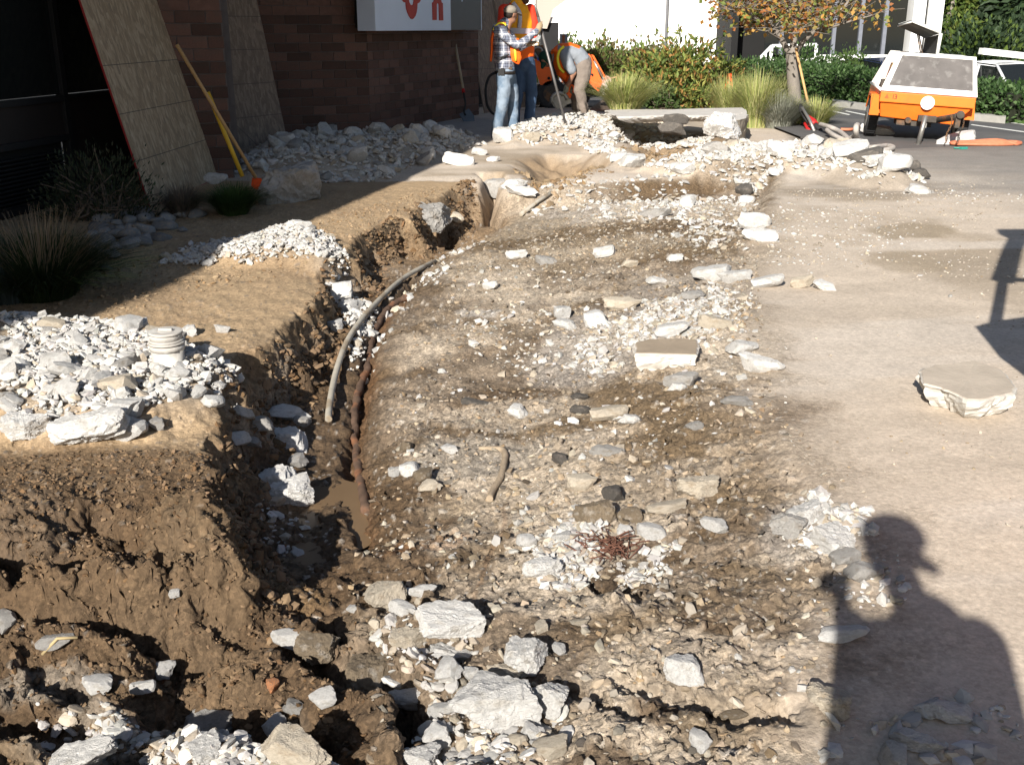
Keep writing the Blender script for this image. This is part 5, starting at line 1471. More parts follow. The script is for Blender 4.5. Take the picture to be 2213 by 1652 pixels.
# clipped hedge along the car park
def hedge(pts, hts, depth, n, cols, label, seed, name='clipped_hedge'):
    rng = np.random.default_rng(seed)
    r = empty(name, (*pts[0], 0), label, 'hedge')
    P = []; Dn = []
    seglen = [math.dist(a, b_) for a, b_ in zip(pts, pts[1:])]; tot = sum(seglen)
    core = nb()
    for (a, b_), (h0, h1), sl_ in zip(zip(pts, pts[1:]), zip(hts, hts[1:]), seglen):
        m = int(n * sl_ / tot)
        t = rng.uniform(0, 1, m); ex = Vector((b_[0] - a[0], b_[1] - a[1], 0)).normalized(); nn_ = np.array([ex.y, -ex.x, 0])
        hh = h0 + (h1 - h0) * t
        f = rng.integers(0, 3, m)                 # 0 front, 1 top, 2 back
        u = np.where(f == 1, rng.uniform(-.5, .5, m), np.where(f == 0, .5, -.5)) * depth
        z = np.where(f == 1, hh, rng.uniform(.03, 1, m) * hh)
        rough = .05 * rng.normal(size=m)
        base = np.stack([a[0] + (b_[0] - a[0]) * t, a[1] + (b_[1] - a[1]) * t, np.zeros(m)], 1)
        nrm = np.where((f == 1)[:, None], np.array([[0, 0, 1.0]]), np.where((f == 0)[:, None], nn_[None], -nn_[None]))
        p = base + nn_[None] * u[:, None]; p[:, 2] += z + .03 * fbm(base[:, 0], base[:, 1], 1.5, 3, seed)
        p = p + nrm * rough[:, None]
        P.append(p); Dn.append(nrm * .7 + rng.normal(0, .6, (m, 3)) + np.array([0, 0, .3]))
        fr = wmap(a, b_); wall_box(core, fr, -.02, sl_ + .02, 0, min(h0, h1) - .06, -depth / 2 + .05, depth / 2 - .05)
    leaves('foliage', np.concatenate(P), np.concatenate(Dn), .085, .30, cols, rng, r)
    part('shade_core', core, mat('hedge_core_dark', (.022, .026, .014), .95, var=.4, scale=12), r)  # solid dark box, coloured for the shade within the leaves
    return r
hp = [G(1606, 190), G(1760, 206), G(1900, 226), G(2060, 243), G(2230, 262), (G(2230, 262)[0] + 1.6, G(2230, 262)[1] - 2.6)]
hedge(hp, [.66, .60, .54, .53, .50, .50], .9, 15000, [(.040, .085, .022), (.055, .11, .028), (.03, .065, .018), (.10, .16, .06)], 'long neatly clipped dark green hedge behind the compressor', 41)
hb = [(1640, 140), (1790, 130), (1850, 138)]
shrub(1835, 152, 1.3, 1, .85, 1300, [(.07, .12, .03), (.09, .14, .04)], 'round green shrub on the bank left of the blue car', 42, .10, .3, 5, Y=31, shape='dome')
shrub(1745, 150, 2.4, 1, .95, 2200, [(.05, .10, .03), (.08, .13, .04)], 'broad green shrub behind the hedge at the tree trunk', 43, .10, .3, 5, Y=30, shape='dome')
# lawn strips, kerb, parking lines
M_lawn = mat('lawn', (.085, .16, .035), .9, var=.3, scale=20, bump=.5, bscale=120, bdist=.02)
M_kerb = mat('kerb_concrete', (.36, .35, .32), .9, var=.12, scale=9, bump=.3)
M_line = mat('road_paint', (.66, .66, .63), .8, var=.15, scale=9)
def strip(name, pts, z, m, th=.0, kind='structure'):
    b = nb(); prism(b, [G(a, c_) for a, c_ in pts], max(th, .003), Matrix.Translation((0, 0, z)))
    bmesh.ops.recalc_face_normals(b, faces=b.faces)
    return tag(obj(name, b, m), kind=kind)
strip('lawn', [(1560, 183), (1760, 203), (1900, 224), (2100, 245), (2300, 268), (2300, 277), (2213, 266), (2070, 250), (1900, 237), (1765, 216), (1560, 196)], -.008, M_lawn, .05)
strip('rear_lawn', [(1150, 178), (1420, 176), (1420, 192), (1150, 196)], -.008, M_lawn, .03)
strip('kerb', [(1798, 224.5), (1903, 238), (1903, 241.5), (1798, 228)], -.01, M_kerb, .11)
strip('kerb', [(2090, 254.5), (2172, 262), (2172, 265.5), (2090, 258)], -.01, M_kerb, .11)
for q in ([(1758, 231), (1762, 230), (1838, 246.2), (1834, 247.4)], [(1826, 239), (1830, 238.2), (1892, 250.5), (1888, 251.8)], [(2098, 268.5), (2101, 267.5), (2260, 289), (2258, 290.5)], [(2184, 264), (2187, 263), (2260, 274), (2258, 275)]):
    strip('parking_line', q, -.008, M_line)
bed = nb(); prism(bed, [G(a, c_) for a, c_ in ((1270, 240), (1330, 196), (1560, 188), (1700, 215), (1765, 248), (1700, 262), (1560, 258), (1400, 246))], .03, Matrix.Translation((0, 0, -.015)))
tag(obj('planting_bed', bed, mat('bark_mulch', (.10, .07, .05), .95, var=.4, scale=25, bump=.8, bscale=60)), kind='structure')

# young maple with turning leaves
tb = at(1722, 250, 19.6); tb.z = 0
tree = empty('maple_tree', tb, 'young maple with a smooth grey trunk and orange autumn leaves beside the grass clumps', 'tree')
YT = 19.6
def T(px, py, dy=0): return at(px, py, YT + dy)
b = nb()
rings = [T(1722, 256), T(1719, 235), T(1716, 190), T(1714, 150), T(1713, 122), T(1712, 108)]
rings[0].z = -.1
tube(b, rings, [.15, .125, .115, .118, .12, .105], 14)
part('trunk', b, M_bark, tree)
LIMBS = [([(1713, 118), (1700, 105), (1690, 86), (1672, 62), (1655, 42), (1640, 12), (1628, -30), (1600, -90)], .060, 0.0), ([(1712, 112), (1716, 85), (1722, 50), (1720, 20), (1714, -20), (1700, -110)], .066, .1), ([(1716, 118), (1735, 92), (1756, 70), (1775, 52), (1792, 38), (1830, 8), (1860, -50)], .050, -.2),
         ([(1672, 62), (1650, 50), (1630, 38), (1600, 26), (1575, 22)], .022, -.5), ([(1720, 40), (1700, 22), (1690, -5), (1670, -60)], .03, .4), ([(1722, 55), (1745, 30), (1760, 5), (1775, -50)], .03, .4), ([(1756, 70), (1800, 58), (1840, 45), (1885, 33)], .022, -.6),
         ([(1640, 12), (1610, 2), (1580, -20), (1560, -60)], .02, .3), ([(1792, 38), (1810, 15), (1850, -5), (1900, -10)], .02, .5), ([(1722, 50), (1740, 66), (1720, 72), (1700, 70)], .012, -.7), ([(1690, 86), (1665, 72), (1648, 66)], .012, -.5)]
rng = np.random.default_rng(77)
LP = []; LD = []
for pts, r0, dy in LIMBS:
    pl = [T(a, c_, dy * min(1, i / 2)) for i, (a, c_) in enumerate(pts)]
    cr_ = cat_rom(pl, 5); n = len(cr_)
    b = nb(); tube(b, cr_, [r0 * (1 - .75 * i / n) + .004 for i in range(n)], 8); part('limb', b, M_bark, tree)
    for i in range(n // 3, n):
        for k in range(3 if r0 > .04 else 4):
            LP.append(cr_[i]); LD.append(Vector((rng.normal(), rng.normal(), rng.normal() * .6 + .1)))
tw = nb(); P = []; D = []
for p, d in zip(LP, LD):
    d = d.normalized(); ln = rng.uniform(.25, .75); q = p + d * ln
    if q.z > 1.55 + 1.2: continue
    zz2 = plan(q.x, q.y, q.z)
    if zz2[1] > 60 and rng.uniform() < .9: continue
    if zz2[1] > 30 and rng.uniform() < .45: continue
    if zz2[0] > 1800 and rng.uniform() < .4: continue
    tube(tw, [p, p.lerp(q, .5) + Vector((0, 0, .04)), q], [.007, .005, .003], 4, cap=False)
    for k in range(int(rng.integers(4, 10))):
        t = rng.uniform(.45, 1.1); P.append(np.array(p.lerp(q, t)) + rng.normal(0, .07, 3)); D.append(np.array([rng.normal(), rng.normal(), -.6 + rng.normal() * .5]))
part('twigs', tw, M_bark, tree)
leaves('crown', np.array(P), np.array(D), .10, .34, [(.42, .20, .05), (.50, .28, .07), (.33, .13, .045), (.36, .26, .08), (.26, .20, .06), (.22, .09, .04), (.20, .24, .06), (.16, .20, .05)], rng, tree, fold=.1)

# dark conifers and broadleaf trees at the far right
def fir(px, Y, h, r, label, seed, cols, n=4200, z0=.0, ls=.42):
    rng = np.random.default_rng(seed); p = at(px, 60, Y); p.z = 0
    t = empty('evergreen_tree', p, label, 'tree')
    b = nb(); tube(b, [p, p + Vector((0, 0, h * .9))], [.22, .05], 8); part('trunk', b, M_bark, t)
    m = n; zf = rng.uniform(0, 1, m) ** 1.15; a = rng.uniform(0, 2 * PI, m)
    tier = .72 + .28 * np.abs(np.sin(zf * 16 + 2.0 * np.sin(a * 3 + seed)))
    rr = r * (1 - zf * .75) * tier * rng.uniform(.55, 1, m) ** .4 * (1 + .22 * fbm(np.cos(a) * 2 + seed, np.sin(a) * 2 + zf * 4, 1.4, 3, seed))
    P = np.stack([p.x + rr * np.cos(a), p.y + rr * np.sin(a), z0 + zf * (h - z0)], 1)
    D_ = np.stack([np.cos(a), np.sin(a), -.35 * np.ones(m)], 1) + rng.normal(0, .35, (m, 3))
    leaves('crown', P, D_, ls, .20, cols, rng, t)
    return t
DK = [(.030, .055, .022), (.045, .075, .03), (.055, .09, .045), (.022, .04, .018)]
LG = [(.10, .15, .03), (.14, .17, .035), (.07, .11, .025)]
fir(2075, 44, 9, 2.0, 'dark evergreen tree right of the white building corner', 61, DK + LG[:1], 5200)
fir(2160, 46, 10, 2.6, 'blue-green evergreen tree in the upper right corner', 62, [(.05, .085, .06), (.035, .06, .045), (.07, .10, .07)], 6000)
fir(2250, 42, 9, 2.6, 'dark evergreen tree cut by the right edge of the picture', 63, DK, 5200)
fir(2050, 41, 4.0, 1.4, 'yellowish green young tree at the building corner', 64, LG, 2600, ls=.3)
fir(2110, 50, 9, 3.2, 'tall dark tree filling the gap between the two evergreens', 68, DK, 4200)
shrub(2125, 150, 3.4, 1.6, 1.5, 3200, DK + LG[:1], 'dark leafy shrub mass behind the compressor and the white car', 65, .2, .3, 5, Y=36)
shrub(2062, 150, 1.5, 1.2, 1.9, 1800, LG + DK[:1], 'yellow-green shrub beside the raised lid', 66, .16, .3, 5, Y=37)
shrub(2215, 150, 3.0, 1.6, 1.7, 2600, DK, 'dark shrub behind the white car at the right edge', 67, .2, .3, 5, Y=37)
# dark woodland mass further behind, reads as one
rng = np.random.default_rng(5); n = 9000
xx = rng.uniform(14, 75, n); zz3 = rng.uniform(0, 1, n); yy = 62 + rng.uniform(-2, 2, n)
P = np.stack([xx, yy, zz3 * (9 + 3 * fbm(xx, yy * 0, .25, 3, 9))], 1)
o = leaves('far_wood', P, rng.normal(size=(n, 3)) + np.array([0, -.6, -.2]), 1.3, .4, DK, rng)
tag(o, 'dark woodland behind the car park', 'woodland', kind='stuff')
# ---------------------------------------------------------------- tools and machines
M_org = mat('orange_paint', (.80, .165, .018), .5, var=.10, scale=5, bump=.08, bscale=30, tint2=(.55, .15, .03), t2scale=3, t2lo=.55, t2hi=.75)
M_org2 = mat('tractor_orange', (.80, .13, .02), .45, var=.08, scale=5)
M_wht = mat('machine_white', (.78, .78, .74), .5, var=.06, scale=4, tint2=(.55, .52, .47), t2scale=6, t2lo=.6, t2hi=.8)
M_dgl = mat('smoked_panel', (.11, .10, .095), .4, var=.2, scale=6, tint2=(.2, .19, .18), t2scale=9, t2lo=.55, t2hi=.75)
M_blk = mat('black_rubber', (.03, .03, .031), .85, var=.2, scale=10, bump=.3, bscale=60)
M_steel = mat('worn_steel', (.30, .29, .27), .45, metal=.7, var=.2, scale=12, bump=.15)
M_dst = mat('dirty_dark_steel', (.07, .06, .05), .7, metal=.3, var=.3, scale=14, tint2=(.16, .09, .05), t2scale=6)
M_yel = mat('yellow_paint', (.75, .45, .04), .5, var=.1)
M_wood = mat('tool_wood', (.50, .30, .13), .7, var=.15, scale=6, stretch=(6, 6, 1), bump=.1)
M_wood2 = mat('pale_tool_wood', (.36, .30, .22), .75, var=.15, scale=6)
M_red = mat('red_enamel', (.45, .02, .02), .5)
M_rim = mat('rim_grey', (.35, .34, .32), .6, var=.15)
M_plast = mat('orange_bristle', (.85, .10, .02), .6, var=.15, scale=30, bump=.4, bscale=90)

def disc(bm, c, r, th, axis='X', seg=24, bev=.0):
    M = Matrix.Translation(Vector(c)) @ {'X': Matrix.Rotation(PI / 2, 4, 'Y'), 'Y': Matrix.Rotation(PI / 2, 4, 'X'), 'Z': Matrix.Identity(4)}[axis]
    r_ = bmesh.ops.create_cone(bm, cap_ends=True, segments=seg, radius1=r, radius2=r, depth=th, matrix=M)
    if bev:
        es = [e for v in r_['verts'] for e in v.link_edges if len(e.link_faces) == 2 and any(len(f.verts) > 4 for f in e.link_faces)]
        bmesh.ops.bevel(bm, geom=list(set(es)), offset=bev, segments=3, affect='EDGES', profile=.6)
def wheel(par, c, r, w, m_t=None, m_r=None, name='wheel', rim=.58):
    b = nb(); disc(b, (0, 0, 0), r, w, 'X', 32, w * .18)
    for k in range(32):                                # tread blocks
        a = 2 * PI * k / 32; bx(b, (0, (r + .003) * math.cos(a), (r + .003) * math.sin(a)), (w * .78, .028, .014), Matrix.Rotation(a - PI / 2, 3, 'X'))
    t = obj('tyre', b, m_t or M_blk)
    wo_ = obj(name, nb(), None, par, c) if False else None
    o = obj(name, (lambda q: (disc(q, (0, 0, 0), r * rim, w * 1.04, 'X', 24, .01), q)[1])(nb()), m_r or M_rim, par, c)
    t.parent = o
    b = nb(); disc(b, (0, 0, 0), r * .2, w * 1.14, 'X', 12, .005); h_ = obj('hub', b, M_dst); h_.parent = o
    return o
def cpart(name, b, m, par, loc=None, rot=None):
    bmesh.ops.recalc_face_normals(b, faces=b.faces)
    return obj(name, b, m, par, loc, rot)
def poly(b, quads):
    for q in quads: b.faces.new([b.verts.new(v) for v in q])

# towable compressor: x across its front, y towards its rear, z up
YC = 15.0
base = at(1992, 295, YC); base.z = 0.0
cmp_ = empty('towed_compressor', (base.x - .03, base.y, .055), 'orange and white towable air compressor with its left lid raised, parked on the asphalt', 'compressor')
cmp_.scale = (.93,) * 3
cmp_.rotation_euler = (math.radians(.6), math.radians(3.6), math.radians(-13))
def hull(b, secs):
    """loft of closed sections (same point count)"""
    rs_ = [[b.verts.new(p) for p in s_] for s_ in secs]
    for a_, c_ in zip(rs_, rs_[1:]):
        for i in range(len(a_)): b.faces.new((a_[i], a_[(i + 1) % len(a_)], c_[(i + 1) % len(a_)], c_[i]))
    b.faces.new(rs_[0][::-1]); b.faces.new(rs_[-1])
HW = .68; LB = 1.75
b = nb(); hull(b, [[(-.60, .10, .24), (.44, .10, .20), (.66, .02, .46), (-.64, .02, .46)], [(-.60, LB - .1, .24), (.44, LB - .1, .20), (.66, LB, .46), (-.64, LB, .46)]]); bmesh.ops.bevel(b, geom=list(b.edges), offset=.008, segments=2, affect='EDGES')
cpart('lower_body', b, M_org, cmp_)
b = nb(); bx(b, (.01, LB / 2, .535), (1.34, LB + .04, .15), None, .012); cpart('body_band', b, M_org, cmp_)
x0, x1 = -HW + .01, HW + .01
fz, tz = .612, 1.16
# hood: front leans back, made of a frame round the smoked panel
def fp(u, v): # point on the leaning front: u 0..1 left-right, v 0..1 bottom-top
    l = x0 + (.20) * v; r = x1 - .07 * v
    return Vector((l + (r - l) * u, .0 + .30 * v, fz + (tz - fz) * v))
nrm_f = (fp(1, 0) - fp(0, 0)).cross(fp(0, 1) - fp(0, 0)).normalized()
def fplate(b, u0, u1, v0, v1, t0, t1, uu=None):
    q = [fp(u0, v0), fp(u1, v0), fp(u1 if uu is None else uu[1], v1), fp(u0 if uu is None else uu[0], v1)]
    lo = [b.verts.new(p + nrm_f * t0) for p in q]; hi = [b.verts.new(p + nrm_f * t1) for p in q]
    b.faces.new(lo); b.faces.new(hi)
    for i in range(4): b.faces.new((lo[i], lo[(i + 1) % 4], hi[(i + 1) % 4], hi[i]))
sgn = 1 if nrm_f.y < 0 else -1
b = nb()
for a_ in ((0, 1, 0, .14), (0, 1, .92, 1.0), (0, .06, .14, .92), (.955, 1, .14, .92)): fplate(b, *a_, 0, .03 * sgn)
cpart('hood_frame', b, M_wht, cmp_)
b = nb(); fplate(b, .06, .955, .14, .92, .0, .018 * sgn); cpart('smoked_panel', b, M_dgl, cmp_)
# roof, right side, rear
b = nb(); tl, tr = fp(0, 1), fp(1, 1)
hull(b, [[tl + Vector((0.25, 0, 0)), tr, tr + Vector((0, 0, -.03)), tl + Vector((.25, 0, -.03))], [Vector((tl.x + .25, LB - .25, tz)), Vector((tr.x, LB - .25, tz)), Vector((tr.x, LB - .25, tz - .03)), Vector((tl.x + .25, LB - .25, tz - .03))]])
cpart('roof_panel', b, M_wht, cmp_)
b = nb(); hull(b, [[fp(1, 0), fp(1, 1), Vector((tr.x, LB - .25, tz)), Vector((x1, LB, fz))], [p + Vector((-.03, 0, 0)) for p in (fp(1, 0), fp(1, 1), Vector((tr.x, LB - .25, tz)), Vector((x1, LB, fz)))]]); cpart('side_panel', b, M_wht, cmp_)
b = nb(); hull(b, [[Vector((x0, LB, fz)), Vector((x1, LB, fz)), Vector((tr.x, LB - .25, tz)), Vector((tl.x, LB - .25, tz))], [Vector((x0, LB - .03, fz)), Vector((x1, LB - .03, fz)), Vector((tr.x, LB - .28, tz)), Vector((tl.x, LB - .28, tz))]]); cpart('rear_panel', b, M_wht, cmp_)
# open left side: slanted rear post, dark bay, engine parts
b = nb()
for y_, t_ in ((.02, .06), (LB * .52, .05)): hull(b, [[Vector((x0, y_, fz)), Vector((x0, y_ + t_, fz)), Vector((tl.x, y_ + t_ + .25, tz)), Vector((tl.x, y_ + .25, tz))], [Vector((x0 + .04, y_, fz)), Vector((x0 + .04, y_ + t_, fz)), Vector((tl.x + .04, y_ + t_ + .25, tz)), Vector((tl.x + .04, y_ + .25, tz))]])
tube(b, [(x0 + .01, 0, fz + .02), (x0 + .01, LB, fz + .02)], .022, 6)
cpart('bay_frame', b, M_wht, cmp_)
b = nb(); bx(b, (.12, LB / 2 + .1, .76), (.9, LB - .6, .40)); cpart('engine_block', b, M_void, cmp_)  # plain block carrying the bay's shade as its colour
b = nb(); disc(b, (x0 + .30, .72, .92), .12, .34, 'Y', 20, .02); disc(b, (x0 + .30, .72, 1.05), .05, .08, 'Z', 12); cpart('yellow_filter', b, M_yel, cmp_)
b = nb(); tube(b, cat_rom([(x0 + .2, .4, .62), (x0 + .17, .5, .8), (x0 + .25, .6, .9), (x0 + .35, .75, .7)], 6), .028, 8); bx(b, (x0 + .12, .9, .68), (.1, .3, .12), None, .01); cpart('engine_pipes', b, M_dst, cmp_)
# raised lid on two struts, hinged on the roof's middle
CM = Matrix.LocRotScale(cmp_.location, cmp_.rotation_euler, cmp_.scale).inverted()
def cl(x, y, Y_): return CM @ at(1694.4 + x * .2354, y * .2354, Y_)
def shell(pts, th):
    b = nb(); v = [b.verts.new(p) for p in pts]; f_ = b.faces.new(v); f_.normal_update(); n_ = f_.normal.copy()
    r_ = bmesh.ops.extrude_face_region(b, geom=[f_]); bmesh.ops.translate(b, vec=n_ * th, verts=[q for q in r_['geom'] if isinstance(q, bmesh.types.BMVert)]); return b
Pa, Pb, Pc, Pd = cl(1045, 238, 16.2), cl(1172, 200, 15.2), cl(1428, 308, 15.2), cl(1295, 352, 16.2)
cpart('raised_lid', shell([Pa, Pb, Pc, Pd], .02), mat('lid_grey', (.06, .06, .055), .7, tint2=(.11, .11, .10)), cmp_)
up__ = Vector((0, -.012, .03))
cpart('lid_skin', shell([Pa + up__, Pb + up__, Pc + up__, Pd + up__], .008), M_wht, cmp_)
b = nb(); tube(b, [Pb + Vector((0, -.01, .012)), Pc + Vector((0, -.01, .012))], .016, 6); tube(b, [Pa, Pb], .012, 6); cpart('lid_rim', b, M_wht, cmp_)
cpart('lid_side', shell([cl(1295, 350, 15.9), cl(1428, 312, 15.2), cl(1392, 520, 15.25), cl(1265, 500, 15.9)], .015), mat('lid_inner', (.03, .03, .03), .8), cmp_)
b = nb(); tube(b, [cl(1440, 306, 15.18), cl(1402, 520, 15.22)], .026, 6); bx(b, cl(1435, 508, 15.3), (.09, .1, .05), None, .01); cpart('lid_edge', b, M_wht, cmp_)
for dx in (0, .035):
    b = nb(); rod(b, cl(1255 + dx * 500, 500, 15.5), cl(1225 + dx * 400, 315, 15.6), .010); cpart('gas_strut', b, M_dst, cmp_)
# markings: triangle, 13, round plate
b = nb(); poly(b, [[(-.60, -.0215, .515), (-.535, -.0215, .515), (-.567, -.0215, .585)]]); cpart('red_triangle', b, mat('orange_red', (.75, .09, .02), .5), cmp_)
b = nb()
def stroke(b, pts, w=.009):
    for (a, z), (c_, z2) in zip(pts, pts[1:]):
        d = Vector((c_ - a, 0, z2 - z)); bx(b, ((a + c_) / 2, -.021, (z + z2) / 2), (d.length + w * .6, .002, w), Matrix.Rotation(-math.atan2(d.z, d.x), 3, 'Y'))
stroke(b, [(-.475, .515), (-.475, .575)]); stroke(b, [(-.455, .575), (-.43, .572), (-.428, .555), (-.445, .547), (-.428, .54), (-.428, .52), (-.455, .515)])
cpart('number_13', b, mat('black_paint', (.02, .02, .02), .6), cmp_)
b = nb(); disc(b, (.02, -.026, .495), .098, .010, 'Y', 32); pl_ = cpart('round_plate', b, M_wht, cmp_)
b = nb()
for a_, c_ in zip([(-.05, .475), (-.03, .49), (-.01, .478), (.01, .492), (.035, .48), (.06, .488)], [(-.03, .49), (-.01, .478), (.01, .492), (.035, .48), (.06, .488), (.085, .478)]):
    d = Vector((c_[0] - a_[0], 0, c_[1] - a_[1])); bx(b, ((a_[0] + c_[0]) / 2, -.0325, (a_[1] + c_[1]) / 2), (d.length, .002, .006), Matrix.Rotation(-math.atan2(d.z, d.x), 3, 'Y'))
o = cpart('plate_scribble', b, mat('grey_ink', (.2, .2, .2), .6), None); o.parent = pl_
# wheels, fenders, axle, drawbar, jack, chains
for sx, nm in ((-1, ''), (1, '')):
    wheel(cmp_, (sx * .66, .72, .185), .285, .16)
b = nb(); tube(b, [(-.72, .62, .22), (.72, .62, .22)], .035, 8); bx(b, (-.1, .3, .17), (.5, .35, .07)); bx(b, (.1, 1.0, .15), (.25, .3, .10)); cpart('axle', b, M_dst, cmp_)
for sx in (-1, 1):
    b = nb(); X0, X1 = (sx * .60, sx * .75)
    hull(b, [[(X0, .24, .30), (X1, .24, .30), (X1, .20, .28), (X0, .20, .28)], [(X0, .40, .52), (X1, .42, .50), (X1, .40, .54), (X0, .38, .55)], [(X0, .85, .52), (X1, .82, .50), (X1, .84, .54), (X0, .87, .55)], [(X0, 1.0, .32), (X1, 1.0, .30), (X1, 1.04, .30), (X0, 1.04, .32)]])
    cpart('fender', b, M_org, cmp_)
b = nb(); hull(b, [[(-.78, -.0, .26), (-.64, -.0, .26), (-.68, -.02, .56), (-.76, -.02, .56)], [(-.78, .05, .26), (-.64, .05, .26), (-.68, .03, .56), (-.76, .03, .56)]]); cpart('fender_bracket', b, M_org, cmp_)
b = nb(); tube(b, [(.0, .5, .22), (.16, .1, .24), (.34, -.55, .36), (.36, -.75, .40)], [.045, .045, .05, .05], 8); disc(b, (.37, -.82, .42), .055, .05, 'Y', 16, .01); bx(b, (.36, -.72, .33), (.07, .16, .2), None, .01); bx(b, (.05, -.05, .27), (.26, .12, .09), None, .01); cpart('drawbar', b, M_dst, cmp_)
b = nb(); tube(b, [(-.02, -.38, .34), (-.06, -.40, -.09)], .035, 10); disc(b, (-.06, -.40, -.08), .05, .02, 'Z', 14); bx(b, (-.02, -.36, .20), (.06, .08, .06)); cpart('jack_stand', b, M_steel, cmp_)
b = nb(); disc(b, (-.20, .05, .22), .045, .12, 'Y', 16, .01); cpart('exhaust', b, M_dst, cmp_)
for x_, ln in ((.27, 13), (.43, 13)):
    b = nb()
    for i in range(ln):
        z_ = .38 - i * .029; r3 = bmesh.ops.create_circle(b, segments=8, radius=.016)
        bmesh.ops.delete(b, geom=r3['verts'], context='VERTS')
        R3 = Matrix.Rotation(PI / 2 * (i % 2) + .3, 4, 'Z')
        ps = [R3 @ Vector((.010 * math.cos(t), 0, .021 * math.sin(t))) + Vector((x_ + .02 * math.sin(i * .5), -.74, z_)) for t in (2 * PI * k / 8 for k in range(9))]
        tube(b, ps, .004, 4, cap=False)
    cpart('safety_chain', b, mat('rusty_chain', (.20, .11, .055), .8) if x_ < .3 else M_dst, cmp_)

# wheel chocks, hose coil
put_chunk(0, 0, 60, 22, 'w', 'white lump wedged under the left compressor wheel', cat='concrete chunk', loc=at(2050 - 0, 292, 15.9) if 0 else Vector((*G(1900, 288), 0)))
put_chunk(0, 0, 74, 22, 'w', 'white lump wedged under the right compressor wheel', cat='concrete chunk', loc=Vector((*G(2072, 308), 0)))
M_hoseo = mat('orange_hose', (.50, .17, .09), .6, var=.15, scale=20)
b = nb(); pts = []
c0 = Vector((*G(2135, 313), .02))
for k in range(5):
    off_ = .02 * k
    pts += [c0 + Vector((-.45 + off_, -.05 + .04 * k, 0)), c0 + Vector((.1, -.12 + .03 * k, .012 * k)), c0 + Vector((.42 - off_, -.02 * k, .0)), c0 + Vector((.40, .06, .015)), c0 + Vector((0, .12 - .02 * k, .02)), c0 + Vector((-.42, .10 - .01 * k, .01))]
tube(b, cat_rom(pts, 4), .022, 6); tag(cpart('hose_coil', b, M_hoseo, None), 'orange hose lying coiled flat on the asphalt right of the compressor', 'hose')
b = nb(); p = Vector((*G(2068 + 14, 322), .015)); bx(b, p, (.10, .05, .03), Matrix.Rotation(.4, 3, 'Z'), .006); tube(b, [p, p + Vector((-.12, .02, 0))], .01, 6); tag(cpart('hose_coupling', b, mat('teal_plastic', (.03, .25, .20), .5), None), 'small teal coupling lying on the asphalt below the compressor hitch', 'coupling')

# jackhammer and its hoses
M_hoseg = mat('dusty_hose', (.42, .38, .34), .7, var=.15, scale=12)
def zz5(x, y): return 1694.4 + x * .2354, y * .2354
def hose(pts, r, m, label, name='air_hose', lift=.02):
    q = []
    for x, y, dz in pts:
        a, c_ = zz5(x, y); p = Vector((*G(a, c_, dz + r), dz + r)); q.append(p)
    b = nb(); tube(b, cat_rom(q, 6), r, 8); return tag(cpart(name, b, m, None), label, 'hose')
hose([(330, 1140, .06), (420, 1165, .08), (500, 1200, .05), (570, 1255, .03), (620, 1320, .0), (700, 1365, .0), (800, 1385, .0), (930, 1378, .0), (1000, 1352, .0), (930, 1338, .0), (820, 1355, .03), (720, 1345, .0), (680, 1290, .1), (662, 1220, .22), (662, 1160, .30), (676, 1150, .28), (672, 1200, .18), (640, 1250, .05), (590, 1275, .0)], .035, M_hoseg, 'pale air hose looping on the asphalt between the jackhammer and the compressor')
hose([(390, 1190, .05), (450, 1235, .03), (540, 1275, .0), (640, 1290, .0), (700, 1330, .0), (780, 1352, .0), (880, 1340, .0)], .032, M_hoseg, 'second brownish hose running below the looping air hose')
hose([(520, 1185, .0), (620, 1185, .0), (700, 1165, .0), (770, 1130, .0), (830, 1095, .0)], .022, M_hoseo, 'reddish hose running back from the jackhammer to the compressor')
jh = empty('jackhammer', at(1752, 290, 16.8), 'red and black jackhammer lying against the rubble at the foot of the tree', 'jackhammer')
def jpart(nm, pts, r, m, seg=8):
    b = nb(); q = [at(*zz5(x, y), Y_) for x, y, Y_ in pts]; tube(b, q, r, seg); return part(nm, b, m, jh)
jpart('chisel_sleeve', [(150, 960, 17.3), (158, 1000, 17.2), (200, 1080, 17.0), (230, 1120, 16.9)], [.02, .045, .04, .035], M_blk)
jpart('motor_body', [(195, 1060, 17.05), (260, 1120, 16.9), (285, 1150, 16.8)], [.04, .07, .06], M_red)
jpart('steel_guide', [(165, 985, 17.0), (235, 1100, 16.8), (280, 1210, 16.6)], [.022, .025, .03], M_steel)
jpart('handle', [(190, 1130, 17), (215, 1180, 16.9), (240, 1195, 16.8)], .025, M_red)
jpart('grip', [(285, 1150, 16.8), (340, 1185, 16.7), (400, 1240, 16.6)], [.05, .045, .04], M_blk)
# shovel leaning on the tree
def tool(name, label, cat, segs, loc=None):
    r = empty(name, segs[0][1][-1], label, cat)
    for nm, pts, rad, m in segs:
        b = nb(); tube(b, pts, rad, 8); part(nm, b, m, r)
    return r
tool('long_handled_shovel', 'wooden handled shovel leaning on the maple trunk', 'shovel', [('handle', [at(1720, 105, 19.2), at(1750, 240, 18.7)], .022, M_wood), ('blade', [at(1750, 240, 18.7), at(1756, 256, 18.6), at(1760, 270, 18.5)], [.02, .09, .06], M_dst)])
YW = at(1000, 250, 1); 
t_ = Vector((*G(1010, 262), .0)); tp = at(976, 50, t_.y + .75); el = at(1001, 192, t_.y + .25)
r = tool('shovel', 'long handled shovel with a red socket leaning under the sign on the brick face', 'shovel', [('handle', [tp, el], .024, M_wood2), ('socket', [el, at(1002, 200, t_.y + .22)], .028, M_red), ('shaft', cat_rom([at(1002, 200, t_.y + .22), at(1006, 224, t_.y + .12), at(1003, 240, t_.y + .05), at(1006, 248, t_.y)], 4), .016, M_blk)])
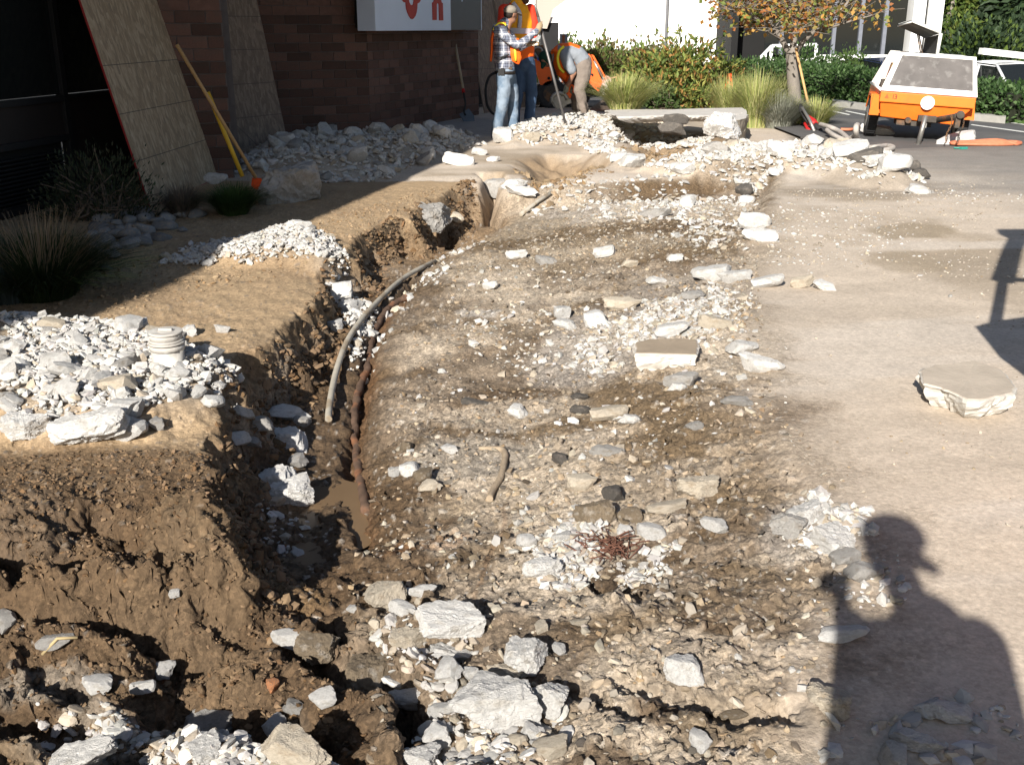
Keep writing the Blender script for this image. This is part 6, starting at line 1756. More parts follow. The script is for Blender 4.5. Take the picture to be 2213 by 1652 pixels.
b = nb(); hull(b, [[Vector((-.10, 0, 0)), Vector((.10, 0, 0)), Vector((.10, .012, 0)), Vector((-.10, .012, 0))], [Vector((-.11, -.03, -.15)), Vector((.11, -.03, -.15)), Vector((.11, -.02, -.15)), Vector((-.11, -.02, -.15))], [Vector((-.02, -.05, -.30)), Vector((.02, -.05, -.30)), Vector((.02, -.04, -.30)), Vector((-.02, -.04, -.30))]])
bmesh.ops.transform(b, matrix=Matrix.Translation(at(1003, 240, t_.y + .05)) @ Matrix.Rotation(-.5, 4, 'Y') @ Matrix.Rotation(.5, 4, 'Z'), verts=b.verts); part('blade', b, mat('blue_grey_steel', (.10, .12, .14), .5, metal=.4), r)
# brooms leaning on the nearest board
g0 = Vector((*G(556, 408), 0))
hd = at(553, 384, g0.y)
br = empty('push_broom', g0, 'wooden handled broom with an orange bristle head, standing beside the grey slab piece', 'broom')
b = nb(); tube(b, [at(382, 96, g0.y - .2), hd], .017, 8); part('handle', b, M_wood, br)
b = nb(); hull(b, [[at(543, 384, g0.y), at(571, 385, g0.y), at(573, 385, g0.y + .1), at(545, 383, g0.y + .1)], [at(541, 396, g0.y), at(566, 409, g0.y), at(568, 409, g0.y + .1), at(543, 395, g0.y + .1)], [at(544, 402, g0.y), at(556, 412, g0.y), at(558, 412, g0.y + .1), at(546, 401, g0.y + .1)]]); bmesh.ops.recalc_face_normals(b, faces=b.faces); part('bristles', b, M_plast, br)
b = nb(); hull(b, [[at(542, 383, g0.y - .02), at(545, 383, g0.y - .02), at(546, 383, g0.y + .1), at(543, 383, g0.y + .1)], [at(537, 401, g0.y - .02), at(542, 403, g0.y - .02), at(543, 402, g0.y + .1), at(538, 400, g0.y + .1)]]); part('head_block', b, M_wood2, br)
b = nb(); tube(b, cat_rom([at(536, 357, g0.y), at(532, 362, g0.y - .02), at(533, 375, g0.y), at(536, 390, g0.y)], 4), .004, 4); part('wire_brace', b, M_steel, br)
tool('yellow_pole', 'yellow tool handle leaning left of the orange broom', 'pole', [('handle', [at(449, 199, g0.y + .25), at(524, 381, g0.y + .15)], .022, M_yel)])
# white sack-like lump behind the grass
put_chunk(0, 0, 38, 24, 'w', 'small whitish stone lump between the board foot and the broom', loc=at(466, 392, g0.y - .1))

# ---------------------------------------------------------------- orange mini tractor with loader arm, behind the bent worker
def R3z(x, y, Y_): return at(1008.5 + x * .18312, y * .18312, Y_)
YTn = 21.3
tr_ = empty('mini_tractor', R3z(900, 1150, YTn), 'orange compact tractor with a loader arm and bucket behind the bent worker', 'tractor')
def pz3(b, pts, Y0, Y1):
    a = [b.verts.new(R3z(x, y, Y0)) for x, y in pts]; c_ = [b.verts.new(R3z(x, y, Y0) + Vector((0, Y1 - Y0, 0))) for x, y in pts]
    b.faces.new(a); b.faces.new(c_); n = len(a)
    for i in range(n): b.faces.new((a[i], a[(i + 1) % n], c_[(i + 1) % n], c_[i]))
    bmesh.ops.recalc_face_normals(b, faces=b.faces)
def tp3(nm, pts, Y0, Y1, m):
    b = nb(); pz3(b, pts, Y0, Y1); return part(nm, b, m, tr_)
tp3('hood', [(800, 700), (930, 690), (985, 730), (1005, 860), (1000, 980), (940, 1008), (870, 1000), (830, 880)], YTn, YTn + .8, M_org2)
b = nb(); disc(b, R3z(970, 922, YTn - .01), .028, .03, 'Y', 18); part('lug_hole_shade_disc', b, M_void, tr_)  # black disc laid on the hood, painting the dark of a hole
tp3('frame', [(830, 1000), (1300, 990), (1330, 1060), (840, 1080)], YTn + .1, YTn + .9, M_dst)
tp3('side_plate', [(1200, 960), (1260, 950), (1280, 1040), (1210, 1060)], YTn - .05, YTn + .05, M_org2)
tp3('front_grille', [(790, 540), (900, 530), (930, 640), (880, 740), (800, 700)], YTn + .2, YTn + .7, M_dst)
b = nb(); tube(b, cat_rom([R3z(780, 600, YTn), R3z(820, 560, YTn), R3z(880, 570, YTn), R3z(900, 640, YTn)], 5), .02, 6); tube(b, [R3z(800, 620, YTn), R3z(850, 700, YTn)], .02, 6); part('hydraulic_lines', b, M_steel, tr_)
b = nb(); bx(b, R3z(848, 695, YTn - .05), (.05, .03, .06), None, .004); part('blue_cap', b, mat('blue_plastic', (.04, .10, .35), .4), tr_)
for px, rr in ((1000, .28), (1290, .28)):
    p = R3z(px, 1080, YTn + .1); p.z = rr - .01
    wheel(tr_, tuple(p - tr_.location), rr, .2, m_r=M_dst)
    tr_.children[-1].rotation_euler = (0, 0, PI / 2)
tp3('loader_arm', [(1412, 640), (1450, 635), (1470, 660), (1610, 985), (1590, 1060), (1560, 1050), (1420, 860)], YTn - .1, YTn, M_org2)
tp3('loader_arm', [(1470, 640), (1500, 650), (1660, 940), (1640, 960), (1600, 900)], YTn + .55, YTn + .65, M_org2)
b = nb(); tube(b, [R3z(1500, 720, YTn + .25), R3z(1600, 900, YTn + .25)], .03, 8); tube(b, [R3z(1600, 900, YTn + .25), R3z(1640, 960, YTn + .25)], .018, 8); part('hydraulic_cylinder', b, M_steel, tr_)
b = nb(); disc(b, R3z(1481, 880, YTn - .11), .022, .03, 'Y', 16); part('pivot_hole_shade_disc', b, M_void, tr_)  # raised dark disc painted as the shaded pivot opening
tp3('lower_link', [(1405, 830), (1450, 850), (1575, 1060), (1550, 1080), (1400, 940)], YTn - .2, YTn - .12, M_org2)
# bucket: open shell towards the right
b = nb()
prof = [(1575, 1060), (1600, 985), (1660, 930), (1705, 915), (1770, 900), (1812, 1085), (1760, 1130), (1690, 1150), (1610, 1120)]
pz3(b, prof, YTn - .35, YTn - .32); pz3(b, prof, YTn + .75, YTn + .78)
pz3(b, [(1575, 1060), (1600, 985), (1610, 990), (1590, 1062)], YTn - .32, YTn + .75); pz3(b, [(1600, 985), (1705, 915), (1708, 925), (1608, 995)], YTn - .32, YTn + .75)
pz3(b, [(1575, 1060), (1590, 1058), (1625, 1112), (1612, 1122)], YTn - .32, YTn + .75)
part('bucket', b, mat('faded_orange', (.80, .26, .14), .5, tint2=(.6, .55, .5), t2scale=4, t2lo=.45, t2hi=.6), tr_)
b = nb(); pz3(b, [(1612, 1108), (1690, 1135), (1762, 1118), (1765, 1132), (1690, 1152), (1608, 1122)], YTn - .36, YTn + .75); part('cutting_edge', b, M_wht, tr_)
b = nb(); pz3(b, [(1712, 925), (1765, 912), (1790, 1085), (1758, 1112)], YTn - .37, YTn - .345); part('bucket_mouth_shade', b, M_void, tr_)  # flat dark sheet painting the shade inside the bucket
# cut-off saw held by the bent worker
YS = 18.2
sw = empty('cutoff_saw', R3z(1120, 1180, YS), 'orange hand-held cut-off saw with a grey blade guard, held by the bent worker', 'saw')
def sp(nm, pts, Y0, Y1, m):
    b = nb(); pz3(b, pts, Y0, Y1); bmesh.ops.bevel(b, geom=list(b.edges), offset=.004, segments=1, affect='EDGES'); return part(nm, b, m, sw)
sp('motor_housing', [(1080, 1100), (1200, 1075), (1240, 1110), (1225, 1165), (1160, 1180), (1060, 1150)], YS, YS + .18, M_org2)
b = nb(); tube(b, cat_rom([R3z(1195, 1120, YS + .05), R3z(1215, 1040, YS + .05), R3z(1235, 1000, YS + .05), R3z(1262, 1030, YS + .05), R3z(1258, 1090, YS + .05)], 5), .016, 8); part('front_handle', b, M_org2, sw)
b = nb(); c_ = R3z(1095, 1195, YS - .03); disc(b, c_, .125, .006, 'Y', 32); part('blade', b, M_steel, sw)
b = nb()
for k in range(14):
    pass
pts = [c_ + Vector((.135 * math.cos(t), 0, .135 * math.sin(t))) for t in np.linspace(.2, 3.4, 16)]
tube(b, pts, .018, 8, flat=[(.018, .035)] * 16); part('blade_guard', b, M_steel, sw)
sp('engine_cover', [(1155, 1160), (1225, 1150), (1240, 1215), (1165, 1240)], YS, YS + .16, M_steel)
sp('drive_arm', [(985, 1150), (1010, 1140), (1085, 1270), (1060, 1285)], YS - .05, YS - .01, M_steel)
# black hose hanging against the far boards
b = nb(); q = [R3z(x, y, 18.6) for x, y in ((330, 860), (270, 900), (232, 1000), (225, 1120), (245, 1240), (290, 1320), (340, 1350))]
tube(b, cat_rom(q, 6), .022, 8); tag(cpart('black_hose', b, M_blk, None), 'black hose arching down behind the plaid worker', 'hose')

# ---------------------------------------------------------------- cars half hidden by the hedge
def car(name, loc, rz, label, paint, suv=False):
    r = empty(name, loc, label, 'car', rz=rz)
    mp = mat(name + '_paint', paint, .25, var=.04, scale=2, coat=.6)
    h = .18
    secs = []
    # x along the car (front +x), body sections: half width, sill z, belt z
    for x, w, z0, z1 in ((-2.1, .62, .38, .80), (-2.0, .80, .26, .92), (-1.4, .88, .22, .98), (0, .89, .22, .98), (1.2, .88, .22, .94), (1.9, .80, .24, .80), (2.15, .62, .34, .66)):
        secs.append([(x, -w, z0), (x, -w * 1.0, (z0 + z1) / 2), (x, -w * .93, z1), (x, 0, z1 + .03), (x, w * .93, z1), (x, w, (z0 + z1) / 2), (x, w, z0), (x, 0, z0 - .03)])
    b = nb(); hull(b, secs); bmesh.ops.bevel(b, geom=list(b.edges), offset=.02, segments=2, affect='EDGES')
    for f in b.faces: f.smooth = True
    o = cpart('body', b, mp, r)
    top = 1.62 if suv else 1.45
    cs = []
    for x, w, z1 in ((-1.95, .70, .95), (-1.62, .66, top - .06), (-.6, .66, top), (.35, .64, top - .05), (1.15, .72, .96)):
        cs.append((x, w, z1))
    b = nb(); secs = [[(x, -.78 if z < 1 else -w, .93), (x, -w, z), (x, 0, z + .02), (x, w, z), (x, .78 if z < 1 else w, .93)] for x, w, z in cs]; hull(b, secs); cpart('glasshouse', b, M_glass, r)
    b = nb(); hull(b, [[(x, -w - .008, z - .05), (x, -w + .02, z + .012), (x, 0, z + .035), (x, w - .02, z + .012), (x, w + .008, z - .05)] for x, w, z in cs[1:4]]); cpart('roof', b, mp, r)
    for sy in (-1, 1):
        for x_, xt in ((-1.95, -1.62), (1.15, .35), (-.3, -.3)):
            b = nb(); rod(b, (x_, sy * .79, .94), (xt, sy * .665, top - .05), .035); cpart('pillar', b, mp, r)
        b = nb(); bx(b, (.75, sy * .98, 1.0), (.12, .18, .13), None, .03); cpart('mirror', b, mp, r)
        b = nb(); bx(b, (-2.04, sy * .62, .80), (.10, .26, .14), None, .02); cpart('tail_light', b, M_red, r)
        b = nb(); bx(b, (2.02, sy * .60, .66), (.16, .30, .13), None, .03); cpart('headlight', b, mat('headlight_glass', (.5, .5, .52), .15), r)
        for x_ in (-1.3, 1.32):
            w_ = wheel(r, (x_, sy * .80, .32), .32, .2); w_.rotation_euler = (0, 0, PI / 2)
    return r
p = at(1890, 140, 31.5); car('parked_car', (p.x, p.y, -.78), math.radians(100), 'dark blue hatchback seen from behind over the hedge, left of the compressor', (.012, .02, .06))
p = at(2205, 150, 27.0); car('parked_car', (p.x, p.y + .6, -.95), math.radians(-75), 'white car facing the viewer over the hedge at the right edge', (.75, .76, .77), True)
b = nb(); bx(b, (at(2190, 117, 29.5) + at(2290, 130, 29.0)) / 2, (3.0, .3, .16), Matrix.Rotation(math.radians(6), 3, 'Y')); tube(b, [at(2270, 130, 29) , at(2270, 190, 29)], .05, 8)
tag(cpart('canopy_beam', b, M_wht, None), 'white sloping beam above the white car at the right edge', 'beam')
# grey and brown pedestal behind the workers
r = empty('utility_pedestal', R3z(1145, 560, 24.5), 'grey and rust coloured pedestal standing behind the bent worker', 'pedestal')
b = nb(); a_ = R3z(1100, 400, 24.5); c_ = R3z(1190, 400, 24.5); bx(b, ((a_.x + c_.x) / 2, 24.5, (a_.z - .1) / 2), (c_.x - a_.x, .3, a_.z + .1), None, .01); part('cabinet', b, mat('pedestal_grey', (.22, .24, .28), .6), r)
b = nb(); bx(b, ((a_.x + c_.x) / 2 - .01, 24.34, (a_.z - .1) / 2), ((c_.x - a_.x) * .35, .02, a_.z + .06)); part('rust_stripe', b, mat('rust_paint', (.28, .10, .05), .7), r)
# small orange net behind the grass, right of the rhododendron
b = nb(); p = at(1574, 185, 21.0); hull(b, [[p + Vector((-.10, 0, -.22)), p + Vector((.12, 0, -.22)), p + Vector((.12, .1, -.22)), p + Vector((-.10, .1, -.22))], [p + Vector((-.02, 0, .22)), p + Vector((.05, 0, .22)), p + Vector((.05, .06, .22)), p + Vector((-.02, .06, .22))]]); tag(cpart('orange_marker', b, M_plast, None), 'small orange marker standing in the shrubs left of the hedge', 'marker')
# ---------------------------------------------------------------- people
def lofted(chains, vox, name, m, parent=None, smooth=3, extra=None):
    """limbs lofted as tapering tubes, fused to one continuous skin"""
    b = nb()
    for pts, rad in chains:
        pts = [Vector(p) for p in pts]
        if isinstance(rad[0], tuple): tube(b, pts, None, 16, flat=rad, up=Vector((0, 1, 0)))
        else: tube(b, pts, rad, 12)
        for e, r in ((pts[0], rad[0]), (pts[-1], rad[-1])):
            rr = r if not isinstance(r, tuple) else min(r)
            k = bmesh.ops.create_icosphere(b, subdivisions=2, radius=rr * .98); bmesh.ops.translate(b, vec=e, verts=k['verts'])
        if not isinstance(rad[0], tuple):
            for p, r in zip(pts[1:-1], rad[1:-1]):
                k = bmesh.ops.create_icosphere(b, subdivisions=2, radius=r * .99); bmesh.ops.translate(b, vec=p, verts=k['verts'])
    if extra: extra(b)
    bmesh.ops.recalc_face_normals(b, faces=b.faces)
    o = obj(name, b, m)
    if parent: o.parent = parent; o.matrix_parent_inverse = Matrix.Translation(parent.location).inverted()
    r_ = o.modifiers.new('fuse', 'REMESH'); r_.mode = 'VOXEL'; r_.voxel_size = vox; r_.use_smooth_shade = True
    s_ = o.modifiers.new('soften', 'SMOOTH'); s_.factor = .5; s_.iterations = smooth
    return o
def folds(o, amt=.010, size=.09):
    t = bpy.data.textures.new('cloth_folds', 'CLOUDS'); t.noise_scale = size
    d = o.modifiers.new('folds', 'DISPLACE'); d.texture = t; d.strength = amt; d.mid_level = .5; return o
def ell_(b, c, r, rot=None):
    k = bmesh.ops.create_icosphere(b, subdivisions=3, radius=1.0)
    M = Matrix.Translation(Vector(c)) @ (rot.to_4x4() if rot is not None else Matrix.Identity(4)) @ Matrix.Diagonal((*r, 1))
    bmesh.ops.transform(b, matrix=M, verts=k['verts'])
def head_geo(b, c, face, s=1.0):
    """skull, jaw, nose, ears, brows for a head at c looking along face"""
    f = Vector(face).normalized(); sx = f.cross(Vector((0, 0, 1))).normalized(); u = sx.cross(f)
    R = Matrix((sx, f, u)).transposed()
    c = Vector(c)
    ell_(b, c + u * .02 * s, (.075 * s, .092 * s, .095 * s), R)
    ell_(b, c + f * .025 * s - u * .055 * s, (.055 * s, .062 * s, .055 * s), R)
    ell_(b, c + f * .098 * s - u * .012 * s, (.012 * s, .020 * s, .022 * s), R)
    ell_(b, c + f * .083 * s - u * .052 * s, (.022 * s, .012 * s, .008 * s), R)
    ell_(b, c + f * .082 * s + u * .022 * s, (.045 * s, .012 * s, .008 * s), R)
    for k in (-1, 1): ell_(b, c + sx * k * .076 * s - u * .002, (.010 * s, .018 * s, .030 * s), R)
    return R
def glove_geo(b, wrist, mid, curl, side, s=1.0):
    """palm and five fingers closing round something; mid = direction of palm, curl = direction the fingers bend to, side = across the palm"""
    w = Vector(wrist); d = Vector(mid).normalized(); c = Vector(curl).normalized(); sd = Vector(side).normalized()
    R = Matrix((sd, d, c)).transposed()
    ell_(b, w + d * .045 * s, (.042 * s, .055 * s, .022 * s), R)
    for k, ln in zip((-1.5, -.5, .5, 1.5), (.030, .036, .034, .027)):
        a = w + d * .085 * s + sd * k * .019 * s
        p1 = a + d * ln * .9 * s + c * .010 * s; p2 = p1 + c * ln * .9 * s; p3 = p2 - d * ln * .8 * s + c * .004
        tube(b, [a - d * .02, a, p1, p2, p3], [.011 * s, .0115 * s, .0105 * s, .0095 * s, .008 * s], 8)
    t0 = w + d * .02 * s - sd * .035 * s; t1 = t0 + d * .035 * s - sd * .02 * s + c * .015; t2 = t1 + c * .035 * s + d * .01
    tube(b, [t0, t1, t2], [.014 * s, .013 * s, .010 * s], 8)
def boot(b, ankle, d, s=1.0):
    a = Vector(ankle); d = Vector((d[0], d[1], 0)).normalized(); z = Vector((0, 0, 1)); sd = d.cross(z); R = Matrix((sd, d, z)).transposed()
    ell_(b, a + d * .075 * s - z * .055 * s, (.046 * s, .145 * s, .045 * s), R)
    ell_(b, a - z * .01 * s, (.050 * s, .058 * s, .085 * s), R)
    bx(b, a + d * .072 * s - z * .088 * s, (.085 * s, .26 * s, .022 * s), R, .008)
M_skin = mat('skin', (.33, .17, .11), .6, var=.08, scale=20)
M_skin2 = mat('fair_skin', (.48, .27, .20), .6, var=.08, scale=20)
M_jean1 = mat('light_jeans', (.12, .17, .235), .9, var=.2, scale=10, bump=.3, bscale=160, tint2=(.22, .27, .33), t2scale=4)
M_jean2 = mat('dark_jeans', (.05, .085, .15), .9, var=.18, scale=10, bump=.3, bscale=160)
M_khaki = mat('grey_work_trousers', (.20, .165, .14), .9, var=.18, scale=8, bump=.3, bscale=120)
M_vest = mat('hi_vis_orange', (.95, .14, .01), .7, var=.08, scale=10)
M_vesty = mat('hi_vis_yellow_orange', (.95, .42, .02), .7, var=.08, scale=10)
M_band = mat('reflective_band', (.55, .52, .55), .35, var=.05)
M_stripe = mat('yellow_stripe', (.90, .75, .05), .6)
M_grey = mat('grey_tshirt', (.24, .26, .29), .9, var=.1, scale=9)
M_redsh = mat('orange_red_shirt', (.75, .05, .02), .8, var=.1, scale=9)
M_glove = mat('tan_leather_glove', (.34, .25, .15), .85, var=.2, scale=30)
M_capm = mat('khaki_cap', (.24, .21, .17), .9, var=.12, scale=25)
M_hair = mat('dark_hair', (.02, .015, .012), .8, var=.2, scale=60)
M_bootm = mat('worn_boots', (.10, .07, .05), .85, var=.25, scale=20)
M_bootl = mat('pale_dusty_boots', (.42, .36, .30), .9, var=.2, scale=20)
M_green = mat('dark_green_cap', (.01, .05, .03), .8, var=.1)
def plaid():
    m = bpy.data.materials.new('plaid_flannel'); m.use_nodes = True; nt = m.node_tree; N = nt.nodes; L = nt.links; b = N['Principled BSDF']
    tc = N.new('ShaderNodeTexCoord'); sp_ = N.new('ShaderNodeSeparateXYZ'); L.new(tc.outputs['Object'], sp_.inputs[0])
    ax = []
    xy_ = N.new('ShaderNodeMath'); xy_.operation = 'ADD'; L.new(sp_.outputs[0], xy_.inputs[0]); L.new(sp_.outputs[1], xy_.inputs[1])
    for src, f in ((xy_.outputs[0], 9.5), (sp_.outputs[2], 8.5)):
        mu = N.new('ShaderNodeMath'); mu.operation = 'MULTIPLY'; mu.inputs[1].default_value = f; L.new(src, mu.inputs[0])
        fr = N.new('ShaderNodeMath'); fr.operation = 'PINGPONG'; fr.inputs[1].default_value = .5; L.new(mu.outputs[0], fr.inputs[0])
        cr = N.new('ShaderNodeValToRGB'); cr.color_ramp.interpolation = 'CONSTANT'
        e = cr.color_ramp.elements; e[0].position = 0; e[0].color = (.62, .62, .64, 1); e[1].position = .09; e[1].color = (.12, .14, .20, 1)
        for p_, v in ((.2, (.36, .37, .40, 1)), (.26, (.03, .035, .06, 1)), (.38, (.16, .18, .24, 1))): q_ = e.new(p_); q_.color = v
        L.new(fr.outputs[0], cr.inputs[0]); ax.append(cr.outputs[0])
    mx = N.new('ShaderNodeMix'); mx.data_type = 'RGBA'; mx.inputs[0].default_value = .5; L.new(ax[0], mx.inputs[6]); L.new(ax[1], mx.inputs[7]); L.new(mx.outputs[2], b.inputs['Base Color']); b.inputs['Roughness'].default_value = .9
    return m
M_plaid = plaid()

# --- worker in a plaid shirt, seen from behind his right side, looking away to the right
Y1 = 15.45
def A(x, y, d=0): return R3z(x, y, Y1 + d)
w1 = empty('person', Vector((A(400, 1560).x, Y1, .02)), 'worker in a plaid shirt, khaki cap and light jeans holding the tall steel bar', 'person')
face1 = Vector((.85, .50, -.15))
hc = A(520, 175)
def ex(b): head_geo(b, hc, face1)
lofted([([A(470, 800), A(440, 600), A(420, 400)], [(.12, .15), (.12, .16), (.12, .17)]), ([A(440, 400), A(480, 290), A(505, 220)], [.07, .06, .055]),
        ([A(450, 830, -.08), A(450, 1150, -.10), A(370, 1540, -.06)], [.085, .065, .045]), ([A(480, 830, .10), A(540, 1150, .12), A(560, 1500, .10)], [.085, .065, .045]),
        ([A(370, 350, -.17), A(590, 520, -.22), A(820, 370, -.12)], [.05, .042, .03]), ([A(440, 350, .17), A(620, 560, .15), A(745, 505, .02)], [.05, .042, .03])], .014, 'body', M_skin, w1, extra=ex)
o = lofted([([A(455, 810), A(450, 740), A(430, 600), A(400, 420), A(400, 330), A(450, 275)], [(.135, .165), (.14, .17), (.135, .175), (.135, .19), (.12, .19), (.075, .10)]),
            ([A(365, 345, -.17), A(470, 440, -.21), A(600, 530, -.22)], [.075, .068, .060]), ([A(600, 530, -.22), A(700, 470, -.19), A(822, 368, -.12)], [.060, .052, .042]),
            ([A(450, 350, .17), A(620, 560, .15)], [.07, .055]), ([A(620, 560, .15), A(738, 508, .02)], [.055, .042]), ([A(440, 290), A(470, 245)], [.085, .070])], .013, 'plaid_shirt', M_plaid, w1); folds(o, .022, .07)
o = lofted([([A(460, 790), A(455, 860), A(450, 920)], [(.135, .165), (.14, .17), (.13, .16)]), ([A(430, 900, -.09), A(445, 1050, -.11), A(420, 1250, -.11), A(365, 1450, -.07), A(350, 1590, -.06)], [.105, .100, .085, .078, .085]),
            ([A(500, 900, .09), A(540, 1080, .12), A(545, 1280, .12), A(550, 1440, .10), A(550, 1570, .10)], [.100, .095, .082, .075, .08])], .014, 'jeans', M_jean1, w1); folds(o, .024, .09)
def ex(b): boot(b, A(350, 1570, -.06) - Vector((0, 0, .02)), (.8, -.3)); boot(b, A(560, 1550, .10), (.9, .2))
lofted([([A(350, 1560, -.06), A(352, 1590, -.06)], [.05, .05])], .012, 'boots', M_bootm, w1, extra=ex)
u = Vector((0, 0, 1)); f = face1.normalized(); sx_ = f.cross(u).normalized()
def ex(b):
    ell_(b, hc + u * .058 - f * .01, (.094, .094, .070)); 
    q = [hc + f * (.085 + .09 * t) + u * (.042 - .025 * t * t) for t in (0, .33, .66, 1)]
    tube(b, q, None, 12, flat=[(.070, .008), (.068, .007), (.055, .006), (.03, .006)], up=u)
lofted([([hc + u * .05, hc + u * .08], [.06, .05])], .008, 'cap', M_capm, w1, smooth=1, extra=ex)
def ex(b): ell_(b, hc - f * .022 + u * .004, (.082, .082, .062))
lofted([([hc - f * .03 + u * .0, hc - f * .03 - u * .03], [.065, .05])], .008, 'hair', M_hair, w1, smooth=1, extra=ex)
b = nb(); tube(b, [A(452, 835), A(452, 872)], None, 24, flat=[(.150, .182)] * 2, up=Vector((0, 1, 0))); part('belt', b, M_hair, w1)
b = nb(); bx(b, A(425, 845, -.19), (.05, .03, .10), None, .006); bx(b, A(390, 850, -.17), (.045, .03, .09), None, .006); part('belt_pouch', b, M_blk, w1)
b = nb(); bx(b, A(500, 805, -.10), (.09, .10, .035), None, .01); part('leather_pouch', b, M_bootm, w1)
# vest: back panel, shoulder strap and loose front flap with its yellow stripe
o = lofted([([A(285, 720, -.02), A(296, 600, -.02), A(300, 450, -.02), A(330, 330, -.02), (A(400, 265, -.02))], [(.016, .10), (.020, .13), (.022, .15), (.025, .15), (.035, .11)]), ([A(335, 330, -.13), A(390, 275, -.14), A(450, 275, -.12)], [.03, .028, .022])], .012, 'vest_back', M_vest, w1); folds(o, .015, .08)
o = lofted([([A(545, 530, -.13), A(575, 620, -.15), A(590, 700, -.14), A(610, 745, -.13)], [(.045, .02), (.075, .03), (.075, .03), (.03, .02)]), ([A(600, 470, .12), A(560, 560, -.05)], [.03, .04])], .010, 'vest_flap', M_vest, w1); folds(o, .01, .08)
b = nb(); tube(b, [A(562, 540, -.17), A(575, 620, -.192), A(580, 718, -.185)], None, 6, flat=[(.016, .006)] * 3, up=Vector((0, 1, 0))); part('yellow_stripe', b, M_stripe, w1)
b = nb(); tube(b, cat_rom([A(312, 355, -.20), A(345, 300, -.21), A(395, 268, -.20), A(450, 280, -.17), A(462, 300, -.17)], 4), None, 6, flat=[(.012, .006)] * 17, up=Vector((0, 1, 0))); part('yellow_piping', b, M_stripe, w1)
b = nb(); tube(b, cat_rom([A(350, 690, -.19), A(420, 670, -.205), A(500, 640, -.19)], 5), .012, 6); part('dark_strap', b, M_blk, w1)
bart, barb = R3z(808, 62, Y1 + .0), R3z(1217, 1650, Y1 + .0)
bdir = (barb - bart).normalized()
def on_bar(y): t = (y - 62) / (1650 - 62); return bart.lerp(barb, t)
h1 = on_bar(290)
def ex(b): glove_geo(b, A(832, 372, -.08), h1 - A(832, 372, -.08) + Vector((-.01, -.03, 0)), (.15, .95, .1), (.6, 0, .8), 1.15)
lofted([([A(815, 385, -.11), A(842, 355, -.07), h1 + Vector((-.005, -.03, .0))], [.048, .046, .044])], .0075, 'glove', M_glove, w1, smooth=1, extra=ex)
h2 = A(775, 520, -.02)
def ex(b): glove_geo(b, A(742, 512, .0), Vector((.8, -.1, .15)), (.1, -.2, -.9), (.1, 1, 0), 1.1)
lofted([([A(728, 515, .03), A(750, 510, 0)], [.044, .042])], .0075, 'glove', M_glove, w1, smooth=1, extra=ex)
bar = empty('digging_bar', barb, 'long steel digging bar with a flattened top, held upright by the plaid worker', 'digging bar')
b = nb(); tube(b, [on_bar(190), on_bar(1640)], [.020, .018], 8); part('shaft', b, mat('bar_steel', (.16, .15, .145), .5, metal=.5, var=.2), bar)
b = nb(); tube(b, [on_bar(50), on_bar(90), on_bar(195)], None, 8, flat=[(.034, .012), (.026, .014), (.022, .020)]); part('flattened_top', b, M_steel, bar)

# --- taller worker behind, facing right, head cut by the picture's top
Y2 = 16.3
def B2(x, y, d=0): return R3z(x, y, Y2 + d)
w2 = empty('person', Vector((B2(660, 1450).x, Y2, .0)), 'tall bearded worker in a yellow-orange vest and dark jeans standing behind the plaid worker', 'person')
hc2 = B2(655, -70); face2 = Vector((.75, -.55, -.2))
def ex(b): head_geo(b, hc2, face2, 1.1)
lofted([([B2(620, 620), B2(600, 300), B2(600, 110)], [(.15, .11), (.17, .12), (.17, .11)]), ([B2(620, 120), B2(640, 0)], [.07, .065]), ([B2(600, 680), B2(620, 1080), B2(560, 1460)], [.09, .07, .05]), ([B2(720, 680, .05), B2(760, 1060, .05), B2(740, 1440, .05)], [.09, .07, .05]),
        ([B2(440, 120), B2(430, 400, -.05), B2(640, 560, -.1)], [.055, .045, .035]), ([B2(740, 120), B2(800, 380), B2(800, 480, -.25)], [.055, .045, .035])], .016, 'body', M_skin2, w2, extra=ex)
o = lofted([([B2(610, 600), B2(600, 350), B2(590, 130), B2(620, 50)], [(.19, .14), (.21, .15), (.215, .14), (.12, .1)]), ([B2(440, 110), B2(420, 280), B2(430, 420, -.05)], [.085, .075, .06]), ([B2(750, 110), B2(795, 260), B2(800, 390)], [.085, .07, .06]), ([B2(800, 390), B2(800, 470, -.22)], [.055, .045])], .014, 'shirt', M_redsh, w2); folds(o, .012, .1)
o = lofted([([B2(625, 655), B2(620, 560), B2(610, 350), B2(600, 150), B2(600, 60)], [(.195, .155), (.20, .16), (.22, .165), (.215, .16), (.16, .12)])], .013, 'vest', M_vesty, w2); folds(o, .014, .1)
o = lofted([([B2(640, 670), B2(640, 540)], [(.200, .158), (.202, .162)])], .013, 'orange_hem', M_vest, w2)
b = nb(); tube(b, [B2(610, 395), B2(612, 330)], None, 28, flat=[(.226, .172)] * 2, up=Vector((0, 1, 0)), cap=False); part('reflective_band', b, M_band, w2)
b = nb(); tube(b, cat_rom([B2(545, 30, -.13), B2(620, 140, -.178), B2(630, 240, -.178), B2(620, 330, -.176)], 4), None, 6, flat=[(.03, .006)] * 13, up=Vector((0, 1, 0))); part('shoulder_band', b, M_band, w2)
o = lofted([([B2(650, 640), B2(655, 740)], [(.18, .14), (.18, .145)]), ([B2(590, 720), B2(600, 900), B2(600, 1120), B2(570, 1300), B2(555, 1480)], [.115, .11, .09, .085, .085]), ([B2(720, 720, .03), B2(745, 900, .03), B2(765, 1100, .03), B2(750, 1300, .03), B2(735, 1470, .03)], [.11, .105, .09, .08, .085])], .015, 'jeans', M_jean2, w2); folds(o, .02, .1)
def ex(b): boot(b, B2(555, 1480), (.8, -.5)); boot(b, B2(735, 1470, .03), (.9, -.3))
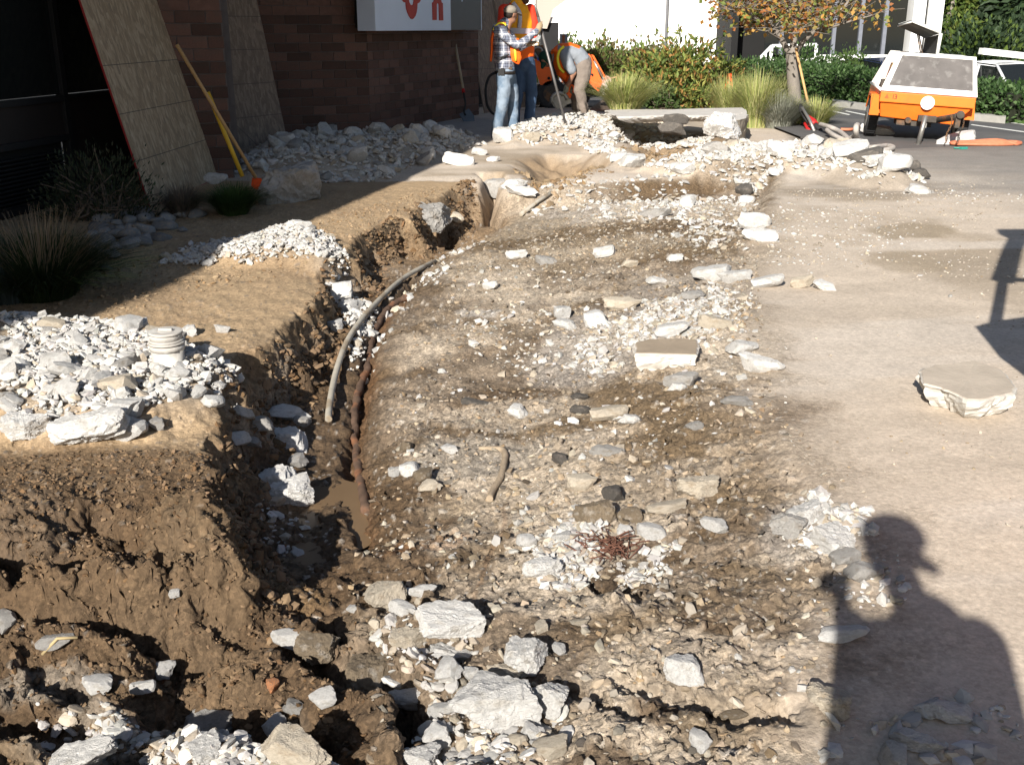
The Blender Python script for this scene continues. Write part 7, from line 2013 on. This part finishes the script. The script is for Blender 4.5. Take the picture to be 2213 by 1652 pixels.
lofted([([B2(555, 1470), B2(555, 1490)], [.05, .05])], .012, 'boots', M_bootm, w2, extra=ex)
def ex(b): ell_(b, hc2 + face2.normalized() * .055 - u * .075, (.062, .055, .055))
lofted([([hc2 - u * .06, hc2 - u * .08 + face2.normalized() * .05], [.04, .04])], .009, 'beard', mat('brown_beard', (.09, .045, .025), .9), w2, smooth=1, extra=ex)
def ex(b): ell_(b, hc2 + u * .05, (.09, .10, .08))
lofted([([hc2 + u * .04, hc2 + u * .06], [.05, .05])], .01, 'hair', M_hair, w2, smooth=1, extra=ex)
def ex(b): glove_geo(b, B2(800, 470, -.22), (.4, -.3, .3), (-.2, -.2, -.9), (0, 1, .2), 1.1)
lofted([([B2(800, 465, -.2), B2(802, 480, -.24)], [.04, .042])], .009, 'glove', mat('grey_glove', (.30, .32, .32), .8), w2, smooth=1, extra=ex)

# --- third worker bent double over the saw
Y3 = 18.3
def C3(x, y, d=0): return R3z(x, y, Y3 + d)
w3 = empty('person', Vector((C3(1390, 1380).x, Y3, .0)), 'worker in a green cap and grey t-shirt bent double over a cut-off saw', 'person')
hc3 = C3(935, 700, -.02); face3 = Vector((-.25, -.45, -.85))
def ex(b): head_geo(b, hc3, face3, 1.15)
lofted([([C3(1350, 720), C3(1230, 640), C3(1120, 640)], [.13, .14, .14]), ([C3(1110, 650), C3(1000, 680)], [.07, .065]), ([C3(1370, 760, -.08), C3(1350, 1080, -.12), C3(1385, 1340, -.08)], [.10, .075, .05]), ([C3(1340, 760, .12), C3(1280, 1060, .15), C3(1290, 1280, .15)], [.10, .075, .05]),
        ([C3(1180, 700, -.17), C3(1265, 860, -.2), C3(1180, 1030, -.12)], [.065, .052, .036]), ([C3(1130, 720, .17), C3(1110, 880, .18), C3(1225, 1040, .1)], [.065, .05, .036])], .016, 'body', M_skin, w3, extra=ex)
o = lofted([([C3(1375, 730), C3(1310, 650), C3(1220, 620), C3(1120, 630), C3(1075, 680)], [(.145, .17), (.145, .18), (.15, .19), (.155, .20), (.12, .15)]), ([C3(1165, 660, -.17), C3(1200, 760, -.2), C3(1240, 830, -.2)], [.10, .095, .085]), ([C3(1130, 700, .17), C3(1110, 820, .18)], [.10, .085])], .015, 'tshirt', M_grey, w3); folds(o, .015, .1)
o = lofted([([C3(1330, 580, .04), C3(1230, 545, .04), C3(1120, 560, .04), C3(1040, 640, .03)], [(.05, .16), (.06, .17), (.075, .18), (.09, .17)]), ([C3(1090, 600, .0), C3(1085, 720, .0), C3(1120, 850, 0), C3(1180, 920, .0)], [(.10, .18), (.10, .18), (.09, .17), (.07, .14)])], .014, 'vest', M_vest, w3); folds(o, .015, .1)
b = nb(); tube(b, cat_rom([C3(1150, 545, -.20), C3(1095, 600, -.215), C3(1075, 700, -.215), C3(1100, 800, -.21), C3(1150, 855, -.2)], 5), None, 6, flat=[(.022, .007)] * 21, up=Vector((0, 1, 0))); part('yellow_stripe', b, M_stripe, w3)
o = lofted([([C3(1385, 730), C3(1370, 800)], [(.14, .17), (.15, .18)]), ([C3(1385, 780, -.08), C3(1370, 930, -.12), C3(1330, 1060, -.13), C3(1370, 1220, -.1), C3(1385, 1320, -.08)], [.14, .125, .10, .085, .085]), ([C3(1340, 800, .12), C3(1290, 960, .15), C3(1270, 1080, .16), C3(1290, 1270, .15)], [.13, .11, .09, .08])], .016, 'trousers', M_khaki, w3); folds(o, .028, .09)
def ex(b): boot(b, C3(1380, 1330, -.08), (-.5, -.75)); boot(b, C3(1290, 1290, .15), (-.8, -.3))
lofted([([C3(1380, 1310, -.08), C3(1380, 1335, -.08)], [.06, .06])], .012, 'boots', M_bootl, w3, extra=ex)
def ex(b): ell_(b, hc3 + Vector((-.01, -.01, .03)), (.115, .115, .115))
lofted([([hc3, hc3 + Vector((0, 0, .04))], [.07, .06]), ([hc3 + Vector((-.04, -.06, -.06)), hc3 + Vector((-.06, -.10, -.12))], [.05, .03])], .010, 'cap', M_green, w3, smooth=2, extra=ex)
for wr, dd in ((C3(1180, 1020, -.12), (-.2, -.05, -.9)), (C3(1225, 1030, .1), (.1, -.2, -.9))):
    def ex(b): glove_geo(b, wr, dd, (-.9, 0, -.2), (0, 1, 0), 1.2)
    lofted([([wr, wr + Vector(dd) * .07], [.042, .048])], .009, 'glove', mat('grey_green_glove', (.26, .26, .19), .85), w3, smooth=1, extra=ex)

# --- the photographer, standing just behind the camera; only the shadow reaches the picture
w4 = empty('person', (.18, -.25, 0), 'photographer in a cap whose shadow falls on the lower right ground', 'person')
hd4 = Vector((.095, -.25, 1.745))
def ex(b): head_geo(b, hd4, (-.1, 1, -.15), 1.1)
lofted([([(.18, -.25, .98), (.18, -.25, 1.25), (.18, -.25, 1.44)], [(.12, .10), (.13, .11), (.15, .10)]), ([(.17, -.25, 1.48), (.115, -.25, 1.66)], [.06, .052]), ([(.10, -.25, .96), (.09, -.24, .5), (.09, -.28, .10)], [.08, .06, .045]), ([(.27, -.25, .96), (.29, -.24, .5), (.30, -.28, .10)], [.08, .06, .045]),
        ([(.055, -.25, 1.44), (.0, -.25, 1.20)], [.05, .042]), ([(.0, -.25, 1.20), (.005, -.12, 1.48)], [.042, .028]), ([(.33, -.25, 1.44), (.34, -.27, 1.16), (.31, -.22, .90)], [.05, .042, .032])], .014, 'body', M_skin2, w4, extra=ex)
lofted([([(.18, -.25, .95), (.18, -.25, 1.25), (.18, -.25, 1.42), (.19, -.25, 1.50)], [(.18, .14), (.185, .15), (.195, .14), (.11, .10)]), ([(.055, -.25, 1.45), (.02, -.25, 1.34), (.0, -.25, 1.20)], [.08, .068, .06]), ([(.0, -.25, 1.2), (.02, -.15, 1.46)], [.060, .042]), ([(.31, -.25, 1.45), (.335, -.27, 1.18), (.31, -.22, .95)], [.082, .066, .05])], .014, 'jacket', mat('dark_jacket', (.04, .045, .06), .9), w4)
lofted([([(.18, -.25, 1.0), (.18, -.25, .90)], [(.15, .12), (.16, .12)]), ([(.10, -.25, .92), (.09, -.24, .5), (.09, -.28, .08)], [.10, .08, .07]), ([(.27, -.25, .92), (.29, -.24, .5), (.30, -.28, .08)], [.10, .08, .07])], .015, 'trousers', M_jean2, w4)
def ex(b): boot(b, (.09, -.28, .10), (0, 1)); boot(b, (.30, -.28, .10), (0, 1))
lofted([([(.09, -.28, .1), (.09, -.28, .08)], [.05, .05])], .012, 'boots', M_bootm, w4, extra=ex)
def ex(b):
    ell_(b, hd4 + Vector((-.005, -.01, .06)), (.100, .11, .070))
    tube(b, [hd4 + Vector((.05, -.06, .0)), hd4 + Vector((.085, -.08, -.015)), hd4 + Vector((.108, -.09, -.030))], None, 10, flat=[(.05, .012), (.04, .010), (.02, .006)])
lofted([([hd4 + Vector((0, 0, .04)), hd4 + Vector((0, 0, .07))], [.06, .05])], .009, 'cap', M_capm, w4, smooth=1, extra=ex)
def ex(b): glove_geo(b, (.002, -.115, 1.485), (-.1, .2, 1), (-.9, .3, 0), (0, 1, 0), .8)
lofted([([(.0, -.125, 1.46), (.002, -.115, 1.49)], [.026, .026])], .007, 'hand', M_skin2, w4, smooth=1, extra=ex)
b = nb(); bx(b, (-.015, -.078, 1.541), (.085, .030, .056), None, .006); disc(b, (-.01, -.058, 1.541), .022, .02, 'Y', 20) ; tag(obj('camera_body', b, M_blk), 'small compact camera held up in front of the photographer', 'camera')

# --- machine standing out of frame at the right, whose shadow reaches in
mc = empty('compact_loader', (2.75, 2.7, 0), 'stand-on compact loader parked right of the frame, throwing the tall shadow at the right edge', 'loader')
def sh(px, py, z):
    """point at height z whose shadow falls on the plan position"""
    x, y = G(px, py); k = z / math.tan(SUN_EL); return Vector((x - SX * k, y - SY * k, z))
def plate(nm, pts, m, th=.05, hole=None):
    b = nb(); v = [b.verts.new(p) for p in pts]; f_ = b.faces.new(v); r_ = bmesh.ops.extrude_face_region(b, geom=[f_]); n_ = f_.normal.copy() if f_.normal.length else Vector((0, 1, 0))
    f_.normal_update(); bmesh.ops.translate(b, vec=f_.normal * th, verts=[q for q in r_['geom'] if isinstance(q, bmesh.types.BMVert)]); bmesh.ops.recalc_face_normals(b, faces=b.faces); return part(nm, b, m, mc)
p0 = sh(2152, 700, 1.25); p1 = sh(2168, 606, 1.62); p2 = sh(2188, 540, 1.98)
b = nb(); tube(b, [p0, p1], .035, 10); part('mast', b, M_dst, mc)
b = nb(); tube(b, [p1, p2, sh(2204, 505, 2.14)], None, 10, flat=[(.075, .05), (.07, .05), (.07, .05)]); part('mast_sleeve', b, M_org2, mc)
b = nb(); p3 = sh(2200, 508, 2.16); bx(b, p3 + Vector((.12, 0, .02)), (.42, .30, .12), None, .01); part('canopy', b, M_org2, mc)
b = nb(); tube(b, [sh(2180, 602, 1.62), sh(2200, 606, 1.60) + Vector((.35, 0, 0))], .03, 8); part('cross_bar', b, M_dst, mc)
b = nb(); cz_ = sh(2108, 702, 1.22); c2 = sh(2150, 690, 1.24) ; c3 = sh(2230, 680, 1.25); c4 = sh(2240, 830, .85); c5 = sh(2160, 770, 1.0)
poly(b, [[cz_, c2, c3, c4, c5]])
for f_ in list(b.faces):
    r_ = bmesh.ops.extrude_face_region(b, geom=[f_]); bmesh.ops.translate(b, vec=(.02, -.10, .03), verts=[q for q in r_['geom'] if isinstance(q, bmesh.types.BMVert)])
bmesh.ops.recalc_face_normals(b, faces=b.faces); part('hood', b, M_org2, mc)
b = nb(); bx(b, (2.75, 2.5, .62), (.75, 1.2, .5), None, .03); part('engine_body', b, M_org2, mc)
b = nb(); bx(b, (2.75, 2.5, .33), (.5, 1.0, .2), None, .02); part('chassis', b, M_dst, mc)
for sx_ in (-1, 1):
    b = nb(); xx_ = 2.75 + sx_ * .40
    hull(b, [[(xx_ - .1, 1.85, .2), (xx_ - .1, 2.0, 0.0), (xx_ - .1, 3.0, 0.0), (xx_ - .1, 3.15, .2), (xx_ - .1, 2.95, .38), (xx_ - .1, 2.05, .38)], [(xx_ + .1, 1.85, .2), (xx_ + .1, 2.0, 0.0), (xx_ + .1, 3.0, 0.0), (xx_ + .1, 3.15, .2), (xx_ + .1, 2.95, .38), (xx_ + .1, 2.05, .38)]]); part('track', b, M_blk, mc)
